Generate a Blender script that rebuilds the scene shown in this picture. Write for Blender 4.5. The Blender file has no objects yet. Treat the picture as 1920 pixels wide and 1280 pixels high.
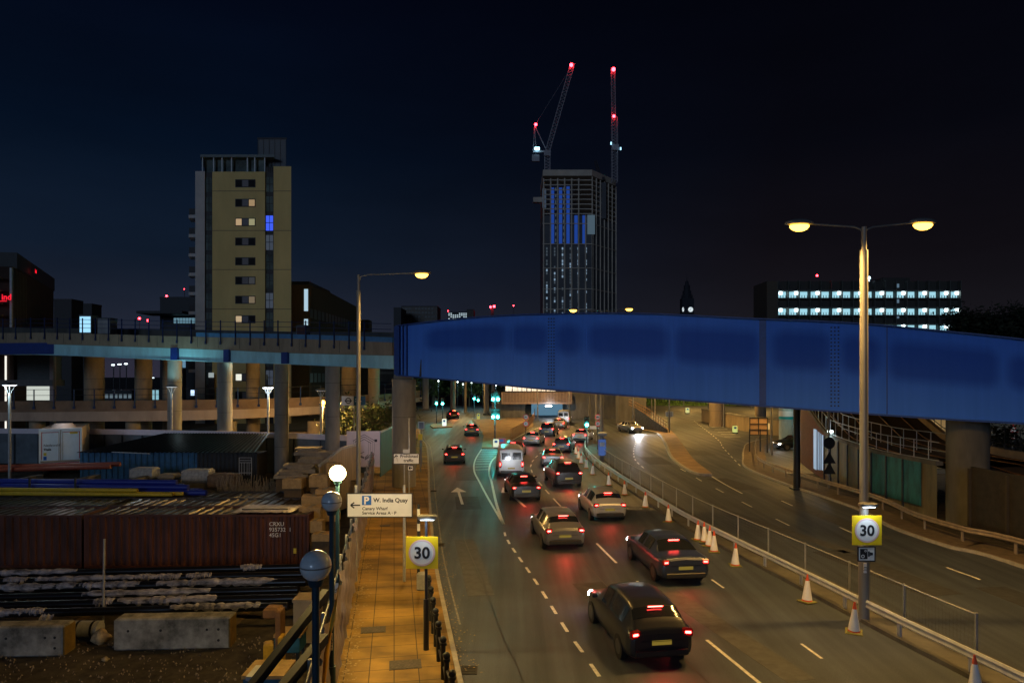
import bpy, math, random
from mathutils import Vector, Matrix
random.seed(7)
R = math.radians
sc = bpy.context.scene
# ------------------------------------------------------------------ camera
CAMZ = 7.4; F = 1280.0; HZ = 705.0
cd = bpy.data.cameras.new('camera'); cam = bpy.data.objects.new('camera', cd)
sc.collection.objects.link(cam); sc.camera = cam
cam.location = (0, 0, CAMZ); cam.rotation_euler = (R(90), 0, 0)
cd.sensor_width = 36; cd.lens = 24.0; cd.shift_y = (HZ-640)/1920
cd.clip_start = .1; cd.clip_end = 8000
sc.view_settings.view_transform = 'Standard'; sc.view_settings.look = 'None'
sc.view_settings.exposure = 0; sc.view_settings.gamma = 1
sc.cycles.sample_clamp_indirect = 3
sc.cycles.max_bounces = 6
# ------------------------------------------------------------------ night sky
w = bpy.data.worlds.new('World'); sc.world = w; w.use_nodes = True
nt = w.node_tree; nd = nt.nodes; lk = nt.links
bg = nd['Background']; bg.inputs['Strength'].default_value = 1
tc = nd.new('ShaderNodeTexCoord'); sx = nd.new('ShaderNodeSeparateXYZ'); lk.new(tc.outputs['Generated'], sx.inputs[0])
def ramp(stops):
    r = nd.new('ShaderNodeValToRGB'); e = r.color_ramp.elements
    e[0].position, e[0].color = stops[0][0], (*stops[0][1], 1)
    e[1].position, e[1].color = stops[-1][0], (*stops[-1][1], 1)
    for p, c in stops[1:-1]:
        k = e.new(p); k.color = (*c, 1)
    return r
ra = ramp([(0, (.028, .026, .044)), (.07, (.0165, .0215, .038)), (.16, (.006, .0125, .0275)), (.30, (.0018, .0058, .0165)), (.5, (.0008, .0019, .0075)), (1, (.0006, .001, .004))])
rb = ramp([(0, (.018, .017, .025)), (.07, (.0105, .0095, .013)), (.16, (.006, .005, .0075)), (.30, (.0022, .0024, .005)), (.5, (.0010, .0013, .0038)), (1, (.0006, .001, .004))])
lk.new(sx.outputs['Z'], ra.inputs[0]); lk.new(sx.outputs['Z'], rb.inputs[0])
mr = nd.new('ShaderNodeMapRange'); mr.inputs[1].default_value = -.35; mr.inputs[2].default_value = .35; lk.new(sx.outputs['X'], mr.inputs[0])
no = nd.new('ShaderNodeTexNoise'); no.inputs['Scale'].default_value = 2.5; no.inputs['Detail'].default_value = 5
mpn = nd.new('ShaderNodeMapping'); mpn.inputs['Scale'].default_value = (1, 1, 4); lk.new(tc.outputs['Generated'], mpn.inputs[0]); lk.new(mpn.outputs[0], no.inputs[0])
mx = nd.new('ShaderNodeMix'); mx.data_type = 'RGBA'
lk.new(mr.outputs[0], mx.inputs['Factor']); lk.new(ra.outputs[0], mx.inputs['A']); lk.new(rb.outputs[0], mx.inputs['B'])
m2 = nd.new('ShaderNodeMapRange'); m2.inputs[3].default_value = .55; m2.inputs[4].default_value = 1.2; lk.new(no.outputs[0], m2.inputs[0])
vm = nd.new('ShaderNodeVectorMath'); vm.operation = 'SCALE'; lk.new(mx.outputs['Result'], vm.inputs[0]); lk.new(m2.outputs[0], vm.inputs['Scale'])
lk.new(vm.outputs[0], bg.inputs['Color'])
# added cool sun low behind the camera, standing in for station lights there
md = bpy.data.lights.new('cool_fill', 'SUN'); md.energy = .30; md.angle = R(14); md.color = (.50, .70, 1)
cool_fill = bpy.data.objects.new('cool_fill', md); sc.collection.objects.link(cool_fill)
cool_fill.rotation_euler = Vector((.30, 1, -.17)).to_track_quat('-Z', 'Y').to_euler()
SOD = (1, .56, .14)
# ------------------------------------------------------------------ helpers
col = sc.collection
def G(px, py, z=0.0):
    Y = (CAMZ-z)*F/(py-HZ); return Vector(((px-960)/F*Y, Y, z))
def P(px, py, Y): return Vector(((px-960)/F*Y, Y, CAMZ-(py-HZ)/F*Y))
def ZZ(py, Y): return CAMZ-(py-HZ)/F*Y
def XX(px, Y): return (px-960)/F*Y
MC = {}
def mat(name, c=None, rough=.7, metal=0, var=.25, scale=3.0, bump=.0, emit=None, es=0, spec=.4, detail=6, streak=None):
    if name in MC: return MC[name]
    m = bpy.data.materials.new(name); MC[name] = m; m.use_nodes = True
    n = m.node_tree.nodes; l = m.node_tree.links; b = n['Principled BSDF']
    b.inputs['Roughness'].default_value = rough; b.inputs['Metallic'].default_value = metal
    b.inputs['Specular IOR Level'].default_value = spec
    if emit:
        b.inputs['Emission Color'].default_value = (*emit, 1); b.inputs['Emission Strength'].default_value = es
    if var:
        t = n.new('ShaderNodeTexCoord'); mp = n.new('ShaderNodeMapping'); x = n.new('ShaderNodeTexNoise')
        mp.inputs['Scale'].default_value = streak or (1, 1, 1)
        x.inputs['Scale'].default_value = scale; x.inputs['Detail'].default_value = detail; x.inputs['Roughness'].default_value = .65
        l.new(t.outputs['Object'], mp.inputs[0]); l.new(mp.outputs[0], x.inputs['Vector'])
        r = n.new('ShaderNodeValToRGB'); e = r.color_ramp.elements
        e[0].position = .3; e[1].position = .7
        e[0].color = (*[max(0, v*(1-var)) for v in c], 1); e[1].color = (*[min(1, v*(1+var)) for v in c], 1)
        l.new(x.outputs[0], r.inputs[0]); l.new(r.outputs[0], b.inputs['Base Color'])
        if bump:
            bp = n.new('ShaderNodeBump'); bp.inputs['Strength'].default_value = bump; bp.inputs['Distance'].default_value = .02
            l.new(x.outputs[0], bp.inputs['Height']); l.new(bp.outputs[0], b.inputs['Normal'])
    else: b.inputs['Base Color'].default_value = (*c, 1)
    return m
def emis(name, c=None, s=1): return mat(name, (.02, .02, .02), .5, var=0, emit=c, es=s)
class MB:
    def __init__(s): s.v = []; s.f = []; s.m = []; s.sm = []
    def add(s, vs, fs, mi=0, sm=False):
        o = len(s.v); s.v += [tuple(p) for p in vs]
        for q in fs: s.f.append([i+o for i in q]); s.m.append(mi); s.sm.append(sm)
        return s
    def box(s, c, d, rz=0, mi=0, bev=0):
        x, y, z = d[0]/2, d[1]/2, d[2]/2
        if bev:
            b = min(bev, x*.9, y*.9, z*.9); vs = []
            for (zz, i) in ((-z, b), (-z+b, 0), (z-b, 0), (z, b)):
                for (sx_, sy_) in ((-1, -1), (1, -1), (1, 1), (-1, 1)): vs.append((sx_*(x-i), sy_*(y-i), zz))
            fs = [(3, 2, 1, 0), (12, 13, 14, 15)]
            for k in range(3):
                for q in range(4): a = k*4+q; bq = k*4+(q+1) % 4; fs.append((a, bq, bq+4, a+4))
        else:
            vs = [(-x, -y, -z), (x, -y, -z), (x, y, -z), (-x, y, -z), (-x, -y, z), (x, -y, z), (x, y, z), (-x, y, z)]
            fs = [(3, 2, 1, 0), (4, 5, 6, 7), (0, 1, 5, 4), (1, 2, 6, 5), (2, 3, 7, 6), (3, 0, 4, 7)]
        ca, sa = math.cos(rz), math.sin(rz)
        return s.add([(c[0]+p[0]*ca-p[1]*sa, c[1]+p[0]*sa+p[1]*ca, c[2]+p[2]) for p in vs], fs, mi)
    def bb(s, x0, x1, y0, y1, z0, z1, mi=0, bev=0): return s.box(((x0+x1)/2, (y0+y1)/2, (z0+z1)/2), (abs(x1-x0), abs(y1-y0), abs(z1-z0)), 0, mi, bev)
    def tube(s, pts, r, n=8, mi=0, cap=True, sm=True):
        pts = [Vector(p) for p in pts]; rs = r if isinstance(r, (list, tuple)) else [r]*len(pts)
        vs = []; fs = []
        for i, p in enumerate(pts):
            d = (pts[min(i+1, len(pts)-1)]-pts[max(i-1, 0)])
            d = d.normalized() if d.length > 1e-7 else Vector((0, 0, 1))
            u = d.cross(Vector((0, 0, 1)) if abs(d.z) < .95 else Vector((0, 1, 0))).normalized(); v = d.cross(u)
            for k in range(n):
                a = 2*math.pi*k/n; vs.append(p+(u*math.cos(a)+v*math.sin(a))*rs[i])
        for i in range(len(pts)-1):
            for k in range(n): a = i*n+k; b = i*n+(k+1) % n; fs.append((a, a+n, b+n, b))
        s.add(vs, fs, mi, sm)
        if cap: s.add(vs[:n], [tuple(range(n))], mi); s.add(vs[-n:], [tuple(range(n-1, -1, -1))], mi)
        return s
    def bar(s, a, b, wd, hg, mi=0):
        a = Vector(a); b = Vector(b); d = (b-a).normalized()
        u = d.cross(Vector((0, 0, 1)) if abs(d.z) < .95 else Vector((0, 1, 0))).normalized(); v = u.cross(d)
        vs = [p+u*sx_*wd/2+v*sz*hg/2 for p in (a, b) for (sx_, sz) in ((-1, -1), (1, -1), (1, 1), (-1, 1))]
        return s.add(vs, [(3, 2, 1, 0), (4, 5, 6, 7), (0, 1, 5, 4), (1, 2, 6, 5), (2, 3, 7, 6), (3, 0, 4, 7)], mi)
    def ball(s, c, r, n=16, mi=0, sz=1):
        vs = []; fs = []; m = n//2
        for i in range(m+1):
            t = math.pi*i/m
            for k in range(n): a = 2*math.pi*k/n; vs.append((c[0]+r*math.sin(t)*math.cos(a), c[1]+r*math.sin(t)*math.sin(a), c[2]+r*sz*math.cos(t)))
        for i in range(m):
            for k in range(n): a = i*n+k; b = i*n+(k+1) % n; fs.append((a, a+n, b+n, b))
        return s.add(vs, fs, mi, True)
    def prism(s, poly, z0, z1, mi=0):
        n = len(poly)
        if sum(poly[i][0]*poly[(i+1) % n][1]-poly[(i+1) % n][0]*poly[i][1] for i in range(n)) < 0: poly = poly[::-1]
        vs = [(p[0], p[1], z0) for p in poly]+[(p[0], p[1], z1) for p in poly]
        fs = [tuple(range(n-1, -1, -1)), tuple(range(n, 2*n))]+[(i, (i+1) % n, (i+1) % n+n, i+n) for i in range(n)]
        return s.add(vs, fs, mi)
    def sheet(s, A, B, mi=0, thick=0):   # quads between two equal-length polylines, winding up
        n = len(A); s.add(list(A)+list(B), [(i, i+1, n+i+1, n+i) for i in range(n-1)], mi); return s
    def extr(s, path, prof, mi=0, sm=False, cap=True):  # profile (side offset, z) swept along a path of (x,y,z)
        path = [Vector(p) for p in path]; vs = []; n = len(prof)
        for i, p in enumerate(path):
            d = path[min(i+1, len(path)-1)]-path[max(i-1, 0)]; d.z = 0; d.normalize(); u = Vector((d.y, -d.x, 0))
            for (a, z) in prof: vs.append(p+u*a+Vector((0, 0, z)))
        fs = []
        for i in range(len(path)-1):
            for k in range(n): a = i*n+k; b = i*n+(k+1) % n; fs.append((a, b, b+n, a+n))
        if cap: fs += [tuple(range(n-1, -1, -1)), tuple(range((len(path)-1)*n, len(path)*n))]
        return s.add(vs, fs, mi, sm)
    def build(s, name, mats, parent=None, kind=None, loc=None):
        me = bpy.data.meshes.new(name); me.from_pydata(s.v, [], s.f)
        for m in (mats if isinstance(mats, (list, tuple)) else [mats]): me.materials.append(m)
        me.polygons.foreach_set('material_index', s.m); me.polygons.foreach_set('use_smooth', s.sm); me.update()
        o = bpy.data.objects.new(name, me); col.objects.link(o)
        if parent: o.parent = parent
        if kind: o['kind'] = kind
        if loc: o.location = loc
        return o
def tag(o, label, cat, group=None, kind=None):
    o['label'] = label; o['category'] = cat
    if group: o['group'] = group
    if kind: o['kind'] = kind
    return o
def T(name, label, cat, loc=(0, 0, 0), rz=0, group=None):
    o = bpy.data.objects.new(name, None); col.objects.link(o); o.location = loc; o.rotation_euler = (0, 0, rz)
    o.empty_display_size = .1
    return tag(o, label, cat, group)
def copytree(o, parent=None):
    c = o.copy(); col.objects.link(c); c.parent = parent
    for ch in list(o.children): copytree(ch, c)
    return c
def text(body, size, mt, parent, loc, rot=(R(90), 0, 0), name='lettering', bold=0.0, align='LEFT', sx_=1.0, ext=.003):
    cu = bpy.data.curves.new(name, 'FONT'); cu.body = body; cu.size = size; cu.extrude = ext; cu.offset = bold; cu.align_x = align
    cu.resolution_u = 4; cu.materials.append(mt)
    tmp = bpy.data.objects.new('tmp', cu); me = bpy.data.meshes.new_from_object(tmp); bpy.data.objects.remove(tmp); bpy.data.curves.remove(cu)
    me.materials.clear(); me.materials.append(mt)
    o = bpy.data.objects.new(name, me); col.objects.link(o); o.parent = parent; o.location = loc; o.rotation_euler = rot; o.scale = (sx_, 1, 1)
    return o
def lamp(parent, loc, energy, color, radius=.15, kind='POINT', aim=None, size=R(150), blend=.6):
    ld = bpy.data.lights.new('light', kind); ld.energy = energy; ld.color = color; ld.shadow_soft_size = radius
    if kind == 'SPOT': ld.spot_size = size; ld.spot_blend = blend
    o = bpy.data.objects.new('light', ld); col.objects.link(o); o.parent = parent; o.location = loc
    if aim: o.rotation_euler = Vector(aim).to_track_quat('-Z', 'Y').to_euler()
    return o
def smooth(pts, k=6):
    pts = [Vector(p) for p in pts]; out = []
    for i in range(len(pts)-1):
        a = pts[max(i-1, 0)]; b = pts[i]; c = pts[i+1]; d = pts[min(i+2, len(pts)-1)]
        for j in range(k):
            t = j/k; out.append(.5*((2*b)+(c-a)*t+(2*a-5*b+4*c-d)*t*t+(3*b-3*c+d-a)*t**3))
    out.append(pts[-1]); return out
def resample(pts, step):
    out = [pts[0].copy()]; acc = 0
    for a, b in zip(pts, pts[1:]):
        L = (b-a).length; t = step-acc
        while t <= L: out.append(a+(b-a)*(t/L)); t += step
        acc = (acc+L) % step
    return out
def off(path, d, z=None):
    out = []
    for i, p in enumerate(path):
        q = path[min(i+1, len(path)-1)]-path[max(i-1, 0)]; q.z = 0; q.normalize()
        v = p+Vector((q.y, -q.x, 0))*d
        if z is not None: v.z = z
        out.append(v)
    return out
def xy(path, Y):
    for a, b in zip(path, path[1:]):
        if (a.y-Y)*(b.y-Y) <= 0 and a.y != b.y: return a.x+(b.x-a.x)*(Y-a.y)/(b.y-a.y)
    return path[0].x if abs(path[0].y-Y) < abs(path[-1].y-Y) else path[-1].x
# ------------------------------------------------------------------ materials
def asphalt():
    m = mat('asphalt', (.050, .060, .078), .62, var=.22, scale=.35, spec=.35)
    n = m.node_tree.nodes; l = m.node_tree.links; b = n['Principled BSDF']
    t = n.new('ShaderNodeTexCoord'); v = n.new('ShaderNodeTexNoise'); v.inputs['Scale'].default_value = 38; v.inputs['Detail'].default_value = 3
    l.new(t.outputs['Object'], v.inputs['Vector'])
    old = b.inputs['Base Color'].links[0].from_socket
    mr_ = n.new('ShaderNodeMapRange'); mr_.inputs[1].default_value = .3; mr_.inputs[2].default_value = .7; mr_.inputs[3].default_value = .55; mr_.inputs[4].default_value = 1.5; l.new(v.outputs[0], mr_.inputs[0])
    # stretched wear along the traffic direction
    mp = n.new('ShaderNodeMapping'); mp.inputs['Scale'].default_value = (1.4, .05, 1); mp.inputs['Rotation'].default_value = (0, 0, R(14))
    w2 = n.new('ShaderNodeTexNoise'); w2.inputs['Scale'].default_value = 1.3; w2.inputs['Detail'].default_value = 4
    l.new(t.outputs['Object'], mp.inputs[0]); l.new(mp.outputs[0], w2.inputs['Vector'])
    m3 = n.new('ShaderNodeMapRange'); m3.inputs[1].default_value = .3; m3.inputs[2].default_value = .7; m3.inputs[3].default_value = .75; m3.inputs[4].default_value = 1.3; l.new(w2.outputs[0], m3.inputs[0])
    mu = n.new('ShaderNodeMath'); mu.operation = 'MULTIPLY'; l.new(mr_.outputs[0], mu.inputs[0]); l.new(m3.outputs[0], mu.inputs[1])
    sc_ = n.new('ShaderNodeVectorMath'); sc_.operation = 'SCALE'; l.new(old, sc_.inputs[0]); l.new(mu.outputs[0], sc_.inputs['Scale']); l.new(sc_.outputs[0], b.inputs['Base Color'])
    m4 = n.new('ShaderNodeMapRange'); m4.inputs[3].default_value = .72; m4.inputs[4].default_value = .42; l.new(w2.outputs[0], m4.inputs[0]); l.new(m4.outputs[0], b.inputs['Roughness'])
    bp = n.new('ShaderNodeBump'); bp.inputs['Strength'].default_value = .35; bp.inputs['Distance'].default_value = .01
    l.new(v.outputs[0], bp.inputs['Height']); l.new(bp.outputs[0], b.inputs['Normal'])
    return m
def paving():
    m = mat('paving', (.28, .165, .03), .75, var=.22, scale=1.1)
    n = m.node_tree.nodes; l = m.node_tree.links; b = n['Principled BSDF']
    t = n.new('ShaderNodeTexCoord'); mp = n.new('ShaderNodeMapping'); mp.inputs['Rotation'].default_value = (0, 0, R(-9.8))
    br = n.new('ShaderNodeTexBrick'); br.offset = 0; br.inputs['Scale'].default_value = 1; br.inputs['Brick Width'].default_value = .6; br.inputs['Row Height'].default_value = .75
    br.inputs['Mortar Size'].default_value = .012; br.inputs['Color1'].default_value = (1, 1, 1, 1); br.inputs['Color2'].default_value = (.78, .78, .78, 1); br.inputs['Mortar'].default_value = (.18, .18, .18, 1)
    l.new(t.outputs['Object'], mp.inputs[0]); l.new(mp.outputs[0], br.inputs['Vector'])
    old = b.inputs['Base Color'].links[0].from_socket
    mm = n.new('ShaderNodeMix'); mm.data_type = 'RGBA'; mm.blend_type = 'MULTIPLY'; mm.inputs['Factor'].default_value = 1
    l.new(old, mm.inputs['A']); l.new(br.outputs[0], mm.inputs['B'])
    w3 = n.new('ShaderNodeTexNoise'); w3.inputs['Scale'].default_value = .55; w3.inputs['Detail'].default_value = 8; mp3 = n.new('ShaderNodeMapping'); mp3.inputs['Scale'].default_value = (.6, 1.6, 1); l.new(t.outputs['Object'], mp3.inputs[0]); l.new(mp3.outputs[0], w3.inputs['Vector'])
    r3 = n.new('ShaderNodeMapRange'); r3.inputs[1].default_value = .35; r3.inputs[2].default_value = .65; r3.inputs[3].default_value = .45; r3.inputs[4].default_value = 1.25; l.new(w3.outputs[0], r3.inputs[0])
    v3 = n.new('ShaderNodeVectorMath'); v3.operation = 'SCALE'; l.new(mm.outputs['Result'], v3.inputs[0]); l.new(r3.outputs[0], v3.inputs['Scale']); l.new(v3.outputs[0], b.inputs['Base Color'])
    return m
ASPH = asphalt(); PAVE = paving()
PAVE2 = mat('footway_far', (.24, .16, .09), .8, var=.3, scale=.8)
KERB = mat('kerb_stone', (.30, .28, .25), .8, var=.25, scale=4)
PAINT = mat('road_paint', (.62, .62, .60), .6, var=.4, scale=9)
GROUND = mat('yard_dirt', (.045, .038, .03), .95, var=.6, scale=2.2, bump=.6)
CONC = mat('concrete', (.21, .20, .18), .85, var=.28, scale=1.2, streak=(1, 1, .25), bump=.15)
CONCW = mat('concrete_warm', (.30, .235, .16), .85, var=.25, scale=1.0, streak=(1, 1, .3))
CONCD = mat('concrete_dark', (.10, .095, .085), .85, var=.35, scale=1.0, streak=(1, 1, .3))
STEEL = mat('galvanised', (.34, .35, .36), .5, .3, var=.2, scale=6)
DSTEEL = mat('dark_steel', (.025, .03, .04), .5, .2, var=.2)
NAVY = mat('navy_paint', (.012, .028, .10), .45, var=.2, scale=5)
LBLUE = mat('beam_paint', (.38, .68, .74), .5, var=.22, scale=.9, streak=(1, 1, .3))
BLACK = mat('black_plastic', (.012, .012, .013), .5, var=0)
WHITE = mat('white_paint', (.72, .72, .70), .5, var=.06)
GREYP = mat('pole_grey', (.20, .20, .20), .45, .2, var=.2, scale=4, streak=(1, 1, .1))
GLASSD = mat('dark_glass', (.012, .014, .018), .12, var=0, spec=.6)
REDB = mat('brick_brown', (.10, .05, .032), .85, var=.3, scale=6)
L_SOD = emis('sodium_lens', (1, .50, .06), 8)
L_WHT = emis('white_lens', (.95, .97, 1), 30)
L_TEAL = emis('green_signal', (.08, 1, .82), 60)
L_RED = emis('red_beacon', (1, .02, .03), 30)
# ------------------------------------------------------------------ road alignments (measured in the photograph)
def gp(l, z=0, k=5): return smooth([G(x, y, z) for x, y in l], k)
KL = [Vector((.4, 8, 0)), Vector((-.35, 12, 0))]+[G(*p) for p in ((867, 1280), (819, 1059), (811, 984), (806, 920), (805, 880), (801, 838), (791, 823), (786, 806))]
KL = smooth(KL, 5)
line1 = smooth([Vector((4.1, 5, 0)), Vector((3.2, 10, 0))]+[G(*p) for p in ((1115, 1254), (1068, 1190), (1005, 1090), (950, 1010), (944, 982))], 5)
coreL = gp([(944, 982), (931, 945), (922, 905), (917, 885), (922, 864), (940, 847), (962, 824), (1000, 805), (1035, 794), (1052, 786)])
gorL = gp([(944, 982), (916, 935), (900, 905), (889, 882), (891, 862), (903, 842)])
line2 = smooth([Vector((8, 5, 0)), Vector((7.2, 10, 0))]+[G(*p) for p in ((1359, 1227), (1271, 1155), (1189, 1086), (1112, 1012), (1060, 958), (1021, 916), (999, 888), (996, 868), (1016, 847), (1040, 834), (1068, 820))], 5)
line3 = smooth([Vector((9.6, 6, 0)), Vector((9.0, 11, 0))]+[G(*p) for p in ((1590, 1270), (1500, 1204), (1294, 1057), (1200, 990), (1130, 930), (1080, 885), (1058, 862), (1062, 845), (1085, 826))], 5)
railP = smooth([Vector((13.0, 5, 0)), Vector((12.2, 11, 0))]+[G(*p) for p in ((1806, 1266), (1674, 1198), (1484, 1096), (1359, 1030), (1271, 981), (1188, 926), (1130, 886), (1102, 860), (1094, 842), (1104, 826))], 6)
farK = smooth([Vector((20.5, 4, 0)), Vector((20.3, 16, 0))]+[G(*p) for p in ((1886, 1055), (1774, 1026), (1670, 990), (1599, 953), (1464, 906), (1397, 877), (1392, 858), (1394, 842), (1402, 832), (1440, 822))], 6)
def fenceX(Y): return -7.55+(35-Y)*.1735
# ------------------------------------------------------------------ ground, roads
g = MB(); E = 2500
g.add([(fenceX(-40), -40, -.03), (E, -40, -.03), (E, 52, -.03), (fenceX(52), 52, -.03)], [(0, 1, 2, 3)])
g.add([(-E, 52, -.03), (E, 52, -.03), (E, 4000, -.03), (-E, 4000, -.03)], [(0, 1, 2, 3)])
g.add([(-E, 47, -3), (fenceX(47), 47, -3), (fenceX(52), 52, -.03), (-E, 52, -.03)], [(0, 1, 2, 3)])
N = 60
ys = [-40+87*i/N for i in range(N+1)]; vs = []
for yy in ys:
    for k in range(31):
        x = fenceX(yy)-(k/30)**1.6*70
        vs.append((x, yy, -3+(random.uniform(-.05, .05) if 0 < k < 30 else 0)))
g.add(vs, [(j*31+k+1, j*31+k, (j+1)*31+k, (j+1)*31+k+1) for j in range(N) for k in range(30)])
g.build('ground', [GROUND], kind='structure')
RW = MB(); RW.extr([(fenceX(y), y, 0) for y in (-20, 10, 30, 50)], [(0, -3.2), (0, .10), (-.28, .10), (-.28, -3.2)])
tag(RW.build('retaining_wall', CONCD), 'dark concrete retaining wall between the sunken yard and the footway', 'wall')
road = MB()
nn = 40
road.add([(-40, -20, 0), (60, -20, 0), (60, 230, 0), (-40, 230, 0)][:0], [])
lp = [(xy(KL, -20) if False else 1.2, -20, 0)]+[tuple(p) for p in KL]
rp = [(20.6, -20, 0)]+[(xy(farK, p[1]), p[1], 0) for p in lp[1:]]
road.sheet([Vector(p) for p in rp], [Vector(p) for p in lp])
road.add([G(786, 806), Vector((-34, 120, 0)), Vector((-30, 172, 0)), Vector((60, 172, 0)), Vector((45, 62, 0)), Vector((xy(farK, 62), 62, 0)), Vector((xy(farK, 88), 93, 0))], [])
road.bb(-45, 75, 93.5, 172, -.015, -.004)
road.bb(18.3, 60, 52, 93.6, -.016, -.006)
road.build('road', ASPH, kind='structure')
YELR = mat('far_road', (.16, .12, .07), .7, var=.3, scale=.1)
fr = MB(); fr.add([(12, 128, .004), (150, 70, .004), (160, 172, .004), (22, 172, .004)], [(0, 1, 2, 3)]); fr.build('road', ASPH, kind='structure')
# footway at the left with kerb
pv = MB(); kb = MB()
ysl = [-20, 0, 8]+[p.y for p in KL if p.y > 8]
A = [Vector((fenceX(min(y, 60))+.02 if y < 60 else min(xy(KL, y)-2.0, -9.5), y, .12)) for y in ysl]; B = [Vector((xy(KL, y)-.13 if y > 8 else KL[0].x-.13+(8-y)*.1, y, .12)) for y in ysl]
pv.sheet(B, A); pv.build('footway', PAVE, kind='structure')
kb.extr([Vector((b.x+.0, b.y, 0)) for b in B], [(0, -.02), (0, .125), (.13, .125), (.14, .1), (.14, -.02)]); kb.build('kerb', KERB, kind='structure')
side = MB(); side.sheet([p+Vector((0, 0, 0)) for p in [Vector((-7.6, 49, .1)), Vector((-9.6, 62, .1)), Vector((-14, 90, .1))]], [Vector((-14, 47.2, .1)), Vector((-22, 62, .1)), Vector((-32, 90, .1))]); side.build('footway', PAVE2, kind='structure')
# islands
def island(poly, name, mt, z=.13):
    m = MB(); m.prism([(p.x, p.y) for p in poly], -.02, z); return m.build(name, [mt], kind='structure')
isl1 = [G(903, 841), G(907, 817), G(897, 800), G(884, 787), G(950, 785), G(985, 778), G(1000, 776), G(1000, 800), G(962, 822), G(941, 840)]
island(isl1, 'traffic_island', PAVE2)
isl2 = smooth([G(1335, 891), G(1300, 886), G(1262, 860), G(1250, 833), G(1238, 815), G(1215, 808), G(1180, 806)], 4)+smooth([G(1186, 800), G(1240, 800), G(1262, 812), G(1279, 833), G(1300, 862), G(1335, 890)], 4)
island(isl2, 'traffic_island', PAVE2)
island([G(806, 799), G(812, 795), G(850, 795), G(848, 801), G(812, 803)], 'traffic_island', PAVE2)
ke = MB(); ke.extr([Vector((p.x, p.y, 0)) for p in smooth([G(1335, 892), G(1299, 887), G(1260, 860), G(1248, 833), G(1236, 815), G(1213, 809), G(1180, 807)], 4)], [(-.1, 0), (-.1, .16), (.14, .16), (.14, 0)]); ke.build('kerb', KERB, kind='structure')
# median verge under the crash barrier
med = MB()
mL = off(railP, .05, .06); mR = off(railP, 1.25, .06)
med.sheet(mR[::1], mL); med.extr(off(railP, -.02, 0), [(0, 0), (0, .12), (.12, .12), (.12, 0)]); med.extr(off(railP, 1.3, 0), [(0, 0), (0, .12), (.12, .12), (.12, 0)])
med.build('median_strip', CONCD, kind='structure')
# far footway right
fw = MB(); fk = off(farK, .12, .12); fk2 = off(farK, 2.0, .12)
fw.sheet(fk2, fk); fw.build('footway', mat('far_footway', (.12, .09, .06), .8, var=.3), kind='structure')
fkb = MB(); fkb.extr(off(farK, 0, 0), [(0, 0), (0, .13), (.13, .13), (.13, 0)]); fkb.build('kerb', KERB, kind='structure')
# painted markings
mk = MB()
def stripe(path, wd, z=.006, a=0, b=None):
    L = path[a:b]; mk.sheet(off(L, wd/2, z), off(L, -wd/2, z))
def dashes(path, on, offl, wd=.1, z=.006, y0=-99, y1=999):
    q = resample(path, on+offl)
    for i in range(len(q)-1):
        d = (q[i+1]-q[i]).normalized(); 
        if not (y0 < q[i].y < y1): continue
        mk.sheet([x for x in off([q[i], q[i]+d*on], wd/2, z)], [x for x in off([q[i], q[i]+d*on], -wd/2, z)])
dashes(line1, .75, .75, .1); dashes(line2, 3.2, 2.4, .1, y1=42); dashes(line2, 1.6, 1.6, .1, y0=42, y1=90); dashes(line3, 1.0, 5, .08, y1=34)
stripe(coreL, .15); stripe(gorL, .13)
for i in range(16):    # hatching in the gore
    y = 54+i*1.75; 
    if y < 82: 
        a = Vector((xy(gorL, y)+.1, y, .006)); b = Vector((xy(coreL, y+.0)-.1, y+.2, .006)); mk.sheet(off([a, b], .09), off([a, b], -.09))
mk2 = MB(); L_ = off(KL, .32, .006)[12:50]; mk2.sheet(off(L_, .03, .006), off(L_, -.03, .006)); mk2.build('road_marking', mat('worn_paint', (.2, .19, .17), .7, var=.6, scale=6), kind='structure')
r1 = smooth([G(1838, 1086), G(1721, 1044), G(1600, 1000), G(1480, 945), G(1400, 909), G(1335, 893)], 5)
dashes(r1, 1.6, 5.5, .1)
r2 = smooth([G(1480, 985), G(1380, 935), G(1300, 893), G(1262, 870), G(1205, 858)], 5); dashes(r2, 1.6, 3.2, .1)
stripe(smooth([G(1335, 893), G(1360, 908), G(1392, 925)], 3), .12)
dashes(smooth([G(1207, 877), G(1191, 862), G(1188, 845), G(1192, 828), G(1190, 816)], 5), 1.2, 1.2, .11)
dashes(smooth([G(1388, 873), G(1355, 838), G(1345, 823), G(1300, 788)], 4), 1.4, 1.4, .1)
for i in range(7): a = G(1322+i*6, 792+i*4.4); b = G(1340+i*8, 791+i*4.6); mk.sheet(off([a, b], .15, .007), off([a, b], -.15, .007))
def arrow(c, d, L=4, wd=.16):
    d = d.normalized(); u = Vector((d.y, -d.x, 0)); z = Vector((0, 0, .007))
    mk.add([c-u*wd/2+z, c+u*wd/2+z, c+u*wd/2+d*L*.7+z, c-u*wd/2+d*L*.7+z], [(0, 1, 2, 3)])
    mk.add([c-u*.5+d*L*.7+z, c+u*.5+d*L*.7+z, c+d*L+z], [(0, 1, 2)])
arrow(G(867, 945), Vector((-.13, 1, 0)), 6); arrow(G(985, 950), Vector((-.2, 1, 0)), 7)
mk.build('road_marking', PAINT, kind='structure')
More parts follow.
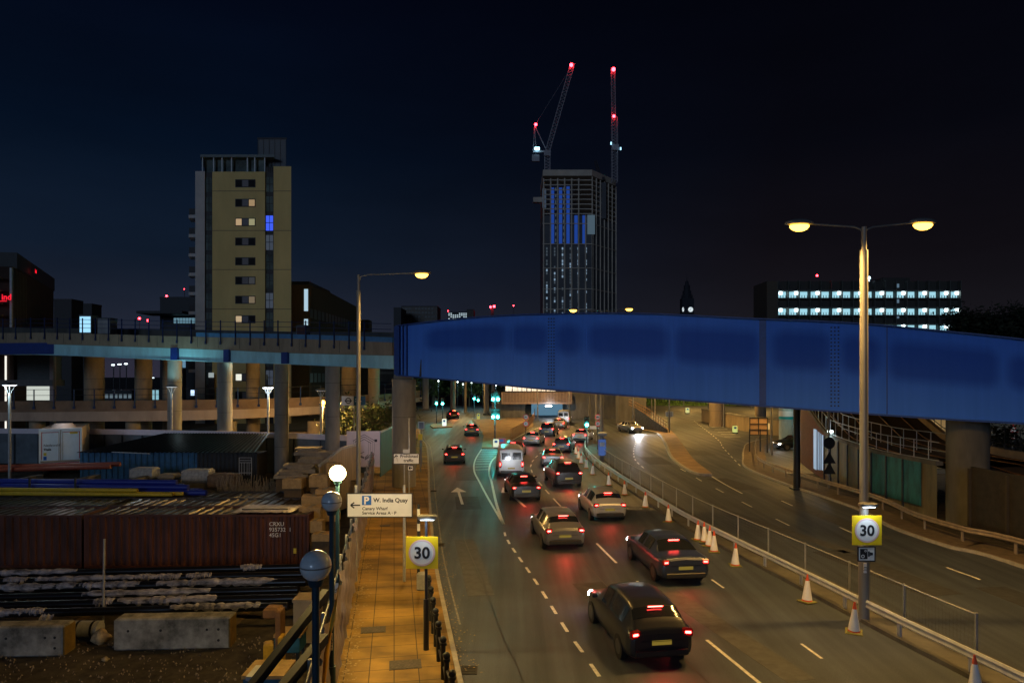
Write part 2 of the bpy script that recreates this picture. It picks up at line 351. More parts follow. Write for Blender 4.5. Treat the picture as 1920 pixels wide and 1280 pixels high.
# repair patches, drains and tyre marks in the carriageways
PT1 = mat('patch_dark', (.043, .046, .052), .7, var=.4, scale=3); PT2 = mat('patch_pale', (.070, .073, .078), .7, var=.3, scale=3)
pm1 = MB(); pm2 = MB()
for x, y, w_, l_, rz, q in ((-1.6, 27, .9, 8, 8, 1), (3.0, 23, 1.1, 3, 12, 0), (6.2, 20, .8, 7, 14, 1), (-2.6, 40, 1.4, 4, 6, 0), (14, 26, 1.5, 6, 12, 0), (16.6, 36, 1.0, 10, 3, 1), (15.2, 47, 1.6, 5, 10, 0), (13, 33, .7, 9, 16, 1), (1.0, 34, .8, 3, 8, 1), (-3.5, 52, 1.6, 7, 6, 0), (17, 22, 1.2, 4, 6, 0), (12.6, 60, 2, 5, 0, 0), (18, 66, 2.4, 4, 0, 1)):
    (pm1 if q == 0 else pm2).box((x, y, .0015), (w_, l_, .004), R(rz))
pm1.build('road_patch', PT1, kind='structure'); pm2.build('road_patch', PT2, kind='structure')
jl = MB()
for pth in (off(line1, -1.9, .0045), off(line2, -1.2, .0045), off(r1, 1.9, .0045)): jl.sheet(off(pth, .02, .0045), off(pth, -.02, .0045))
jl.build('road_joint', mat('tar_joint', (.018, .018, .018), .4, var=.3), kind='structure')
for i, Y in enumerate((17.2, 30, 44)):
    m = MB(); x = xy(KL, Y)+.24; m.box((0, 0, .008), (.42, .5, .012)); [m.box((0, -.18+k*.09, .016), (.34, .035, .01)) for k in range(5)]; tag(m.build('gully_grate', mat('iron_grate', (.03, .028, .025), .6, .4, var=.3), loc=(x, Y, 0)), ['gully grate in the gutter nearest the camera', 'gully grate in the gutter beyond the left 30 sign', 'gully grate in the gutter beside the left pier'][i], 'drain grate', 'gully grates along the kerb')
# manhole covers and patches on the footway
for i, (x, y, s) in enumerate(((760, 1245, .8), (700, 1180, .7), (722, 985, .5))):
    p = G(x, y, .12); m = MB(); m.box((0, 0, .004), (s, s*.7, .008), R(10)); m.box((0, 0, .007), (s*.86, s*.6, .01), R(10))
    o = m.build('manhole_cover', mat('iron_cover', (.06, .05, .04), .6, .4, var=.5, scale=14), loc=p)
    tag(o, ['square iron cover in the footway nearest the post railing', 'iron cover in the footway beside the yard fence', 'small iron cover under the parking direction sign'][i], 'manhole cover', 'covers in the footway')

# ------------------------------------------------------------------ blue bridge girder and its deck
def bridge():
    px = [745, 870, 1000, 1200, 1400, 1600, 1778, 1920, 2150]; Ys = [44, 42.8, 41.5, 39, 37, 35.2, 33.6, 32.3, 30.2]
    tp = [612, 598, 590.5, 589, 598, 607, 623, 638, 668]; bt = [702, 713, 726, 742, 757, 772, 784, 792, 808]
    P0 = [(XX(px[i], Ys[i]), Ys[i], ZZ(tp[i], Ys[i]), ZZ(bt[i], Ys[i])) for i in range(9)]
    a = smooth([Vector((p[0], p[1], p[2])) for p in P0], 20); b = smooth([Vector((p[0], p[1], p[3])) for p in P0], 20)
    n = len(a)
    root = T('railway_bridge', 'deep blue steel girder railway bridge crossing over the road', 'bridge')
    # web as a fine grid with darker rounded patches stored as an attribute
    K = 44; vs = []; att = []
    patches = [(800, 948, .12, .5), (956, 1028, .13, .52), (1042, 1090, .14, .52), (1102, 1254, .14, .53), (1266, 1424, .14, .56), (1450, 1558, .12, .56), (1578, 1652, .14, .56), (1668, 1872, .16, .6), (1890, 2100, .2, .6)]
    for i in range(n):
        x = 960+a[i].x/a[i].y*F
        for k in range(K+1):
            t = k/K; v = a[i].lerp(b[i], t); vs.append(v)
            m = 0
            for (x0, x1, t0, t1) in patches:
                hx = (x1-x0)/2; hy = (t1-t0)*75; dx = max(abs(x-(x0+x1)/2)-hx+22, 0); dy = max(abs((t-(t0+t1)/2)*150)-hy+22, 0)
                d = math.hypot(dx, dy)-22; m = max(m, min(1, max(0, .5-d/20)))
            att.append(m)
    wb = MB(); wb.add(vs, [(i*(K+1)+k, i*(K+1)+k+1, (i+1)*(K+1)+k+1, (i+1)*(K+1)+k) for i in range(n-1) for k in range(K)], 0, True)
    m = bpy.data.materials.new('girder_blue'); m.use_nodes = True; nn = m.node_tree.nodes; l = m.node_tree.links; bs = nn['Principled BSDF']
    bs.inputs['Roughness'].default_value = .55; bs.inputs['Specular IOR Level'].default_value = .18
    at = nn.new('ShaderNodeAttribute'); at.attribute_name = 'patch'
    t = nn.new('ShaderNodeTexCoord'); mp = nn.new('ShaderNodeMapping'); mp.inputs['Scale'].default_value = (1.5, 1.5, .16)
    nz = nn.new('ShaderNodeTexNoise'); nz.inputs['Scale'].default_value = .7; nz.inputs['Detail'].default_value = 8
    l.new(t.outputs['Object'], mp.inputs[0]); l.new(mp.outputs[0], nz.inputs['Vector'])
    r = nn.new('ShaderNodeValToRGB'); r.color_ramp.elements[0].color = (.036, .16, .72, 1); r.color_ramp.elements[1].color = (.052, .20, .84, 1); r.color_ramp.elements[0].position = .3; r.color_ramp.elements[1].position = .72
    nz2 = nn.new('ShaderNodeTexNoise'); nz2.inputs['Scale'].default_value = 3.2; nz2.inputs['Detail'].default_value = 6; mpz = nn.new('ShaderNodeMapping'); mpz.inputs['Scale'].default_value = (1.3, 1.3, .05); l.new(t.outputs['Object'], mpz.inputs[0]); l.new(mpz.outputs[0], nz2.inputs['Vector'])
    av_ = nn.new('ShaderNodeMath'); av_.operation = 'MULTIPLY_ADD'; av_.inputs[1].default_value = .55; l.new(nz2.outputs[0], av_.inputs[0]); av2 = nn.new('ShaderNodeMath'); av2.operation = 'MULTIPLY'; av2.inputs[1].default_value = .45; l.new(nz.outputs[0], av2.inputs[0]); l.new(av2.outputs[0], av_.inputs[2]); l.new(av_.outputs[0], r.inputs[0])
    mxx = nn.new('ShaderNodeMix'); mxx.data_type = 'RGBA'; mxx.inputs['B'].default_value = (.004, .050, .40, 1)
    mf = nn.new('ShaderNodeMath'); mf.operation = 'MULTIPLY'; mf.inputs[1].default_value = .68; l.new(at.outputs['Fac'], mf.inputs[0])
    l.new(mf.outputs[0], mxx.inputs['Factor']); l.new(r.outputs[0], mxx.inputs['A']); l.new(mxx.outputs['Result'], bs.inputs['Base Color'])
    gb = mat('girder_trim', (.006, .04, .24), .45, var=.2)
    MC['girder_blue'] = m
    o = wb.build('girder', m, root); o['label'] = 'near girder web with darker rounded patches'
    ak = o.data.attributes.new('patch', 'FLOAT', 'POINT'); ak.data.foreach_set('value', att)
    bk = MB(); bk.add([v+Vector((.02, .08, 0)) for v in vs[::K]][:0], [])
    av = [v+Vector((0, .05, 0)) for v in a]; bv = [v+Vector((0, .05, 0)) for v in b]
    fl = MB(); fl.extr(a, [(-.28, .0), (-.28, .06), (.28, .06), (.28, 0)]); fl.build('flange', gb, root)
    fl = MB(); fl.extr(b, [(-.28, -.08), (-.28, 0), (.28, 0), (.28, -.08)]); fl.build('flange', gb, root)
    nf = Vector((-.27, -.96, 0))
    def at_px(x):
        for i in range(n-1):
            x0 = 960+a[i].x/a[i].y*F; x1 = 960+a[i+1].x/a[i+1].y*F
            if x0 <= x <= x1: t_ = (x-x0)/(x1-x0); return a[i].lerp(a[i+1], t_), b[i].lerp(b[i+1], t_), (a[i+1]-a[i])
        return a[0], b[0], a[1]-a[0]
    for x, wd, dp, mt_ in ((747, .35, .28, gb), (757, .06, .2, gb), (764, .06, .2, gb), (1430, .34, .05, gb), (1663, .05, .03, gb), (1100, .05, .02, m), (1262, .05, .02, m), (962, .05, .02, m)):
        ta, tb, d = at_px(x); rz = math.atan2(d.y, d.x); s = MB(); c = (ta+tb)/2+nf*(dp/2+.003)
        s.box(c, (wd, dp, (ta-tb).length-.02), rz); s.build('stiffener', mt_, root)
    ta, tb, d = at_px(789); s = MB(); q = tb+nf*.25
    s.add([tb+nf*.002, tb+nf*.28, tb+Vector((0, 0, 1.1))+nf*.002, tb+nf*.002+Vector((.05, 0, 0)), tb+nf*.28+Vector((.05, 0, 0)), tb+Vector((.05, 0, 1.1))+nf*.002], [(0, 1, 2), (5, 4, 3), (0, 3, 4, 1), (1, 4, 5, 2), (2, 5, 3, 0)]); s.build('gusset', DSTEEL, root)
    for x in (1034, 1565):      # bolted splices
        ta, tb, d = at_px(x); dh = Vector((d.x, d.y, 0)).normalized(); rz = math.atan2(d.y, d.x); H = (ta-tb).length
        s = MB(); s.box((ta+tb)/2+nf*.015, (.46, .02, H-.25), rz); pl = s.build('splice_plate', m, root)
        bo = MB(); nr = 22
        for k in range(nr):
            z = tb.z+.25+(H-.5)*k/(nr-1)
            for u in (-.17, 0, .17):
                c = (ta+tb)/2+dh*u; c.z = z; bo.box(c+nf*.04, (.07, .04, .07), rz)
        bo.build('bolts', mat('bolt_dark', (.004, .008, .03), .6, var=0), pl, kind='stuff')
    # deck, far girder
    dk = MB(); dk.extr(b, [(-.3, .05), (-.3, .65), (-8.2, .65), (-8.2, .05)]); dk.build('deck', CONCW, root)
    c8 = [v+Vector((0, 0, 0)) for v in off(a, -8.3)]; d8 = off(b, -8.3)
    fg = MB()
    for i in range(n-1): pass
    fg.add(c8+d8, [(i, i+1, n+i+1, n+i) for i in range(n-1)]); fg.add([v+Vector((.03, .1, -.001)) for v in c8]+[v+Vector((.03, .1, 0)) for v in d8], [(i+1, i, n+i, n+i+1) for i in range(n-1)]); fg.build('girder', gb, root)
    bg2 = MB(); bg2.add([v+Vector((0, .12, -.01)) for v in a]+[v+Vector((0, .12, 0)) for v in b], [(i+1, i, n+i, n+i+1) for i in range(n-1)]); bg2.build('web_backing', gb, root)
    return P0
BP = bridge()
def pier(px0, px1, ybase, ztop, label, zb=None, mt=CONC, n=28, Y=None, name='bridge_pier', cap=None, grp='bridge piers'):
    Y = Y or CAMZ*F/(ybase-HZ); x = XX((px0+px1)/2, Y); r = (px1-px0)/F*Y/2; zb = -.1 if zb is None else zb
    t = T(name, label, 'pier', (x*(Y+r)/Y, Y+r, zb), 0, grp); m = MB(); m.tube([(0, 0, 0), (0, 0, ztop-zb)], r, n); 
    m.build('shaft', mt, t)
    k = 1
    while zb+k*2.4 < ztop-.3: j = MB(); j.tube([(0, 0, k*2.4), (0, 0, k*2.4+.03)], r+.004, n, cap=False); j.build('joint_ring', CONCD, t); k += 1
    if cap: m = MB(); m.box((0, 0, ztop-zb+cap[1]/2), (cap[0], cap[0]*.8, cap[1]), 0, 0, .04); m.build('bearing_plinth', CONC, t)
    return t
pier(735, 780, 918, 7.2, 'thick round concrete pier at the left end of the blue girder', cap=(1.2, .35))
pier(1778, 1850, 985, 5.2, 'thick dark concrete pier under the right end of the blue girder', mt=CONCD)
# ------------------------------------------------------------------ left viaduct
def viaduct():
    root = T('viaduct', 'curved concrete railway viaduct with pale blue steel edge beam and blue railings', 'viaduct')
    px = [-260, 0, 100, 400, 535, 735]; Ys = [70, 62.5, 61, 54.5, 51, 44.6]
    ct = [620, 624, 624, 632, 634.5, 642]; cb = [641, 643, 645, 655, 661, 666]; bb = [662, 663.5, 664.5, 677, 681, 690]
    pt = smooth([P(px[i], ct[i], Ys[i]) for i in range(6)], 8); pc = smooth([P(px[i], cb[i], Ys[i]) for i in range(6)], 8); pb = smooth([P(px[i], bb[i], Ys[i]) for i in range(6)], 8)
    n = len(pt)
    def wall(m, A, B, t0, t1):
        a0 = off(A, t0); a1 = off(A, t1); b0 = off(B, t0); b1 = off(B, t1)
        m.add(a0+b0+a1+b1, [(i+1, i, n+i, n+i+1) for i in range(n-1)]+[(2*n+i, 2*n+i+1, 3*n+i+1, 3*n+i) for i in range(n-1)]+[(i, i+1, 2*n+i+1, 2*n+i) for i in range(n-1)]+[(n+i+1, n+i, 3*n+i, 3*n+i+1) for i in range(n-1)]+[(0, 2*n, 3*n, n), (n-1, 2*n-1, 4*n-1, 3*n-1)])
    m = MB(); wall(m, pt, pc, 0, -.25)
    q = resample(pt, 2.2)
    o = m.build('parapet', CONCW, root)
    j = MB()
    for i in range(0, len(q)-1): 
        d = (q[i+1]-q[i]).normalized(); u = Vector((d.y, -d.x, 0)); j.box(q[i]+u*.004+Vector((0, 0, -.45)), (.03, .01, .85), math.atan2(d.y, d.x))
    j.build('joints', CONCD, o, kind='stuff')
    m = MB(); wall(m, [v+Vector((0, 0, -.02)) for v in pc], pb, -.12, -.5); m.build('edge_beam', LBLUE, root)
    m = MB(); m.extr(pb, [(.1, -.06), (.1, .0), (-.6, .0), (-.6, -.06)]); m.build('beam_flange', LBLUE, root)
    m = MB(); m.extr(pc, [(-.26, -.3), (-.26, .4), (-8.5, .4), (-8.5, -.3)]); m.build('deck', CONCD, root)
    rp_ = off(pt, -8.4); m = MB(); m.extr(rp_, [(0, -.8), (0, .95), (-.2, .95), (-.2, -.8)]); m.build('parapet', CONCD, root)
    # cable trough strip lit pale blue on top of the parapet, right half
    m = MB(); s_ = [v for v in pt if v.x > XX(360, 56)]; m.extr(s_, [(-.03, .0), (-.03, .34), (-.2, .34), (-.2, .0)]); m.build('cable_trough', mat('trough_blue', (.08, .22, .42), .5, var=.2), root)
    # blue posts and rails
    post = MB(); post.box((0, 0, .1), (.07, .07, 1.9)); post.box((0, -.02, -.75), (.16, .05, .25))
    q = resample(pt, 1.55); first = None
    for i in range(len(q)-1):
        d = q[i+1]-q[i]; u = Vector((d.y, -d.x, 0)).normalized()
        if first is None: first = post.build('post', NAVY, root); o = first
        else: o = first.copy(); col.objects.link(o); o.parent = root
        o.location = q[i]+u*.07+Vector((0, 0, .3)); o.rotation_euler = (0, 0, math.atan2(d.y, d.x))
    for z in (.5, .85, 1.22): m = MB(); m.tube([v+Vector((0, 0, z)) for v in off(pt, .07)], .022, 6); m.build('handrail', NAVY, root)
    for (x, wd) in ((327, .7), (418, .55), (527, .65), (45, 8)):
        i = min(range(n), key=lambda k: abs(960+pb[k].x/pb[k].y*F-x)); p = (pc[i]+pb[i])/2; d = pb[min(i+1, n-1)]-pb[i-1]
        s = MB(); u = Vector((d.y, -d.x, 0)).normalized(); s.box(p+u*.02, (wd, .22, (pc[i]-pb[i]).length+.06), math.atan2(d.y, d.x)); s.build('bearing_cover', mat('deep_blue', (.012, .04, .22), .5, var=.15), root)
    return pt, pb
vt, vb = viaduct()
def vz(px): 
    i = min(range(len(vb)), key=lambda k: abs(960+vb[k].x/vb[k].y*F-px)); return vb[i]
for a, b, lb in ((315, 340, 'round viaduct column nearest the trailer, standing behind the pale hoarding rail'), (408, 435, 'round viaduct column behind the corrugated shed, between two blue bearings'), (515, 541, 'round viaduct column beside the lit white lamp, at the end of the shed'), (610, 637, 'round viaduct column beside the bright orange lamp')):
    c = vz((a+b)/2); pier(a, b, 0, c.z-.08, lb, zb=-.3, Y=c.y, name='viaduct_column', grp='front viaduct columns')
for a, b, lb in ((160, 194, 'wide brown column left of the far floodlights'), (254, 284, 'wide brown column right of the far floodlights'), (306, 330, 'flared yellow-lit column far behind the viaduct'), (462, 487, 'far brown column below the yellow apartment block'), (640, 668, 'far column behind the tall lamp column'), (690, 712, 'far column just left of the thick pier')):
    pier(a, b, 0, 9.9, lb, zb=-.1, Y=72, name='viaduct_column', mt=CONCW, grp='rear viaduct columns')
# bits standing on the viaduct deck
def deckbox(px0, px1, py0, py1, Y, mt, name, label, cat, em=False):
    a = P(px0, py1, Y); b = P(px1, py0, Y); t = T(name, label, cat, ((a.x+b.x)/2, Y, a.z))
    m = MB(); m.box((0, 0, (b.z-a.z)/2), (b.x-a.x, 1.2, b.z-a.z), 0, 0, .05); m.build('body', GREYP, t)
    m = MB(); m.box((0, -.61, (b.z-a.z)*.5), ((b.x-a.x)*.9, .04, (b.z-a.z)*.86)); m.build('screen' if em else 'door', mt, t)
    m = MB(); m.box((0, 0, (b.z-a.z)+.04), ((b.x-a.x)*1.05, 1.3, .08)); m.build('roof', DSTEEL, t); return t
deckbox(156, 178, 592, 626, 66, emis('cold_lit', (.35, .72, 1), 1.1), 'platform_shelter', 'shelter with a brightly lit pale blue panel on the viaduct', 'shelter', True)
deckbox(190, 213, 598, 627, 66, GREYP, 'equipment_cabinet', 'grey equipment cabinet on the viaduct beside the lit shelter', 'cabinet')
deckbox(560, 578, 612, 632, 57, mat('rustred', (.12, .05, .04), .8), 'equipment_cabinet', 'small rust red cabinet on the viaduct below the apartment block', 'cabinet')

# ------------------------------------------------------------------ lower ramp behind the viaduct (orange lit)
def lower():
    root = T('ramp_viaduct', 'low curved concrete ramp with two-tone parapet and dark railing, behind the columns', 'ramp')
    px = [-200, 0, 300, 500, 640, 730, 790]; Ys = [66, 66, 66, 67, 70, 75, 84]; tp = [752, 752, 750, 747, 742, 738, 732]; md_ = [772, 773, 770, 766, 759, 751, 745]; bt = [790, 789, 789, 782, 772, 762, 752]
    a = smooth([P(px[i], tp[i], Ys[i]) for i in range(7)], 7); b = smooth([P(px[i], md_[i], Ys[i]) for i in range(7)], 7); c = smooth([P(px[i], bt[i], Ys[i]) for i in range(7)], 7); n = len(a)
    def wall(A, B, t, nm, mt):
        m = MB(); a0 = off(A, t); b0 = off(B, t); a1 = off(A, t-.3); b1 = off(B, t-.3)
        m.add(a0+b0+a1+b1, [(i+1, i, n+i, n+i+1) for i in range(n-1)]+[(2*n+i, 2*n+i+1, 3*n+i+1, 3*n+i) for i in range(n-1)]+[(i, i+1, 2*n+i+1, 2*n+i) for i in range(n-1)]); m.build(nm, mt, root)
    wall(a, b, 0, 'parapet', mat('ramp_brown', (.22, .15, .10), .85, var=.25, scale=.8)); wall([v+Vector((0, 0, .01)) for v in b], c, .08, 'edge_band', mat('ramp_pale', (.42, .33, .26), .8, var=.18, scale=.8, streak=(1, 1, .4)))
    m = MB(); m.extr(c, [(0, 0), (0, .5), (-7, .5), (-7, 0)]); m.build('deck', CONCD, root)
    m = MB(); m.tube([v+Vector((0, 0, 1.1)) for v in a], .03, 6); m.tube([v+Vector((0, 0, .55)) for v in a], .025, 6); m.build('handrail', DSTEEL, root)
    f = None; pm = MB(); pm.box((0, 0, .2), (.08, .08, 1.8)); pm.box((0, -.03, -.65), (.25, .05, .25))
    for v in resample(off(a, .05), 1.95):
        if f is None: f = pm.build('post', NAVY, root); o = f
        else: o = f.copy(); col.objects.link(o); o.parent = root
        o.location = v
    for x in (70, 250, 430, 590): p = P(x, 789, 67.5); m = MB(); m.tube([(p.x, p.y, -.1), (p.x, p.y, p.z)], .7, 16); m.build('support', CONCW, root)
lower()
# ------------------------------------------------------------------ lamps
def streetlamp(base, heads, H, label, r=.11, energy=9000, name='street_lamp', lit=True, colr=SOD, lens=None, armrise=.25, grp='tall sodium street lamps', top=None, mt=None):
    t = T(name, label, 'street lamp', base, 0, grp); pm = mt or GREYP
    m = MB(); m.tube([(0, 0, 0), (0, 0, 2.2)], r*1.25, 16); m.tube([(0, 0, 2.2), (0, 0, 2.35), (0, 0, H-.7)], [r*1.25, r, r*.92], 16); m.build('pole', pm, t)
    m = MB(); m.tube([(0, 0, H-.7), (0, 0, H-.0)], r*.6, 12)
    m.build('spigot', pm, t)
    for hx, hy, dz in heads:
        m = MB(); d = Vector((hx, hy, 0)); L = d.length; 
        m.tube([(0, 0, H-.35), tuple(d*.04+Vector((0, 0, H-.08))), tuple(d*.15+Vector((0, 0, H))), tuple(d*.9+Vector((0, 0, H+dz)))], .03, 8); m.build('arm', pm, t)
        h = MB(); c = d+Vector((0, 0, H+dz)); rz = math.atan2(hy, hx)
        vs_ = []; h.ball((0, 0, 0), .5, 14, 0, .28)
        h.v = [(c.x+(p[0]*.9*math.cos(rz)-p[1]*.38*math.sin(rz)), c.y+(p[0]*.9*math.sin(rz)+p[1]*.38*math.cos(rz)), c.z+max(p[2], -.02)) for p in h.v]
        hd = h.build('lamp_head', GREYP, t)
        b = MB(); b.ball((0, 0, 0), .20, 14, 0, .9); b.v = [(c.x+p[0]*1.5*math.cos(rz)-p[1]*math.sin(rz), c.y+p[0]*1.5*math.sin(rz)+p[1]*math.cos(rz), c.z-.06+min(p[2], 0)) for p in b.v]
        b.build('lamp_lens', lens or L_SOD, hd)
        if lit: lamp(t, (c.x, c.y, c.z-.3), energy, colr, .18, 'SPOT', (0, 0.001, -1), R(164), .55)
    return t
pL = Vector((-6.97-.0, 31, .1)); streetlamp(pL, [(2.9, -.2, .05)], 12.0-.1, 'tall sodium street lamp with one arm, behind the yard fence', r=.10, energy=2900)
pR = Vector((10.62, 20.6, .05)); streetlamp(pR, [(-1.95, 0, .1), (1.9, .2, .18)], 11.85, 'tall two-armed sodium lamp column carrying the 30 sign', r=.125, energy=3700)
streetlamp(Vector((7.55, 57.4, 0)), [(-2.4, 0, .1), (2.3, 0, .2)], 12.9, 'two-armed sodium lamp column beyond the blue girder', r=.16, energy=3700)
streetlamp(Vector((-14.2, 95, 0)), [(2.1, 0, .1)], 14.7, 'distant sodium lamp whose head shows just above the left end of the girder', r=.12, energy=7000)
for i, (x, y, H, s) in enumerate(((1187, 807, 9.5, 1), (1255, 812, 9.5, 1), (1357, 800, 9.5, -1), (1447, 853, 8, 1), (1228, 800, 10, 1))):
    p = G(x, y); streetlamp(p, [(1.4*s, -.5, .1)], H, ['slim lamp post beside the dark underpass wall', 'slim lamp post on the island below a grey route sign', 'slim lamp post beyond the hatched road marking', 'slim lamp post beside the parked dark car', 'slim lamp post at the tip of the island railing'][i], r=.09, energy=3000, grp='slim lamp posts beyond the girder')
# far small orange lamp under the girder and the strong orange lamp by the ramp
for base, H, lb, e in ((Vector((XX(1067, 96), 96, 0)), 5.9, 'small orange lamp showing just under the blue girder', 900), (Vector((XX(605, 59), 59, -.1)), 5.2, 'bright orange lamp on a short post in front of the low ramp', 3800)):
    t = T('short_street_lamp', lb, 'street lamp', base); m = MB(); m.tube([(0, 0, 0), (0, 0, H-.2)], .05, 10); m.build('pole', GREYP, t)
    m = MB(); m.ball((0, 0, H), .24, 14); m.build('lamp_lens', L_SOD, t); lamp(t, (0, -.5, H+.1), e, SOD, .2)
# V-shaped modern lamps
for i, (x, y, lit) in enumerate(((18, 716, 1), (322, 720, .25), (503, 722, 4), (602, 727, .05))):
    Y = (46, 55, 55, 56)[i]; H = ZZ(y, Y)+.3; lb = ['disc-topped yard lamp at the far left before the low ramp', 'dim disc-topped yard lamp before the front column by the trailer', 'brightest white disc-topped yard lamp over the shed roof', 'unlit disc-topped yard lamp beside the bright orange lamp'][i]
    t = T('yard_lamp', lb, 'street lamp', (XX(x, Y), Y, -.3), 0, 'disc-topped yard lamps')
    m = MB(); m.tube([(0, 0, 0), (0, 0, H-.75)], .09, 12); m.build('pole', STEEL, t)
    m = MB(); 
    for k in range(4): a = k*math.pi/2+.6; m.tube([(.05*math.cos(a), .05*math.sin(a), H-.78), (.33*math.cos(a), .33*math.sin(a), H-.2)], .018, 6)
    m.build('bracket', STEEL, t)
    m = MB(); m.tube([(0, 0, H-.2), (0, 0, H-.13), (0, 0, H-.05)], [.45, .46, .15], 20); m.build('lamp_shade', DSTEEL, t)
    m = MB(); m.tube([(0, 0, H-.26), (0, 0, H-.205)], [.30, .42], 20); m.build('lamp_lens', emis('disc%d' % i, (.85, .92, 1), [4, .5, 25, .15][i]), t)
    if lit > .1: lamp(t, (0, -.6, H-.45), [150, 20, 70, 0][i], (.7, .95, 1), .2); lamp(t, (0, -.9, H+.1), [200, 200, 480, 0][i], (.42, .95, 1), .2, 'SPOT', (0, .25, 1), R(150), .4)
# globe lamps
for i, (x, y, Y, lit) in enumerate(((592, 1060, 9.5, 0), (622, 940, 14.5, 0), (633, 887, 18.0, 1))):
    c = P(x, y, Y); z0 = 0 if i == 2 else 0
    bx = XX((597, 630, 643)[i], Y)
    t = T('globe_lamp', ['nearest unlit white globe lamp on a dark blue post', 'second unlit globe lamp, just left of the parking direction sign', 'lit yellow globe lamp above the two unlit globes'][i], 'globe lamp', (c.x, Y, .05), 0, 'globe lamps along the yard fence')
    m = MB(); m.tube([(0, 0, 0), (0, 0, 1.2)], .085, 14); m.tube([(0, 0, 1.2), (0, 0, c.z-.28)], .052, 14); m.tube([(0, 0, c.z-.33), (0, 0, c.z-.2)], [.09, .13], 14); m.build('pole', mat('globe_post_blue', (.02, .055, .09), .35, .2, var=.15), t)
    m = MB(); m.ball((0, 0, c.z-.05), .215, 32); m.build('globe', emis('globe_lit', (1, .80, .35), 14) if lit else mat('globe_glass', (.62, .70, .76), .18, var=.12, scale=5, spec=.6, streak=(1, 1, 3)), t)
    m = MB(); m.tube([(0, 0, c.z-.06), (0, 0, c.z-.04)], .2165, 32, cap=False); m.build('seam', GREYP, t)
    if i: m = MB(); m.box((0, -.09, 1.75), (.09, .01, .36)); m.build('number_plate', WHITE, t); text('113' if i == 1 else '115', .13, BLACK, t, (.04, -.1, 1.6), (R(90), R(-90), 0), 'numbering')
    if lit: lamp(t, (.35, 0, c.z), 900, (1, .66, .2), .21); lamp(t, (-.3, -.2, c.z+.1), 500, (1, .66, .2), .21)
# ------------------------------------------------------------------ road signs
SY = mat('sign_yellow', (.72, .52, .01), .5, var=.05); SWH = mat('sign_white', (.66, .68, .70), .5, var=.04); INK = mat('sign_black', (.01, .012, .018), .5, var=0)
SRING = mat('faded_ring', (.62, .44, .44), .5, var=.05); SBL = mat('sign_blue', (.01, .12, .5), .5, var=0); SBACK = mat('sign_back', (.16, .16, .16), .6, var=.1)
def disc(m, c, r, y, n=40, mi=0, r0=0):
    if r0: 
        vs = [(c[0]+q*math.cos(2*math.pi*k/n), y, c[1]+q*math.sin(2*math.pi*k/n)) for q in (r0, r) for k in range(n)]
        m.add(vs, [(k, n+k, n+(k+1) % n, (k+1) % n)[::-1] for k in range(n)], mi)
    else: m.add([(c[0]+r*math.cos(2*math.pi*k/n), y, c[1]+r*math.sin(2*math.pi*k/n)) for k in range(n)], [tuple(range(n))], mi)
def board(t, x, z, wd, hg, mt, y=0, nm='board', th=.02, bd=None):
    m = MB(); m.box((x, y, z), (wd, th, hg), 0, 0, .004); o = m.build(nm, mt, t)
    if bd: b = MB(); [b.box(q[0], q[1]) for q in (((x, y-.003, z+hg/2), (wd+.03, th+.03, .03)), ((x, y-.003, z-hg/2), (wd+.03, th+.03, .03)), ((x-wd/2, y-.003, z), (.03, th+.03, hg-.03)), ((x+wd/2, y-.003, z), (.03, th+.03, hg-.03)))]; b.build('rim', bd, t)
    return o
def signlamp(t, x, y, z, e=14):
    m = MB(); m.box((x+.05, y-.12, z), (.5, .2, .12), 0, 0, .03); m.tube([(x, y+.1, z), (x, y-.1, z)], .02, 6); o = m.build('sign_light', GREYP, t)
    m = MB(); m.box((x+.05, y-.15, z-.065), (.36, .12, .01)); m.build('light_lens', emis('sgl', (.8, .92, 1), 6), o)
    lamp(t, (x+.05, y-.42, z-.02), e, (.82, .93, 1), .08, 'SPOT', (0, .42, -1), R(130), .5)
def speed30(t, x, z, y, s=.85):
    board(t, x, z, s, s, SY, y)
    m = MB(); disc(m, (x, z), s*.41, y-.014); m.build('roundel', SWH, t)
    m = MB(); disc(m, (x, z), s*.415, y-.017, r0=s*.36); m.build('ring', SRING, t)
    text('30', s*.50, INK, t, (x, y-.018, z-s*.17), name='numerals', bold=.012, align='CENTER', ext=.002)
pl = Vector((XX(799, 18.2), 18.2, .12))
t = T('speed_limit_sign', 'yellow-backed 30 sign on a dark post beside the footway railing', 'road sign', pl, 0, 'yellow-backed 30 signs')
m = MB(); m.tube([(0, 0, 0), (0, 0, 1.35)], .075, 14); m.tube([(0, 0, 1.35), (0, 0, 3.55)], .04, 14); m.build('post', mat('post_dark', (.03, .035, .05), .4, .2, var=.2), t)
speed30(t, -.10, ZZ(1034, 18.2)-.12, -.08); signlamp(t, 0, 0, 3.55, 30)
t = T('speed_limit_sign', 'yellow-backed 30 sign with a camera plate, clamped to the tall two-armed lamp column', 'road sign', (pR.x, pR.y-.16, 0), 0, 'yellow-backed 30 signs')
speed30(t, XX(1624, 20.4)-pR.x, ZZ(993, 20.4), -.08, .88)
zc = ZZ(1037, 20.4); board(t, XX(1623, 20.4)-pR.x, zc, .5, .42, SWH, -.08, 'camera_plate', bd=INK)
m = MB(); xx0 = XX(1623, 20.4)-pR.x; m.box((xx0-.08, -.093, zc), (.22, .006, .30)); m.box((xx0+.07, -.093, zc), (.05, .006, .16)); m.box((xx0+.12, -.093, zc), (.04, .006, .10)); m.box((xx0+.165, -.093, zc), (.05, .006, .08)); m.build('camera_symbol', INK, t)
m = MB(); disc(m, (xx0-.11, zc-.07), .052, -.098, r0=.03); disc(m, (xx0-.03, zc+.09), .032, -.098, r0=.018); m.build('camera_symbol', SWH, t)
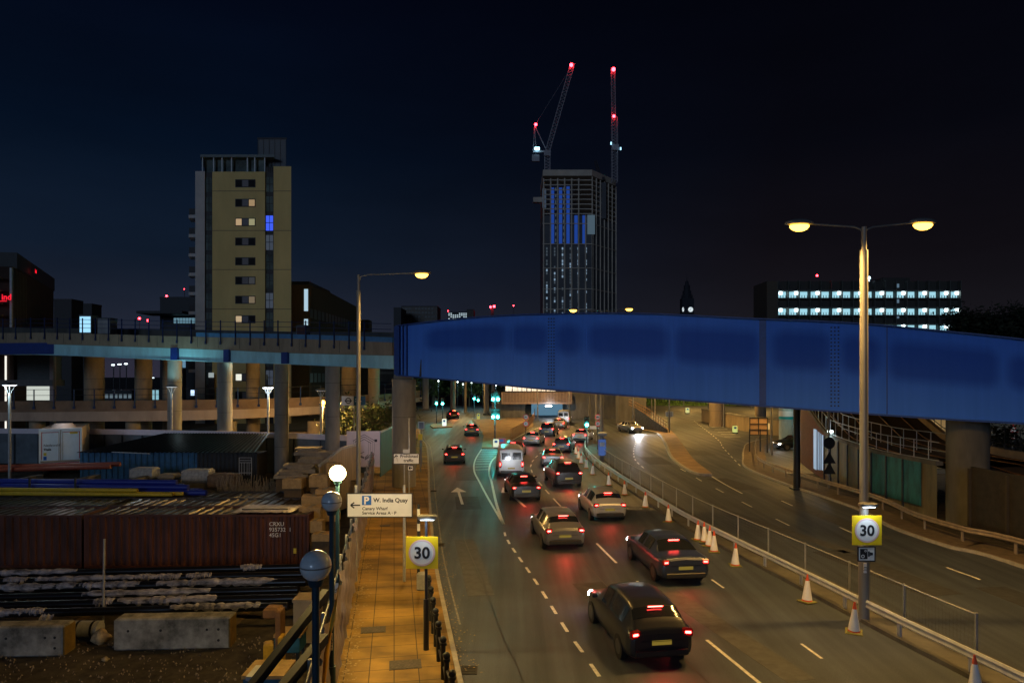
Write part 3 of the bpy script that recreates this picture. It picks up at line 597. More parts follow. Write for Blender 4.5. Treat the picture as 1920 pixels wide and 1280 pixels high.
board(t, xx0-.02, ZZ(1064, 20.4), .09, .3, SWH, -.05, 'number_plate'); text('33', .14, INK, t, (xx0+.03, -.062, ZZ(1070, 20.4)), (R(90), R(-90), 0), 'numbering')
signlamp(t, xx0-.02, 0, ZZ(945, 20.4), 30)
# parking direction sign
yS = 24.2; t = T('direction_sign', 'wide white parking direction sign for a quay on two grey posts', 'road sign', (XX(712, yS), yS, .12))
for s in (-.86, .86):
    m = MB(); m.tube([(s, .08, 0), (s, .08, 3.5-.1)], .055, 12); m.build('post', STEEL, t)
zc = ZZ(946.5, yS)-.12; wS = 2.3; hS = .83
board(t, 0, zc, wS, hS, SWH, 0, bd=INK)
def TX(s, sz, x, z, b=.006): text(s, sz, INK, t, (x, -.014, zc+z), bold=b, ext=.002)
board(t, -.46, zc+.17, .33, .33, SBL, -.008, 'parking_panel'); text('P', .36, WHITE, t, (-.56, -.026, zc+.05), bold=.012)
TX('W. India Quay', .205, -.22, .11); TX('Canary Wharf', .155, -.62, -.17, .003); TX('Service Areas A · P', .155, -.62, -.325, .003)
m = MB(); m.box((-.86, -.014, zc), (.34, .006, .045)); m.bar((-1.03, -.014, zc), (-.9, -.014, zc+.1), .006, .045); m.bar((-1.03, -.014, zc), (-.9, -.014, zc-.1), .006, .045); m.build('arrow', INK, t)
lamp(t, (.3, -1.6, zc+1.0), 26, (1, .93, .85), .1, 'SPOT', (-.1, 1, -.6), R(110), .6)
# prohibited traffic sign
yS = 37.; t = T('prohibited_traffic_sign', 'small white Prohibited traffic sign on posts before the thick left pier', 'road sign', (XX(762, yS), yS, .12))
for s in (-.12, .14): m = MB(); m.tube([(s, .07, 0), (s, .07, 3.2 if s < 0 else 5.0)], .04, 10); m.build('post', STEEL, t)
zc = ZZ(859.5, yS)-.12; board(t, 0, zc, 1.38, .55, SWH, 0, bd=INK); text('Prohibited\n   traffic', .23, INK, t, (-.34, -.014, zc+.06), bold=.004, ext=.002)
m = MB(); m.bar((-.45, -.014, zc-.18), (-.56, -.014, zc+.17), .006, .06); m.bar((-.565, -.014, zc+.19), (-.65, -.014, zc+.05), .006, .05); m.bar((-.565, -.014, zc+.19), (-.46, -.014, zc+.12), .006, .05); m.build('arrow', INK, t)
zc = ZZ(877, yS)-.12; board(t, .22, zc, .3, .26, SWH, 0, 'camera_plate', bd=INK); m = MB(); m.box((.18, -.014, zc), (.1, .006, .13)); m.box((.28, -.014, zc), (.08, .006, .06)); m.build('camera_symbol', INK, t)
board(t, 0, ZZ(847, yS)-.12, .36, .28, mat('grey_plate', (.35, .37, .4), .5, var=0), 0, 'upper_plate')
lamp(t, (0, -1.2, zc+1.6), 14, (.95, .95, 1), .1, 'SPOT', (0, 1, -.8), R(110), .6)
# ------------------------------------------------------------------ post railing along the kerb
gr = T('post_railing', 'dark bollard railing with ball caps along the kerb by the 30 sign', 'railing', (0, 0, 0))
tops = [(872, 1345), (860, 1298), (848, 1257), (837.5, 1224), (831, 1194), (822.5, 1165), (817, 1141), (812, 1120), (808, 1100), (804, 1079)]
pp = []
for x, y in tops:
    Y = (CAMZ-1.12)*F/(y-HZ); pp.append(Vector((XX(x, Y), Y, .12)))
f = None; m = MB(); m.tube([(0, 0, 0), (0, 0, .85)], .06, 10); m.ball((0, 0, .95), .085, 12); m.tube([(0, 0, .82), (0, 0, .88)], .085, 10)
for p in pp:
    if f is None: f = m.build('post', DSTEEL, gr); o = f
    else: o = f.copy(); col.objects.link(o); o.parent = gr
    o.location = p
for z in (.3, .62): m = MB(); m.tube([p+Vector((0, 0, z)) for p in pp], .025, 8); m.build('rail', DSTEEL, gr)
# black and white posts beside the parking sign
t = T('utility_bollard', 'short pale box on the footway edge just behind the left 30 sign', 'bollard', G(790, 1105, .12)); m = MB(); m.box((0, 0, .3), (.28, .28, .6), 0, 0, .04); m.build('body', STEEL, t); m = MB(); m.tube([(-.1, .05, 0), (-.1, .05, 2.9)], .05, 10); m.build('pole', DSTEEL, t); m = MB(); [m.tube([(-.1, .05, k), (-.1, .05, k+.25)], .053, 10, cap=False) for k in (1.0, 1.5, 2.0, 2.5)]; m.build('white_band', WHITE, t)
# ------------------------------------------------------------------ yard fence with sheeting
fe = T('yard_fence', 'tall fence covered in creased brown plastic sheeting beside the footway', 'fence')
m = MB(); NX = 240; NZ = 14; vs = []
for i in range(NX+1):
    y = 4+i*(46-4)/NX
    for k in range(NZ+1):
        z = .12+2.15*k/NZ
        d = .05*math.sin(y*5.3+1.1*math.sin(z*2.3+y))*(.4+.6*k/NZ)+.035*math.sin(y*11.7+z*1.9+2*math.sin(y*.9))+.02*math.sin(z*9+y*3)
        vs.append((fenceX(y)+.12+d, y, z+.04*math.sin(y*1.9)*(k/NZ)))
m.add(vs, [(i*(NZ+1)+k, (i+1)*(NZ+1)+k, (i+1)*(NZ+1)+k+1, i*(NZ+1)+k+1) for i in range(NX) for k in range(NZ)], 0, True)
SH = mat('plastic_sheet', (.24, .21, .21), .42, var=.4, scale=2.5, streak=(1, 1, .35), spec=.5); m.build('sheeting', SH, fe)
f = None; pm = MB(); pm.tube([(0, 0, -.0), (0, 0, 2.35)], .045, 8)
for i in range(18):
    y = 5+i*2.4
    if f is None: f = pm.build('post', STEEL, fe); o = f
    else: o = f.copy(); col.objects.link(o); o.parent = fe
    o.location = (fenceX(y)-.03, y, 0)
m = MB(); m.tube([(fenceX(y)+.02, y, 2.3) for y in (4, 20, 46)], .03, 8); m.build('top_rail', DSTEEL, fe)
# fallen leaves along the fence foot
lv = MB()
for i in range(900):
    y = random.uniform(12, 44); x = fenceX(y)+.2+abs(random.gauss(0, .22)); a = random.uniform(0, 6.3); s = random.uniform(.02, .05); z = .13+random.uniform(0, .02)
    lv.add([(x+s*math.cos(a+k*1.57), y+s*math.sin(a+k*1.57), z+random.uniform(0, .02)) for k in range(4)], [(0, 1, 2, 3)])
for i in range(700):
    q = random.uniform(17, 60); x = xy(KL, q)+abs(random.gauss(0, .3))+.03; a = random.uniform(0, 6.3); s = random.uniform(.015, .04)
    lv.add([(x+s*math.cos(a+k*1.57), q+s*math.sin(a+k*1.57), .012+random.uniform(0, .01)) for k in range(4)], [(0, 1, 2, 3)])
tag(lv.build('fallen_leaves', mat('leaf_litter', (.28, .20, .09), .8, var=.4, scale=30), kind='stuff'), 'fallen leaves and grit along the fence foot and the kerb', 'leaves')
# ------------------------------------------------------------------ crash barriers, mesh fence, cones
def barrier(path, name, label, step=2.4, mt=None, zt=.62, zoff=0, postw=.12, sgn=1):
    t = T(name, label, 'crash barrier'); mt = mt or STEEL
    m = MB(); m.extr(path, [(-.02, zt-.16), (-.05, zt-.12), (-.02, zt-.06), (-.02, zt-.04), (-.05, zt+.02), (-.02, zt+.08), (.02, zt+.08), (.02, zt-.16)]); m.build('beam', mt, t)
    pm = MB(); pm.box((.05, 0, zt/2-.02), (.06, postw, zt+.04)); f = None
    q = resample(path, step)
    for i in range(len(q)-1):
        if f is None: f = pm.build('post', mt, t); o = f
        else: o = f.copy(); col.objects.link(o); o.parent = t
        d = q[i+1]-q[i]; u = Vector((d.y, -d.x, 0)).normalized(); o.location = q[i]+u*.03; o.rotation_euler = (0, 0, math.atan2(u.y, u.x))
    return t
BARW = mat('barrier_pale', (.42, .45, .50), .5, .2, var=.15, scale=3)
barrier(off(railP, .12, .0), 'crash_barrier', 'pale crash barrier along the cone line of the busy carriageway', mt=BARW)
bf = off(farK, 1.15, .12); barrier([p for p in bf if p.y < 74], 'crash_barrier', 'grey crash barrier curving along the far footway below the dirty wall', mt=mat('barrier_rust', (.24, .19, .14), .6, .2, var=.3))
t = T('median_mesh_fence', 'see-through steel mesh fence on the median behind the crash barrier', 'fence')
mp_ = [p for p in off(railP, .95, .06) if 17.6 < p.y < 60]
fm = MB(); q = resample(mp_, 2.5)
f = None; pm = MB(); pm.box((0, 0, .62), (.05, .05, 1.24))
for p in q:
    if f is None: f = pm.build('post', STEEL, t); o = f
    else: o = f.copy(); col.objects.link(o); o.parent = t
    o.location = p
for z in (.12, 1.2): m = MB(); m.tube([p+Vector((0, 0, z)) for p in mp_], .02, 6); m.build('rail', STEEL, t)
m = MB(); qq = resample(mp_, .12)
for p in qq: m.bar(p+Vector((0, 0, .12)), p+Vector((0, 0, 1.2)), .005, .005)
for z in [.12+.12*k for k in range(9)]: m.tube([p+Vector((0, 0, z)) for p in mp_], .0025, 3, cap=False)
m.build('mesh_panel', mat('mesh_wire', (.12, .12, .12), .5, .4, var=0), t)
CONE_O = mat('cone_orange', (.65, .09, .03), .5, var=.15); CONE_W = mat('cone_sleeve', (.80, .80, .80), .45, var=.08); CONE_B = mat('cone_base', (.16, .15, .04), .7, var=.4)
cone0 = T('traffic_cone', 'x', 'traffic cone', group='traffic cones along the crash barrier')
m = MB(); m.tube([(0, 0, .03), (0, 0, .09), (0, 0, .70), (0, 0, .90)], [.17, .160, .058, .022], 20); m.build('cone', CONE_O, cone0)
m = MB(); m.tube([(0, 0, .09), (0, 0, .70)], [.162, .060], 20, cap=False); m.build('reflective_sleeve', CONE_W, cone0)
m = MB(); m.box((0, 0, .025), (.46, .46, .05), 0, 0, .03); m.build('base', CONE_B, cone0)
cpx = [(1839, 1300), (1609, 1185), (1520, 1128), (1384, 1060), (1344, 1034), (1335, 1024), (1326, 1016), (1313, 1012), (1258, 978), (1214, 951), (1175, 928), (1145, 910), (1114, 890), (1102, 878), (1092, 869), (1087, 860), (1082, 851)]
clab = ['cone cut by the lower right edge of the picture', 'traffic cone just left of the foot of the tall lamp column', 'traffic cone one place up the line from the lamp column foot', 'single traffic cone just nearer than the bunch of four', 'nearest cone of the tight bunch of four', 'second cone of the tight bunch of four', 'third cone of the tight bunch of four', 'farthest cone of the tight bunch of four', 'first cone beyond the tight bunch of four', 'second cone beyond the tight bunch of four', 'third cone beyond the tight bunch of four', 'fourth cone beyond the tight bunch of four', 'nearest of the five far cones where the lanes bend', 'second of the five far cones where the lanes bend', 'middle one of the five far cones where the lanes bend', 'fourth of the five far cones where the lanes bend', 'last far cone before the green signal']
for i, (x, y) in enumerate(cpx):
    o = cone0 if i == 0 else copytree(cone0)
    p = G(x, y); p.x -= .12; o.location = p; o.rotation_euler = (R(random.uniform(-2, 2)), R(random.uniform(-3, 3)), random.uniform(0, 1.5)); o['label'] = clab[i]
# ------------------------------------------------------------------ right side: wall, track ramp, hoarding
wl = smooth([Vector((27.5, 66, 0)), Vector((24.6, 58, 0)), Vector((22.3, 48.5, 0)), Vector((21.7, 42, 0)), Vector((22.1, 35.5, 0))], 8)
def wtop(y): return 2.75+max(0, y-40)*.05+max(0, y-48)*.19
WN = len(wl); brickn = 1
WT = T('retaining_wall', 'brown brick and panelled wall with shuttered bays below the descending railway track', 'wall')
m = MB(); bw = [p for p in wl if p.y >= 48.4]; m.add(bw+[p+Vector((0, 0, wtop(p.y))) for p in bw], [(i, i+1, len(bw)+i+1, len(bw)+i) for i in range(len(bw)-1)]); m.build('brick_face', mat('brick_face', (.13, .062, .04), .85, var=.25, scale=5), WT)
m = MB(); pw = [p for p in wl if p.y <= 49.3]; m.add(pw+[p+Vector((0, 0, wtop(p.y))) for p in pw], [(i, i+1, len(pw)+i+1, len(pw)+i) for i in range(len(pw)-1)]); m.build('concrete_face', mat('dirty_panels', (.12, .10, .055), .6, var=.55, scale=1.2, streak=(1, 1, .25)), WT)
m = MB(); m.extr([p+Vector((0, 0, wtop(p.y))) for p in wl], [(.06, 0), (.06, .22), (-.35, .22), (-.35, 0)]); m.build('coping', CONCD, WT)
# panels between posts
TE = mat('teal_panel', (.012, .10, .12), .5, var=.9, scale=1.5, streak=(1, 1, .3)); DP = mat('brown_panel', (.10, .085, .045), .55, var=.5, scale=1.3, streak=(1, 1, .3))
q = resample(pw, 1.5)
for i in range(len(q)-1):
    a, b = q[i], q[i+1]; d = b-a; u = Vector((d.y, -d.x, 0)).normalized(); 
    if u.x > 0: u = -u
    rz = math.atan2(d.y, d.x); h = wtop((a.y+b.y)/2)-.12
    tl = i in (5, 6, 7, 9) ; m = MB(); c = (a+b)/2+u*.09+Vector((0, 0, .3+h/2)); m.box(c, (d.length-.12, .04, h-.3), rz); m.build('panel', TE if tl or i == 8 else DP, WT)
    m = MB(); c = a+u*.12+Vector((0, 0, .1+h/2)); m.box(c, (.1, .1, h+.1), rz); m.build('panel_post', DSTEEL, WT)
# lit door bays in the brick wall
for i, (px_, wpx, e) in enumerate(((1523, 9, .5), (1538, 3, .25), (1549, 4, .35), (1560, 3, .25), (1574, 5, .5), (1588, 3, .3))):
    Y = 51.5-i*.6; m = MB(); x0 = xy(wl, Y); m.box((x0-.06, Y, 1.9), (.05, wpx/F*Y*2.2, 3.0-i*.12), R(-12)); m.build('lit_opening', emis('door_lit%d' % i, (.55, .75, 1), e), WT)
m = MB(); m.box((22.2, 47.6, 3.55), (.25, .35, .12)); m.build('wall_light', emis('walllight', (.8, 1, 1), 8), WT); lamp(WT, (21.7, 47.3, 3.3), 25, (.6, .9, 1), .1)
# track ramp
TR = T('track_ramp', 'railway track ramp curving down behind the dirty wall', 'railway track')
tl_ = [p+Vector((.4, 0, wtop(p.y)-.15)) for p in wl]+smooth([Vector((23.3, 31, 2.0)), Vector((26, 25, 1.4)), Vector((31, 17, .8))], 5)
tr_ = []
for i, p in enumerate(tl_):
    d = tl_[min(i+1, len(tl_)-1)]-tl_[max(i-1, 0)]; d.z = 0; d.normalize(); tr_.append(p-Vector((d.y, -d.x, 0))*7.2)
m = MB(); m.sheet(tl_, tr_); m.sheet(tr_, tl_); m.build('track_bed', mat('ballast', (.045, .03, .018), .95, var=.5, scale=12), TR)
for k in (.16, .36, .62, .82): m = MB(); m.tube([a.lerp(b, k)+Vector((0, 0, .12)) for a, b in zip(tl_, tr_)], .04, 5); m.build('rail', mat('rail_rust', (.25, .13, .06), .4, .6, var=.2), TR)
m = MB(); m.extr([p for p in tr_], [(-.15, -1.5), (-.15, .45), (.15, .45), (.15, -1.5)]); m.build('edge_kerb', CONCW, TR)
for nm, PTH, zz in (('near', [p+Vector((-.3, 0, .35)) for p in tl_[:WN]], 0), ('far', [p+Vector((0, 0, .45)) for p in tr_], 0), ('mid', [a.lerp(b, .07)+Vector((0, 0, .75)) for a, b in zip(tl_, tr_)][:WN], 0)):
    rt = T('track_railing', {'near': 'pale railing on the wall coping beside the track', 'far': 'dark railing on the far edge of the descending track', 'mid': 'inner upper railing just behind the wall coping railing'}[nm], 'railing', group='railings along the descending track')
    mt = DSTEEL if nm == 'far' else STEEL; h = 1.25 if nm == 'far' else 1.0
    for z in ((.05, h) if nm != 'far' else (.3, h)): m = MB(); m.tube([p+Vector((0, 0, z)) for p in PTH], .028, 6); m.build('rail', mt, rt)
    f = None; pm = MB(); pm.tube([(0, 0, -.1), (0, 0, h)], .028, 6)
    for p in resample(PTH, 1.15):
        if f is None: f = pm.build('post', mt, rt); o = f
        else: o = f.copy(); col.objects.link(o); o.parent = rt
        o.location = p
# dark hoarding right of the pier
t = T('dark_hoarding', 'near black boarded hoarding to the right of the thick right pier', 'hoarding')
ha = [Vector((21.9, 32.6, 0)), Vector((22.0, 28, 0)), Vector((22.6, 18, 0))]
m = MB(); m.extr(ha, [(0, 0), (0, 3.1), (-.08, 3.1), (-.08, 0)]); m.build('boards', mat('hoard_dark', (.022, .018, .015), .8, var=.4), t)
for p in resample(ha, 2.4): m = MB(); m.box(p+Vector((-.05, 0, 1.5)), (.12, .12, 3.0)); m.build('post', mat('hoard_post', (.035, .028, .02), .8, var=.2), t)
# lit pale building / shelter beyond the track
t = T('trackside_building', 'pale flat-roofed building with a lit bluish opening, beyond the track', 'building', (36, 58, 0))
x0, x1 = XX(1690, 55)-36, XX(1775, 55)-36
m = MB(); m.bb(x0+.8, x1, -3, 3, 0, ZZ(786, 55)); m.build('wall', mat('cream_wall', (.62, .50, .30), .8, var=.1), t)
m = MB(); m.bb(x0+.5, x1+.2, -3.3, 3, ZZ(786, 55)+.01, ZZ(786, 55)+.3); m.build('roof', CONCD, t)
m = MB(); m.bb(x0-.6, x0+.79, -3.05, -2.9, 1.2, ZZ(787, 55)); m.build('lit_window', emis('bwin', (.55, .62, 1), .8), t)
lamp(t, ((x0+x1)/2, -7, 4.5), 260, (1, .8, .5), .3)
m = MB(); m.bb(XX(1640, 60)-36, XX(1664, 60)-36, 2, 2.3, 0, 7); o = m.build('glass_screen', emis('gscr', (.35, .6, .7), .3)); tag(o, 'pale lit glass screen seen between the track railings', 'screen'); o.location = (36, 58, 0)
# parked dark car handled below; side-road things
t = T('sign_back', 'large square direction sign seen from behind, on three posts', 'road sign', (XX(1422, 66), 66, 0))
a, b = XX(1405, 66), XX(1438, 66); cx = (a+b)/2; 
m = MB(); m.box((0, 0, (ZZ(783, 66)+ZZ(815, 66))/2), (b-a, .05, ZZ(783, 66)-ZZ(815, 66))); o = m.build('panel', mat('sign_rear', (.34, .22, .14), .6, var=.1), t)
m = MB(); 
for k in (0, .36, .7, 1): m.box((0, -.05, ZZ(783, 66)-k*(ZZ(783, 66)-ZZ(815, 66))), (b-a+.1, .05, .07))
for k in (-.5, .0, .5): m.box((k*(b-a), -.06, (ZZ(783, 66)+ZZ(815, 66))/2), (.07, .05, 1.7))
m.build('stiffening_bars', DSTEEL, t)
for k in (-.5, .1, .5): m = MB(); m.tube([(k*(b-a), 0, 0), (k*(b-a), 0, 2.3)], .06, 8); m.build('post', DSTEEL, t)
def smallsign(px, py, base_y, wpx, hpx, label, mt=SWH, Y=None, txt=None, group='small signs'):
    Y = Y or CAMZ*F/(base_y-HZ); z = ZZ(py, Y); t = T('small_sign', label, 'road sign', (XX(px, Y), Y, 0), 0, group)
    wd = wpx/F*Y; hg = hpx/F*Y
    m = MB(); m.tube([(0, .06, 0), (0, .06, z+hg/2)], .045, 8); m.build('post', GREYP, t); board(t, 0, z, wd, hg, mt, 0)
    if txt:
        m = MB(); 
        for k in range(txt): m.box((0, -.014, z+hg*(.32-.64*k/max(1, txt-1))), (wd*.75, .006, hg*.1))
        m.build('text_lines', INK, t)
    return t
smallsign(1255, 776, 812, 14, 10, 'small pale route sign on the island beyond the girder', txt=4)
smallsign(1440, 799, 850, 7, 12, 'narrow white plate sign beside the large sign back', Y=66)
smallsign(790, 797, 840, 11, 14, 'white text sign on the right side of the thick left pier', Y=55, txt=5)
smallsign(788, 819, 860, 8, 11, 'yellow and white bus stop timetable sign beyond the left pier', SY, Y=52)
smallsign(1112, 801, 832, 12, 6, 'small white plate just right of the lone green signal', Y=74)
def roundel(t, z, y, r, num=None):
    m = MB(); disc(m, (0, z), r, y); m.build('roundel', emis('rs_w', (.8, .8, .8), .22), t); m = MB(); disc(m, (0, z), r, y-.006, r0=r*.76); m.build('ring', mat('ring_red', (.55, .03, .03), .5, var=0), t)
for px, Y, lb in ((986, 82, 'pair of round red-ringed vehicle limit signs by the island railing'), (1121, 68, 'pair of round red-ringed limit signs on the post right of the green signal')):
    t = T('vehicle_limit_signs', lb, 'road sign', (XX(px, Y), Y, 0)); m = MB(); m.tube([(0, .08, 0), (0, .08, ZZ(775, Y))], .05, 8); m.build('post', DSTEEL, t)
    for yy in (781.5, 794): roundel(t, ZZ(yy, Y), 0, 5.2/F*Y)
    m = MB(); z = ZZ(781.5, Y); m.box((-.06, -.012, z), (.2, .006, .12)); m.box((.1, -.012, z-.02), (.1, .006, .08)); z = ZZ(794, Y); m.box((0, -.012, z), (.1, .006, .2)); m.build('symbol', INK, t)
Y = 57; t = T('warning_signs', 'red bend warning triangle above a round 20 sign beside the far right road', 'road sign', (XX(1900, Y), Y, 0))
m = MB(); m.tube([(0, .08, 0), (0, .08, ZZ(798, Y))], .05, 8); m.build('post', GREYP, t)
z = ZZ(804, Y); m = MB(); m.add([(-.42, 0, z-.3), (.42, 0, z-.3), (0, 0, z+.42)], [(0, 1, 2)]); m.build('triangle', mat('ring_red', 0), t)
m = MB(); m.add([(-.27, -.01, z-.21), (.27, -.01, z-.21), (0, -.01, z+.25)], [(0, 1, 2)]); m.build('triangle_panel', SWH, t)
m = MB(); m.box((.03, -.02, z-.08), (.06, .006, .2)); m.box((-.03, -.02, z+.02), (.14, .006, .05)); m.build('symbol', INK, t)
roundel(t, ZZ(817, Y), 0, .29); text('20', .30, INK, t, (0, -.02, ZZ(817, Y)-.1), align='CENTER', bold=.006)
lamp(t, (0, -1.5, z+1), 18, (1, .9, .8), .2)
# camera pole box (blue) and the round-topped dark sign silhouettes
Y = 57.4; t = T('camera_sign', 'blue enforcement camera sign on the lamp column beyond the girder', 'road sign', (7.55, Y-.25, 0))
m = MB(); m.box((0, 0, ZZ(838, Y)), (.62, .05, 1.35)); m.build('board', emis('camsign', (.12, .25, .75), .35), t); m = MB(); m.box((0, -.03, ZZ(832, Y)), (.4, .01, .35)); m.build('symbol', SWH, t); m = MB(); m.box((0, 0, ZZ(813, Y)), (.7, .4, .3), 0, 0, .05); m.build('camera_housing', STEEL, t)
Y = 44.5; t = T('signs_from_behind', 'dark disc above two triangles on a slim post, seen from behind before the brick wall', 'road sign', (XX(1554, Y), Y, 0))
m = MB(); m.tube([(0, 0, 0), (0, 0, ZZ(765, Y))], .07, 10); m.build('post', GREYP, t)
m = MB(); m.tube([(0, -.1, ZZ(830, Y)), (0, -.06, ZZ(830, Y))], .38, 24); 
m.v = [(p[0]+0, -.1+(p[2]-ZZ(830, Y)), p[2]) for p in m.v] if 0 else m.v
m = MB(); disc(m, (0, ZZ(830, Y)), .38, -.08); m.build('disc', BLACK, t)
for yy in (860, 880): z = ZZ(yy, Y); m = MB(); m.add([(-.42, -.08, z-.28), (.42, -.08, z-.28), (0, -.08, z+.5)], [(0, 1, 2)]); m.build('triangle', BLACK, t)
p = G(1494, 917); t = T('black_column', 'thick black steel column in front of the brick wall corner', 'column', p); m = MB(); m.tube([(0, 0, 0), (0, 0, 6.6)], .22, 14); m.build('shaft', BLACK, t); m = MB(); m.box((0, 0, .05), (.7, .7, .1)); m.build('base_plate', DSTEEL, t)
# piers and walls beyond the girder
pier(1330, 1358, 800, 9.5, 'brown round pier standing before the grass bank, left one', mt=CONCW, grp='rear piers'); pier(1416, 1436, 785, 9.5, 'brown round pier behind the large sign back', mt=CONCW, grp='rear piers')
c_ = pier(1461, 1488, 826, 9.5, 'pale lit round pier with teal and white bands beside the parked car', mt=mat('pale_pier', (.42, .50, .48), .7, var=.15, streak=(1, 1, .3)), grp='rear piers')
Y = 78.3
for z0, z1, mt_ in ((2.55, 2.85, mat('band_teal', (.01, .35, .38), .5, var=0)), (2.86, 3.5, mat('band_white', (.8, .78, .75), .5, var=0)), (4.3, 4.9, mat('band_yel', (.5, .5, .1), .5, var=0))):
    m = MB(); m.tube([(0, 0, z0), (0, 0, z1)], .84, 24, cap=False); m.build('painted_band', mt_, c_)
lamp(c_, (.3, -3.6, 5.2), 160, (.7, 1, .95), .2)
t = T('underpass_wall', 'dark concrete wall mass with the slip road mouth, below the girder', 'wall')
m = MB(); a = P(1158, 745, 104); b = P(1197, 745, 104); m.bb(a.x, b.x+1, 103, 106, 0, 8); m.build('abutment', CONCD, t)
m = MB(); m.bb(XX(1128, 112), XX(1165, 112), 111, 113, 2.4, 8); m.build('lintel', CONCD, t)
wp = [Vector((XX(1150, 105), 105, 0)), G(1192, 802), G(1250, 812)]
m = MB(); m.add([G(1190, 803), G(1252, 813), G(1252, 813)+Vector((0, 0, .5)), G(1190, 803)+Vector((0, 0, 3.0))], [(0, 1, 2, 3)]); m.build('wing_wall', mat('wing', (.05, .06, .09), .7, var=.4), t)
gr2 = T('island_railing', 'brown and white railing running down to the island tip', 'railing'); A_ = [G(1180, 799)+Vector((0, 0, 3.0)), G(1215, 806)+Vector((0, 0, 1.9)), G(1252, 813)+Vector((0, 0, .4))]
for z in (.2, .6, 1.05): m = MB(); m.tube([p+Vector((0, .3, z)) for p in A_], .04, 6); m.build('rail', mat('rail_brown', (.22, .12, .07), .6, var=.2), gr2)
for i, p in enumerate(resample(A_, .8)): m = MB(); m.tube([p+Vector((0, .3, 0)), p+Vector((0, .3, 1.1))], .035, 6); m.build('post', WHITE if i > 10 else mat('rail_brown', 0), gr2)
# overbridge seen through the gap, with lit portal
OB = T('road_overbridge', 'low concrete road bridge with brown parapet over the tunnel mouth, far under the girder', 'bridge')
Y = 118
m = MB(); m.bb(XX(935, Y), XX(1075, Y), Y, Y+12, ZZ(757, Y), ZZ(757, Y)+.5); m.build('deck', CONCD, OB)
m = MB(); m.bb(XX(940, Y), XX(1072, Y), Y-.3, Y, ZZ(757, Y), ZZ(735, Y)); m.build('parapet', mat('ob_brown', (.26, .19, .16), .8, var=.2), OB)
m = MB(); 
for k in range(46): x = XX(945+k*2.75, Y); m.tube([(x, Y-.35, ZZ(757, Y)+.3), (x, Y-.35, ZZ(728, Y))], .035, 5)
m.build('railing_bars', DSTEEL, OB)
m = MB(); m.bb(XX(930, Y), XX(985, Y), Y+1, Y+12, 0, ZZ(757, Y)); m.build('abutment', CONCD, OB); m = MB(); m.bb(XX(1064, Y), XX(1160, Y), Y+1, Y+12, 0, 5.6); m.build('abutment', CONCD, OB)
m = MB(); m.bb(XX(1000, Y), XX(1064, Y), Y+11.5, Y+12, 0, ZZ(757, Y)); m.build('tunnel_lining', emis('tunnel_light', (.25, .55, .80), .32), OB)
m = MB(); m.bb(XX(1025, Y), XX(1037, Y), Y+4, Y+4.2, 2.0, 2.1); m.build('tunnel_light', L_WHT, OB)
lamp(OB, (XX(1030, Y), Y-1, 1.9), 260, (.65, .85, 1), .2)
t = T('station_canopy', 'brightly lit warm white canopy building above the low road bridge', 'building', (0, 132, 0))
m = MB(); m.bb(XX(948, 132), XX(1042, 132), 0, .3, ZZ(733, 132), ZZ(722, 132)); m.build('lit_wall', emis('canopy_lit', (1, .80, .55), 1.6), t); m = MB(); m.bb(XX(945, 132), XX(1060, 132), -1.5, 3, ZZ(721, 132), ZZ(718, 132)); m.build('roof', DSTEEL, t)
m = MB(); [m.bb(XX(960+k*9, 132), XX(961.2+k*9, 132), -.2, -.05, ZZ(733, 132), ZZ(722, 132)) for k in range(9)]; m.build('mullions', DSTEEL, t)
# far viaduct legs and poles seen between
for i, (px_, wpx, Y) in enumerate(((798, 12, 150), (848, 8, 120), (873, 5, 140), (912, 10, 130), (1126, 6, 90), (1105, 4, 100), (1117, 3, 100), (925, 6, 150), (812, 6, 170), (1080, 8, 140))):
    t = T('far_column', ['pale far column just right of the thick left pier', 'dark far column right of the rising ramp road', 'slim far column left of the first green signal', 'pale far column between the green signals', 'paired grey far column right of the lone green signal', 'thin far post over the lone green signal', 'pale thin far post by the limit signs', 'far column behind the stacked green signals', 'thin far column before the dark rising road', 'brown far column right of the low road bridge'][i], 'column', (XX(px_, Y), Y, 0), 0, 'far columns under the girder')
    m = MB(); m.tube([(0, 0, 0), (0, 0, 9)], wpx/F*Y/2, 12); m.build('shaft', CONC if i in (0, 3, 4, 6, 7) else CONCD, t); m = MB(); m.box((0, 0, .15), (wpx/F*Y*1.3, wpx/F*Y*1.3, .3)); m.build('base', CONCD, t)
t = T('far_viaduct', 'distant railway viaduct band closing the view below the girder', 'viaduct'); m = MB(); m.bb(-60, 110, 190, 196, 5.9, 10.5); m.build('deck', CONCD, t)
m = MB(); m.bb(-60, 110, 189.6, 189.9, 8, 8.6); m.build('edge_beam', CONC, t)
# island railing at left road
ir = T('guard_railing', 'brown guard railing curving along the traffic island beside the busy lanes', 'railing'); A_ = smooth([G(958, 822, .13), G(975, 812, .13), G(990, 800, .13), G(1001, 788, .13), G(1003, 776, .13)], 4)
for z in (.15, 1.1): m = MB(); m.tube([p+Vector((0, 0, z)) for p in A_], .05, 6); m.build('rail', mat('rail_brown', 0), ir)
for p in resample(A_, 1.1): m = MB(); m.tube([p, p+Vector((0, 0, 1.1))], .04, 6); m.build('post', mat('rail_brown', 0), ir)
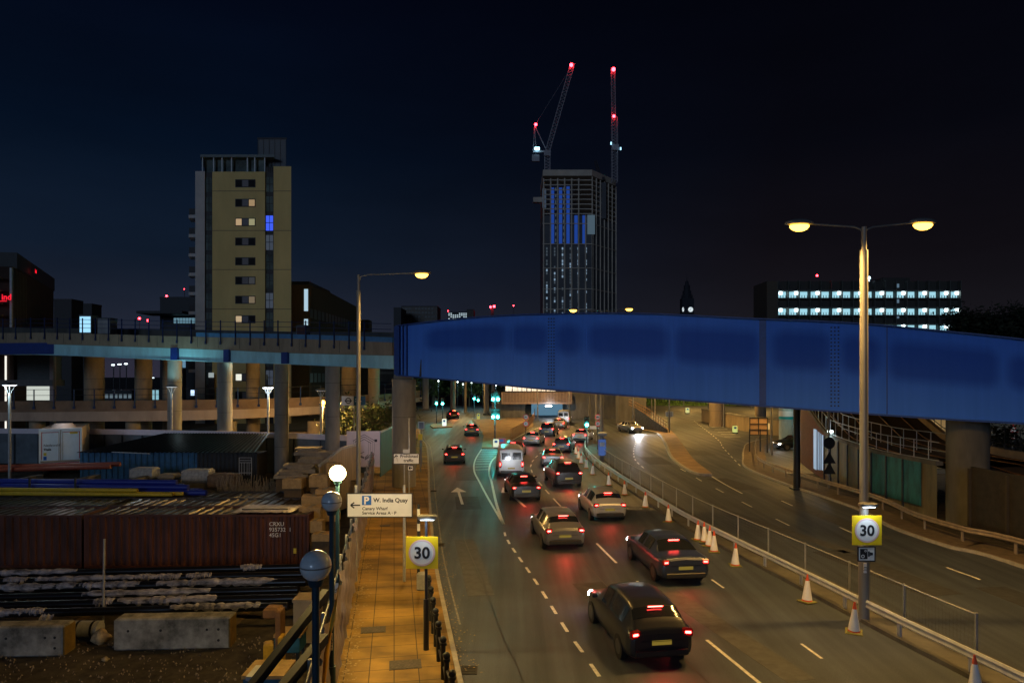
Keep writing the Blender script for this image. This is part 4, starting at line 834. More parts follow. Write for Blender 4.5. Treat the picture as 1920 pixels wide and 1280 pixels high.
# lit bollards
def bollard(px_, py, hpx, c, e, lb, w_=.45):
    p = G(px_, py, .0); h = hpx/F*p.y; t = T('lit_bollard', lb, 'bollard', p, 0, 'illuminated traffic bollards'); m = MB(); m.box((0, 0, h*.55), (w_, .25, h*.9), 0, 0, .06); m.build('body', emis('boll%.2f%.2f' % (c[0], e), c, e), t); m = MB(); m.box((0, 0, h*.06), (w_*1.15, .4, h*.12)); m.build('base', DSTEEL, t); m = MB(); m.box((0, -.14, h*.75), (w_*.5, .02, h*.25)); m.build('symbol_panel', SBL, t)
bollard(930, 840, 17, (.9, 1, .75), .8, 'white lit bollard below the stacked green signals', .6); bollard(833, 800, 15, (.9, 1, .9), 1.1, 'white lit bollard between the two left green signals', .6); bollard(940, 839, 18, (.45, .08, .14), .35, 'dull pink panel bollard at the island tip', .9)
bollard(897, 787, 12, (.8, .8, .2), .5, 'yellow topped bollard on the island left of the stacked signals', .5); bollard(1378, 812, 14, (.8, .85, .25), .7, 'yellow-green lit bollard before the brown ramp wall', .6); bollard(1289, 775, 11, (.9, .9, .35), .7, 'small lit bollard on the far yellow road', .7)
# brown wall of the ramp at far right road
t = T('ramp_parapet', 'low brown parapet wall curving between the far road and the grass bank', 'wall'); 
m = MB(); A_ = [Vector((XX(1320, 112), 112, 0)), Vector((XX(1400, 92), 92, 0)), Vector((XX(1470, 84), 84, 0)), Vector((50, 82, 0)), Vector((75, 80, 0))]; m.extr(A_, [(0, 0), (0, 1.9), (.4, 1.9), (.4, 0)]); m.build('wall', CONCW, t); m = MB(); m.extr(A_, [(-.1, 1.9), (-.1, 2.1), (.5, 2.1), (.5, 1.9)]); m.build('coping', CONC, t)
# ------------------------------------------------------------------ traffic signals
def signal(base, H, heads, lb, mast=None):
    t = T('traffic_signal', lb, 'traffic light', base, 0, 'green traffic signals'); m = MB(); m.tube([(0, 0, 0), (0, 0, H+.4)], .07, 10); m.build('pole', DSTEEL, t)
    for dx, z in heads:
        m = MB(); m.box((dx, -.12, z+.3), (.32, .22, .95), 0, 0, .03); m.box((dx, -.04, z+.3), (.5, .03, 1.15)); h = m.build('signal_head', BLACK, t)
        for k in range(3): 
            m = MB(); m.tube([(dx, -.235, z+k*.3), (dx, -.26, z+k*.3)], .11, 16)
            vv = []
            for p in m.v: pass
            m = MB(); disc(m, (dx, z+k*.3), .155 if k == 0 else .105, -.245); m.build('signal_lens', L_TEAL if k == 0 else BLACK, h)
            m = MB(); 
            vs_ = [(dx+.125*math.cos(a), yy, z+k*.3+.125*math.sin(a)) for yy in (-.24, -.42) for a in [math.pi*j/8 for j in range(9)]]; m.add(vs_, [(j, j+1, j+10, j+9) for j in range(8)]); m.build('visor', BLACK, h)
        lamp(t, (dx, -.6, z), 240, (.05, .95, .85), .12)
b = G(928, 834); signal(b, ZZ(742, b.y), [(-.18, ZZ(748, b.y)), (.34, ZZ(748, b.y)), (-.18, ZZ(781, b.y)), (.30, ZZ(781, b.y))], 'tall signal pole with two pairs of green lights, one above the other')
b = G(818.6, 793); signal(b, ZZ(752, b.y), [(0, ZZ(756, b.y))], 'left one of the twin green signals beyond the left pier')
b = G(830, 797); signal(b, ZZ(752, b.y), [(0, ZZ(756.5, b.y))], 'right one of the twin green signals, behind the lit white bollard')
b = G(889, 783); signal(b, ZZ(743, b.y), [(0, ZZ(747, b.y)), (.75, ZZ(750, b.y))], 'green signal between the twin signals and the stacked ones')
b = G(1100, 840); signal(b, ZZ(792, b.y), [(0, ZZ(796, b.y))], 'lone green signal at the bend of the busy lanes')
# ------------------------------------------------------------------ vehicles
def car(kind, colr, label, loc, rz, lights='rear', cat='car', group='vehicles driving away in the busy lanes', brake=1.0, head=True):
    ST = {'hatch': [(0, .72, .34, .82, .86, .66), (.05, .82, .28, .90, .96, .68), (.22, .87, .24, .94, 1.12, .66), (.55, .89, .22, .95, 1.38, .60), (.95, .90, .22, .95, 1.46, .60), (1.9, .90, .22, .94, 1.49, .60), (2.5, .90, .22, .93, 1.42, .60), (3.05, .88, .22, .92, 1.05, .66), (3.3, .87, .22, .90, .97, .70), (3.9, .84, .24, .78, .84, .66), (4.15, .76, .28, .66, .72, .60), (4.22, .66, .34, .58, .62, .55)],
          'saloon': [(0, .74, .36, .88, .92, .70), (.06, .84, .28, .95, 1.00, .72), (.3, .89, .24, .97, 1.04, .72), (.8, .91, .22, .96, 1.08, .70), (1.25, .91, .22, .95, 1.34, .60), (1.6, .91, .22, .95, 1.42, .58), (2.3, .91, .22, .94, 1.44, .58), (2.85, .91, .22, .93, 1.37, .58), (3.4, .89, .22, .92, 1.04, .64), (3.7, .88, .22, .90, .97, .70), (4.35, .84, .24, .78, .84, .66), (4.58, .74, .30, .64, .70, .6)],
          'suv': [(0, .78, .40, 1.0, 1.04, .72), (.06, .88, .32, 1.06, 1.14, .72), (.25, .93, .28, 1.1, 1.42, .68), (.5, .94, .26, 1.1, 1.62, .66), (1.0, .95, .26, 1.1, 1.70, .64), (2.2, .95, .26, 1.08, 1.70, .64), (2.75, .95, .26, 1.07, 1.60, .64), (3.3, .93, .26, 1.05, 1.20, .70), (3.6, .92, .26, 1.03, 1.12, .76), (4.3, .88, .28, .92, .98, .72), (4.52, .80, .34, .78, .84, .66), (4.6, .7, .4, .7, .74, .6)],
          'van': [(0, .90, .42, 1.1, 2.0, .80), (.05, .94, .36, 1.1, 2.06, .84), (.3, .96, .32, 1.1, 2.12, .86), (1.5, .97, .32, 1.1, 2.14, .86), (3.2, .97, .32, 1.1, 2.12, .84), (3.7, .97, .32, 1.1, 2.02, .82), (4.3, .96, .32, 1.1, 1.4, .78), (4.6, .95, .32, 1.08, 1.18, .78), (5.05, .88, .34, .85, .92, .72), (5.2, .78, .4, .7, .76, .66)]}[kind]
    L = ST[-1][0]; S = []
    k_ = 4
    for i in range(len(ST)-1):
        for j in range(k_): 
            a = ST[max(i-1, 0)]; b = ST[i]; c = ST[i+1]; d = ST[min(i+2, len(ST)-1)]; tt = j/k_
            S.append([.5*((2*b[q])+(c[q]-a[q])*tt+(2*a[q]-5*b[q]+4*c[q]-d[q])*tt*tt+(3*b[q]-3*c[q]+d[q]-a[q])*tt**3) for q in range(6)] if 0 else [b[q]+(c[q]-b[q])*tt for q in range(6)])
    S.append(list(ST[-1]))
    def ring(s):
        x, w_, zb_, zl, zr, rw = s; zr = max(zr, zl+.03); h = [(0, zb_), (w_*.8, zb_), (w_*.96, zb_+.08), (w_, zb_+(zl-zb_)*.4), (w_*.995, zb_+(zl-zb_)*.75), (w_*.96, zl), (w_*.94+(rw-w_*.94)*.08, zl+(zr-zl)*.08), (w_*.94+(rw-w_*.94)*.55, zl+(zr-zl)*.5), (rw*1.02, zl+(zr-zl)*.86), (rw*.93, zl+(zr-zl)*.97), (rw*.6, zr+.01), (0, zr+.03)]
        return [(p[0], x, p[1]) for p in h]+[(-p[0], x, p[1]) for p in h[-2:0:-1]]
    RG = [ring(s) for s in S]; n = len(RG[0])
    t = T({'van': 'van', 'suv': 'estate_car'}.get(kind, 'car') if cat == 'car' else cat, label, cat, loc, rz, group)
    pm_ = mat('car_paint_%.2f_%.2f_%.2f' % colr, colr, .28, .2, var=0, spec=.5)
    m = MB(); m.add([p for r in RG for p in r], [(i*n+k, i*n+(k+1) % n, (i+1)*n+(k+1) % n, (i+1)*n+k) for i in range(len(RG)-1) for k in range(n)], 0, True)
    m.add(RG[0], [tuple(range(n))], 0, False); m.add(RG[-1], [tuple(range(n-1, -1, -1))], 0, False); m.build('body', pm_, t)
    def patch(i0, i1, k0, k1, d):
        vs_ = []; fs = []; c = k1-k0+1
        for i in range(i0, i1+1):
            for k in range(k0, k1+1):
                p = Vector(RG[i][k % n]); a = Vector(RG[min(i+1, len(RG)-1)][k % n])-Vector(RG[max(i-1, 0)][k % n]); b = Vector(RG[i][(k+1) % n])-Vector(RG[i][(k-1) % n]); nn_ = b.cross(a).normalized()*1; cc = Vector((0, p.y, .8)); 
                if nn_.dot(p-cc) < 0: nn_ = -nn_
                vs_.append(p+nn_*d)
        for i in range(i1-i0):
            for k in range(c-1): fs.append((i*c+k, i*c+k+1, (i+1)*c+k+1, (i+1)*c+k))
        return vs_, fs
    def win(nm, i0, i1, k0, k1): m = MB(); v, f_ = patch(i0, i1, k0, k1, .008); m.add(v, f_, 0, True); m.build(nm, GLASSD, t)
    ri = lambda x: min(range(len(S)), key=lambda q: abs(S[q][0]-x))
    if kind == 'van':
        m = MB(); [m.box((s*.4, -.012, 1.55), (.62, .01, .5)) for s in (-1, 1)]; m.build('rear_window', GLASSD, t); win('windscreen', ri(3.78), ri(4.27), 8, 14); win('side_window', ri(3.0), ri(3.9), 6, 8); win('side_window', ri(3.0), ri(3.9), 14, 16)
    else:
        r0 = {'hatch': (.2, .6), 'saloon': (.82, 1.35), 'suv': (.22, .55)}[kind]; f0 = {'hatch': (2.55, 3.02), 'saloon': (2.9, 3.38), 'suv': (2.8, 3.28)}[kind]
        win('rear_window', ri(r0[0])+(1 if kind != 'saloon' else 0), ri(r0[1]), 8, 14); win('windscreen', ri(f0[0]), ri(f0[1]), 8, 14)
        mid = (r0[1]+f0[0])/2
        for kk in ((6, 8), (14, 16)): win('side_window', ri(r0[1])+1, ri(mid), *kk); win('side_window', ri(mid)+1, ri(f0[0]), *kk)
    # mirrors and seams
    if kind != 'van':
        for s in (-1, 1): m = MB(); m.box((s*(ST[4][1]+.07), f0[1]-.25, ST[4][3]+.08), (.16, .1, .12), 0, 0, .03); m.build('mirror', pm_, t)
        m = MB(); m.box((0, -.012, {'hatch': .70, 'saloon': .76, 'suv': .86}[kind]), (ST[0][1]*1.5, .012, .012)); m.box((0, -.02, .52), (ST[0][1]*1.6, .012, .012)); m.build('boot_seam', BLACK, t)
    # wheels
    for wx in (L*.19, L*.81):
        for s in (-1, 1):
            xw = s*(ST[4][1]-.10); m = MB(); m.tube([(xw-.1, wx, .32), (xw+.1, wx, .32)], .32, 20); o = m.build('wheel', BLACK, t); m = MB(); m.tube([(xw+s*.1, wx, .32), (xw+s*.106, wx, .32)], .2, 14); m.build('rim', mat('rim_grey', (.10, .10, .105), .4, .5, var=0), o)
    zt = {'hatch': .88, 'saloon': .86, 'suv': 1.0, 'van': .95}[kind]; wt = ST[1][1]; on = lights in ('rear', 'both')
    for s in (-1, 1):
        m = MB(); hh = .5 if kind == 'van' else .17; m.box((s*(wt-.13), .03, zt-(.0)), (.27 if kind != 'van' else .14, .1, hh+.04), s*-.25, 0, .03); hs_ = m.build('lamp_housing', mat('lens_red', (.22, .01, .012), .2, var=0), t); m = MB(); m.box((s*(wt-.12), -.012, zt+.01), (.15 if kind != 'van' else .07, .05, hh*.45), s*-.25, 0, .02); m.build('tail_lamp', emis('tail_on%.1f' % brake, (1, .03, .025), 30*brake) if on else mat('tail_off', (.25, .01, .01), .3, var=0), t)
        m = MB(); m.box((s*(wt-.2), L-.12, .66 if kind != 'van' else .85), (.3, .2, .14), s*.5, 0, .02); m.build('headlight', emis('head_on', (.9, .95, 1), 40) if lights != 'off' else mat('head_off', (.4, .42, .45), .15, var=0), t)
    m = MB(); m.box((0, -.0 if kind != 'van' else -.02, .66), (.52, .03, .115)); m.build('number_plate', emis('plate_rear', (.9, .62, .08), .22), t)
    m = MB(); m.box((0, .0, .40), (ST[1][1]*1.7, .09, .18), 0, 0, .03); m.build('bumper', mat('bumper', (.02, .02, .02), .5, var=0), t)
    if on: m = MB(); m.box((0, S[ri(.55)][0]-.1 if kind != 'saloon' else 1.2, {'hatch': 1.425, 'saloon': 1.37, 'suv': 1.66, 'van': 2.1}[kind]), (.4, .03, .02)); m.build('brake_lamp', emis('tail_hi', (1, .05, .04), 18*brake), t)
    if head and lights != 'off':
        lamp(t, (0, L+.25, .66), 230, (.86, .92, 1), .12, 'SPOT', (0, 1, -.10), R(75), .8)
    if on: lamp(t, (0, -.12, .75), 38*brake, (1, .06, .04), .2, 'SPOT', (0, -1, -.45), R(140), .6)
    return t
laneB = smooth([Vector((7.0, 6, 0)), Vector((4.9, 12, 0)), Vector((3.75, 17.6, 0)), Vector((2.2, 29.2, 0)), Vector((.85, 40, 0)), Vector((-.05, 50, 0)), Vector((-.05, 60, 0)), Vector((1.6, 70, 0)), Vector((3.4, 79, 0)), Vector((6.3, 94, 0)), Vector((9.0, 112, 0))], 6)
laneC = smooth([Vector((8.7, 8, 0)), Vector((7.1, 17, 0)), Vector((5.75, 27, 0)), Vector((4.4, 40, 0)), Vector((3.3, 50, 0)), Vector((3.7, 60, 0)), Vector((5.8, 70, 0)), Vector((8.6, 80, 0)), Vector((12, 95, 0))], 6)
left = smooth([Vector((-2.6, 40, 0)), Vector((-4.8, 57, 0)), G(868, 850), G(885, 822), G(872, 796), G(838, 778), Vector((-22, 185, 0))], 6)
def place(path, Y, dx=0):
    for a, b in zip(path, path[1:]):
        if a.y <= Y <= b.y: 
            p = a.lerp(b, (Y-a.y)/(b.y-a.y)); d = b-a; return p+Vector((dx, 0, 0)), math.atan2(d.y, d.x)-math.pi/2
C_ = [(laneB, 17.3, 'hatch', (.02, .022, .03), 'dark hatchback nearest the camera in the left busy lane, rear fully in view', 1.4),
 (laneB, 28.8, 'hatch', (.13, .13, .14), 'grey hatchback braking in the left busy lane, level with the bunch of four cones', 1.6),
 (laneB, 40, 'saloon', (.02, .02, .022), 'black saloon in the left busy lane, third from the camera', 1),
 (laneB, 50, 'van', (.30, .30, .30), 'white van in the left busy lane beside the gore markings', 1),
 (laneB, 61, 'hatch', (.1, .015, .015), 'dark red hatchback in the left busy lane beside the island tip', 1),
 (laneB, 72, 'saloon', (.2, .2, .21), 'silver saloon entering the bend in the left busy lane', 1.3),
 (laneB, 83, 'suv', (.03, .03, .035), 'black estate beyond the bend in the left busy lane', 1.5),
 (laneB, 95, 'hatch', (.25, .25, .25), 'pale hatchback queueing before the low road bridge, left lane', 1.8),
 (laneB, 104, 'van', (.3, .3, .3), 'farthest van about to pass under the low road bridge', 1.8),
 (laneC, 24, 'saloon', (.03, .04, .07), 'dark blue saloon in the right busy lane beside the 30 sign column', 1),
 (laneC, 34.5, 'hatch', (.30, .30, .31), 'silver hatchback in the right busy lane beyond the bunch of four cones', 1),
 (laneC, 45, 'suv', (.02, .02, .02), 'black estate in the right busy lane under the left half of the girder', 1.3),
 (laneC, 55, 'saloon', (.15, .15, .16), 'grey saloon in the right busy lane next to the five far cones', 1),
 (laneC, 65.5, 'hatch', (.02, .03, .06), 'blue-black hatchback at the bend in the right busy lane', 1.4),
 (laneC, 76, 'saloon', (.25, .25, .26), 'silver saloon past the lone green signal', 1.5),
 (left, 57, 'hatch', (.03, .03, .035), 'dark hatchback alone on the left branch road before the signals', 1.1),
 (left, 84, 'saloon', (.12, .12, .13), 'grey saloon on the left branch road level with the stacked signals', 1.2),
 (left, 118, 'hatch', (.08, .02, .02), 'distant dark red hatchback passing the twin green signals', 1.5)]
for pth, Y, kd, c, lb, br in C_:
    p, rz = place(pth, Y); car(kd, c, lb, p, rz, brake=br, cat='van' if kd == 'van' else 'car', head=(Y > 26))
p = G(1148, 812); sc_ = car('saloon', (.15, .15, .17), 'car coming out of the slip road with bright white headlamps', p+Vector((2.0, 4.2, 0)), R(180+16), 'front', group='vehicles on the side roads')
for ch in sc_.children:
    if ch.type == 'LIGHT': ch.data.energy = 1600; ch.data.spot_size = R(110)
lamp(bpy.data.objects[-1] if 0 else T('x', 'x', 'x') if 0 else None, (XX(1155, 90), 90, 1.0), 300, (.75, .87, 1), .15) if 0 else None
p = Vector((XX(1463, 68), 68, 0)); car('hatch', (.008, .012, .018), 'dark car with one headlamp showing, waiting by the brick wall', p+Vector((3.9, 1.2, 0)), R(98), 'front', group='vehicles on the side roads', head=False)
# ------------------------------------------------------------------ yard: containers, pipes, barriers, trailer
CR = mat('container_red', (.085, .030, .020), .65, .1, var=.55, scale=1.2, streak=(1, 1, .3)); CB = mat('container_blue', (.03, .11, .22), .6, .1, var=.3); CG = mat('container_dark', (.05, .045, .05), .6, .2, var=.3); CGT = mat('roof_glint', (.07, .06, .055), .28, .7, var=.5, scale=.6)
def corr(m, a, b, z0, z1, dep, pitch, nrm):    # corrugated vertical sheet from a to b
    a = Vector(a); b = Vector(b); L = (b-a).length; d = (b-a).normalized(); n = Vector(nrm); k = int(L/pitch); vs = []
    for i in range(k):
        for s_, q in ((0, 0), (.36, 0), (.5, 1), (.86, 1)): p = a+d*((i+s_)*L/k)+n*dep*(-q); vs += [(p.x, p.y, z0), (p.x, p.y, z1)]
    p = b; vs += [(p.x, p.y, z0), (p.x, p.y, z1)]
    m.add(vs, [(2*i, 2*i+2, 2*i+3, 2*i+1) for i in range(len(vs)//2-1)])
def container(name, label, x1, L, y0, z0, H, mt, rmt, W=2.44, rz=0):
    t = T(name, label, 'shipping container', (x1, y0, z0), rz, 'shipping containers in the yard')
    m = MB(); corr(m, (-L+.12, .02, 0), (-.12, .02, 0), .15, H-.12, .08, .42, (0, -1, 0)); m.v = [(p[0], p[1], p[2]) for p in m.v]; m.build('side_panel', mt, t)
    m = MB(); m.bb(-L, 0, .0, .12, 0, .15); m.bb(-L, 0, 0, .12, H-.12, H); m.bb(-.12, 0, 0, .14, .15, H-.12); m.bb(-L, -L+.12, 0, .14, .15, H-.12)
    m.bb(-L, 0, W-.1, W, H-.12, H); m.bb(-L, 0, W-.1, W, 0, .15); m.bb(-.12, 0, .14, W-.1, H-.12, H); m.build('frame', mt, t)
    m = MB(); m.bb(-.06, -.02, .14, W-.1, .15, H-.12); m.bb(-L+.02, -L+.06, .14, W-.1, .15, H-.12); m.bb(-L+.1, -.1, W-.06, W-.02, .1, H-.1); m.build('end_panel', mt, t)
    m = MB(); k = int(L/.55)
    for i in range(k): 
        x = -L+.15+(L-.3)*i/k; m.add([(x, .12, H-.08), (x+.38, .12, H-.08), (x+.42, .12, H-.01), (x+.50, .12, H-.01), (x+.56, .12, H-.08), (x, W-.1, H-.08), (x+.38, W-.1, H-.08), (x+.42, W-.1, H-.01), (x+.50, W-.1, H-.01), (x+.56, W-.1, H-.08)], [(i_, i_+1, i_+6, i_+5) for i_ in range(4)])
    m.build('roof', rmt, t); return t
X1 = XX(579, 37)
c1 = container('shipping_container', 'rust red container with white code lettering at its right end', X1, 12.19, 37, -3, 2.9, CR, CGT)
text('CRXU\n935732  1\n45G1', .30, mat('code_white', (.9, .9, .9), .6, var=.3, scale=20), c1, (-2.15, -.012, 2.30), bold=.002)
m = MB(); m.box((-.75, -.01, .95), (.16, .01, .28)); m.build('label_plate', mat('label_y', (.6, .5, .05), .6, var=0), c1)
m = MB(); m.box((0, 0, .01), (12.19*.3, .01, .02)); 
container('shipping_container', 'second container roof directly behind the red one', X1-.2, 12.19, 39.7, -3, 2.88, CG, CGT)
container('shipping_container', 'third container roof, carrying the yellow and blue pipes', X1-.7, 12.19, 42.4, -3, 2.86, CG, CGT)
container('shipping_container', 'red container continuing past the left edge of the picture', X1-12.35, 12.19, 37.05, -3, 2.85, CR, CGT)
container('shipping_container', 'dark container roof behind the left red container', X1-12.6, 12.19, 39.8, -3, 2.85, CG, CGT)
# white bags on the roof
t = T('plastic_sheeting', 'crumpled white sheeting lying on the red container roof', 'plastic sheet', (XX(510, 39), 38.3, -.1))
m = MB(); N_ = 22; vs = [((i/N_-.5)*3.3, (k/8-.5)*2.2, .06+.05*random.random()*(0 if i in (0, N_) else 1)) for i in range(N_+1) for k in range(9)]; m.add(vs, [(i*9+k, (i+1)*9+k, (i+1)*9+k+1, i*9+k+1) for i in range(N_) for k in range(8)], 0, False)
o = m.build('sheet', mat('white_wrap', (.42, .40, .42), .5, var=.45, scale=3), t)
m = MB(); m.tube([(-1.2, -.6, .16), (1.3, -.5, .16)], .03, 6); m.build('lashing', BLACK, t)
# blue corrugated container with peaked dark roof (shed)
t = T('corrugated_shed', 'blue corrugated container with a shiny dark corrugated roof over it', 'shed', (0, 0, 0))
xa, xb = XX(150, 50), XX(392, 50)
m = MB(); corr(m, (xa, 50, 0), (xb, 50, 0), -.6, ZZ(848, 50), .08, .42, (0, -1, 0)); m.build('wall', CB, t); m = MB(); m.bb(xa, XX(480, 50), 50.15, 52.3, -.6, ZZ(850, 50)-.05); m.build('body', CG, t)
m = MB(); corr(m, (XX(366, 49.6), 49.9, 0), (XX(482, 49.9), 49.9, 0), -.6, ZZ(848, 50), .05, .3, (0, -1, 0)); m.build('wall', mat('near_black_sheet', (.015, .015, .017), .6, var=.3), t)
m = MB(); vs = []; K_ = 5; nx = 150
for r_ in range(K_+1):
    yy = 49.6+r_*.55; zz = ZZ(848, 50)+.02+.23*r_; xl = XX(150, 50)+r_*1.0; xr = XX(484, 50)
    for i in range(nx+1): vs.append((xl+(xr-xl)*i/nx, yy, zz+(.07 if i % 4 in (1, 2) else 0)))
m.add(vs, [(r_*(nx+1)+i, r_*(nx+1)+i+1, (r_+1)*(nx+1)+i+1, (r_+1)*(nx+1)+i) for r_ in range(K_) for i in range(nx)]); m.build('roof', mat('shiny_roof', (.02, .02, .022), .3, .6, var=.3), t)
m = MB(); m.bar((XX(202, 49), 49.5, ZZ(847, 49.5)), (XX(274, 49), 49.5, ZZ(850, 49.5)), .06, .06); m.build('gutter', STEEL, t)
# trailer
Yt = 51; t = T('lorry_trailer', 'white refrigerated trailer seen from its rear doors', 'trailer', (XX(114, Yt), Yt, -.3), R(27))
wT = 66/F*Yt; zt = ZZ(803, Yt)+.3; zb = ZZ(866, Yt)+.3; WB = mat('trailer_white', (.72, .82, .88), .45, var=.06)
m = MB(); m.box((0, 3.05, (zt+zb)/2), (wT, 6, zt-zb), 0, 0, .04); m.build('body', mat('trailer_side', (.42, .34, .25), .5, var=.1), t)
for s in (-1, 1):
    m = MB(); m.box((s*wT/4, .02, (zt+zb)/2+.02), (wT/2-.06, .05, zt-zb-.25)); o = m.build('door', WB, t); o['label'] = 'white rear door'
    m = MB(); m.tube([(s*.12, -.03, zb+.15), (s*.12, -.03, zt-.2)], .018, 6); m.build('lock_bar', STEEL, o)
m = MB(); tw = mat('red_tape', (.45, .03, .05), .5, var=0); zc_ = (zt+zb)/2
for s in (-1, 1): m.box((s*(wT/2-.13), -.012, zc_), (.05, .006, zt-zb-.45)); m.box((s*(wT/4), -.012, zt-.27), (wT/2-.3, .006, .045))
m.build('reflective_tape', tw, t)
m = MB(); m.box((0, .0, zt-.05), (wT+.06, .1, .12)); m.box((-wT/2, 0, zc_), (.08, .1, zt-zb)); m.box((wT/2, 0, zc_), (.08, .1, zt-zb)); m.build('door_frame', WB, t)
m = MB(); m.box((.82, -.02, zt-.35), (.5, .01, .12)); m.build('yellow_plate', mat('label_y', 0), t)
text('Nedewald', .25, mat('sign_black', 0), t, (-1.07, -.013, zc_-.05), bold=.0); text('Thale', .21, mat('sign_black', 0), t, (-1.07, -.013, zc_-.34), bold=.008)
m = MB(); m.box((-.98, -.013, zc_-.62), (.18, .006, .22)); m.build('sticker', mat('label_y', 0), t); m = MB(); m.box((-.98, -.013, zc_-.92), (.2, .006, .28)); m.build('sticker', SBL, t)
m = MB(); m.box((0, 0, zb-.08), (wT, .12, .14)); m.build('bumper', WHITE, t); m = MB(); m.box((0, -.07, zb-.05), (wT*.9, .02, .06)); m.build('lamp_bar', tw, t)
for s in (-1, 1):
    for k in (1.6, 2.9, 4.2): m = MB(); m.tube([(s*1.1-.14, k, .5), (s*1.1+.14, k, .5)], .5, 18); m.build('wheel', BLACK, t)
m = MB(); m.tube([(0, 1.5, zt), (0, 1.5, zt+.3)], [.85, .6], 20); m.build('roof_unit', mat('unit_cream', (.4, .36, .3), .6, var=.1), t)
# long pale hoarding rail
t = T('pale_hoarding', 'long dark hoarding topped with a bright pale band behind the shed and trailer', 'hoarding')
A_ = [P(-160, 802, 58.5), P(0, 803, 58.3), P(165, 804, 57.6), P(250, 805, 55.2), P(420, 808, 53.3), P(560, 812, 52.6), P(700, 818, 51.5)]
m = MB(); m.extr(A_, [(0, -.42), (0, 0), (-.1, 0), (-.1, -.42)]); m.build('pale_band', mat('pale_band', (.70, .62, .68), .5, var=.08), t); lamp(t, (XX(100, 50), 51, 4.8), 60, (1, .9, 1), .4)
m = MB(); m.extr([p+Vector((0, .03, 0)) for p in A_], [(0, -3.6), (0, -.43), (-.1, -.43), (-.1, -3.6)]); m.build('panels', mat('hoard_grey', (.10, .12, .14), .6, var=.4, scale=.7), t)
for p in resample(A_, 2.2): m = MB(); m.box(p+Vector((0, -.06, -2.0)), (.1, .06, 3.1)); m.build('post', DSTEEL, t)
# white logo hoarding
t = T('logo_hoarding', 'pale pink hoarding panel with a dark hexagonal line logo', 'hoarding', (XX(690, 49.5), 49.5, 0)); zb = ZZ(866, 49.5)-.35; zt = ZZ(808, 49.5); xa = -1.55; xb = XX(713, 49.5)-XX(690, 49.5)
m = MB(); m.bb(xa, xb, 0, .1, zb, zt); m.build('panel', mat('logo_panel', (.62, .52, .54), .6, var=.05), t)
LG = mat('logo_ink', (.02, .018, .03), .5, var=0); cx = -.28; cz = (zt+zb)/2+.12; m = MB(); s_ = .78
def hx(k, r): a = math.pi/2+k*math.pi/3; return (cx+r*math.cos(a), -.01, cz+r*math.sin(a))
for r in (.45, .64, .83, 1.0):
    for a, b in (((0), (1)), (5, 0))[:2]: m.bar(hx(a, r*s_*1.2), hx(b, r*s_*1.2), .01, .035) if r > .6 else None
    x_ = r*s_*1.04; m.bar((cx+x_-.05, -.01, cz+.45-r*.1), (cx+x_-.05, -.01, cz-.5), .01, .035); m.bar((cx-x_+.05, -.01, cz+.5), (cx-x_+.05, -.01, cz-.45-r*.05), .01, .035)
    m.bar((cx-x_+.05, -.01, cz-.45-r*.05), (cx, -.01, cz-.55-r*.25+.35*(r < .6)), .01, .035); m.bar((cx+x_-.05, -.01, cz-.5), (cx+.05, -.01, cz-.9+.3*(1-r)), .01, .035)
m.build('logo', LG, t)
m = MB(); m.box((xb-.32, -.012, zt-.68), (.2, .006, .2)); m.build('logo_square', LG, t)
t2 = T('teal_hoarding', 'dark teal boarded hoarding between the logo panel and the thick pier', 'hoarding'); m = MB(); pth = [Vector((XX(714, 49.4), 49.4, 0)), Vector((XX(738, 55), 56, 0))]; m.extr(pth, [(0, 0), (0, 3.35), (-.06, 3.35), (-.06, 0)]); m.build('boards', mat('teal_board', (.05, .11, .10), .7, var=.3, streak=(3, 3, .2)), t2); m = MB(); m.extr(pth, [(.04, 3.3), (.04, 3.42), (-.1, 3.42), (-.1, 3.3)]); m.build('capping', STEEL, t2)
lamp(t, (.6, -2.6, 3.9), 45, (1, .86, .95), .3)
# pallet-side wall boards near
t = T('boarded_fence', 'pale boarded fence stepping up the yard edge behind the lit globe lamp', 'fence')
A_ = [Vector((XX(600, 44), 44, -.6)), Vector((XX(640, 47), 47, .2)), Vector((XX(668, 48.5), 48.5, .3))]; m = MB(); m.extr(A_, [(0, -2), (0, 2.2), (-.08, 2.2), (-.08, -2)]); m.build('boards', mat('warm_board', (.3, .24, .17), .7, var=.3, streak=(3, 3, .2)), t); m = MB(); m.extr(A_, [(.05, 2.15), (.05, 2.3), (-.12, 2.3), (-.12, 2.15)]); m.build('capping', STEEL, t)
# station sign
Yq = 52; t = T('station_sign', 'white and dark blue station sign with a ring and bar roundel', 'sign', (XX(663, Yq), Yq, 0)); z = ZZ(751, Yq)
board(t, XX(652, Yq)-XX(663, Yq), z, .92, .70, SWH, 0); board(t, XX(675, Yq)-XX(663, Yq)-.05, z, .93, .68, mat('panel_navy', (.01, .07, .12), .5, var=0), 0, 'dark_panel'); xo = XX(653, Yq)-XX(663, Yq)
m = MB(); disc(m, (xo, z), .23, -.014, r0=.155); m.box((xo, -.016, z), (.55, .006, .09)); m.build('roundel', INK, t)
m = MB(); m.box((.3, -.014, z+.12), (.35, .006, .05)); m.box((.35, -.014, z-.05), (.5, .006, .04)); m.build('lettering_lines', SWH, t); m = MB(); m.tube([(.02, .06, 0), (.02, .06, z-.3)], .06, 10); m.build('post', GREYP, t)
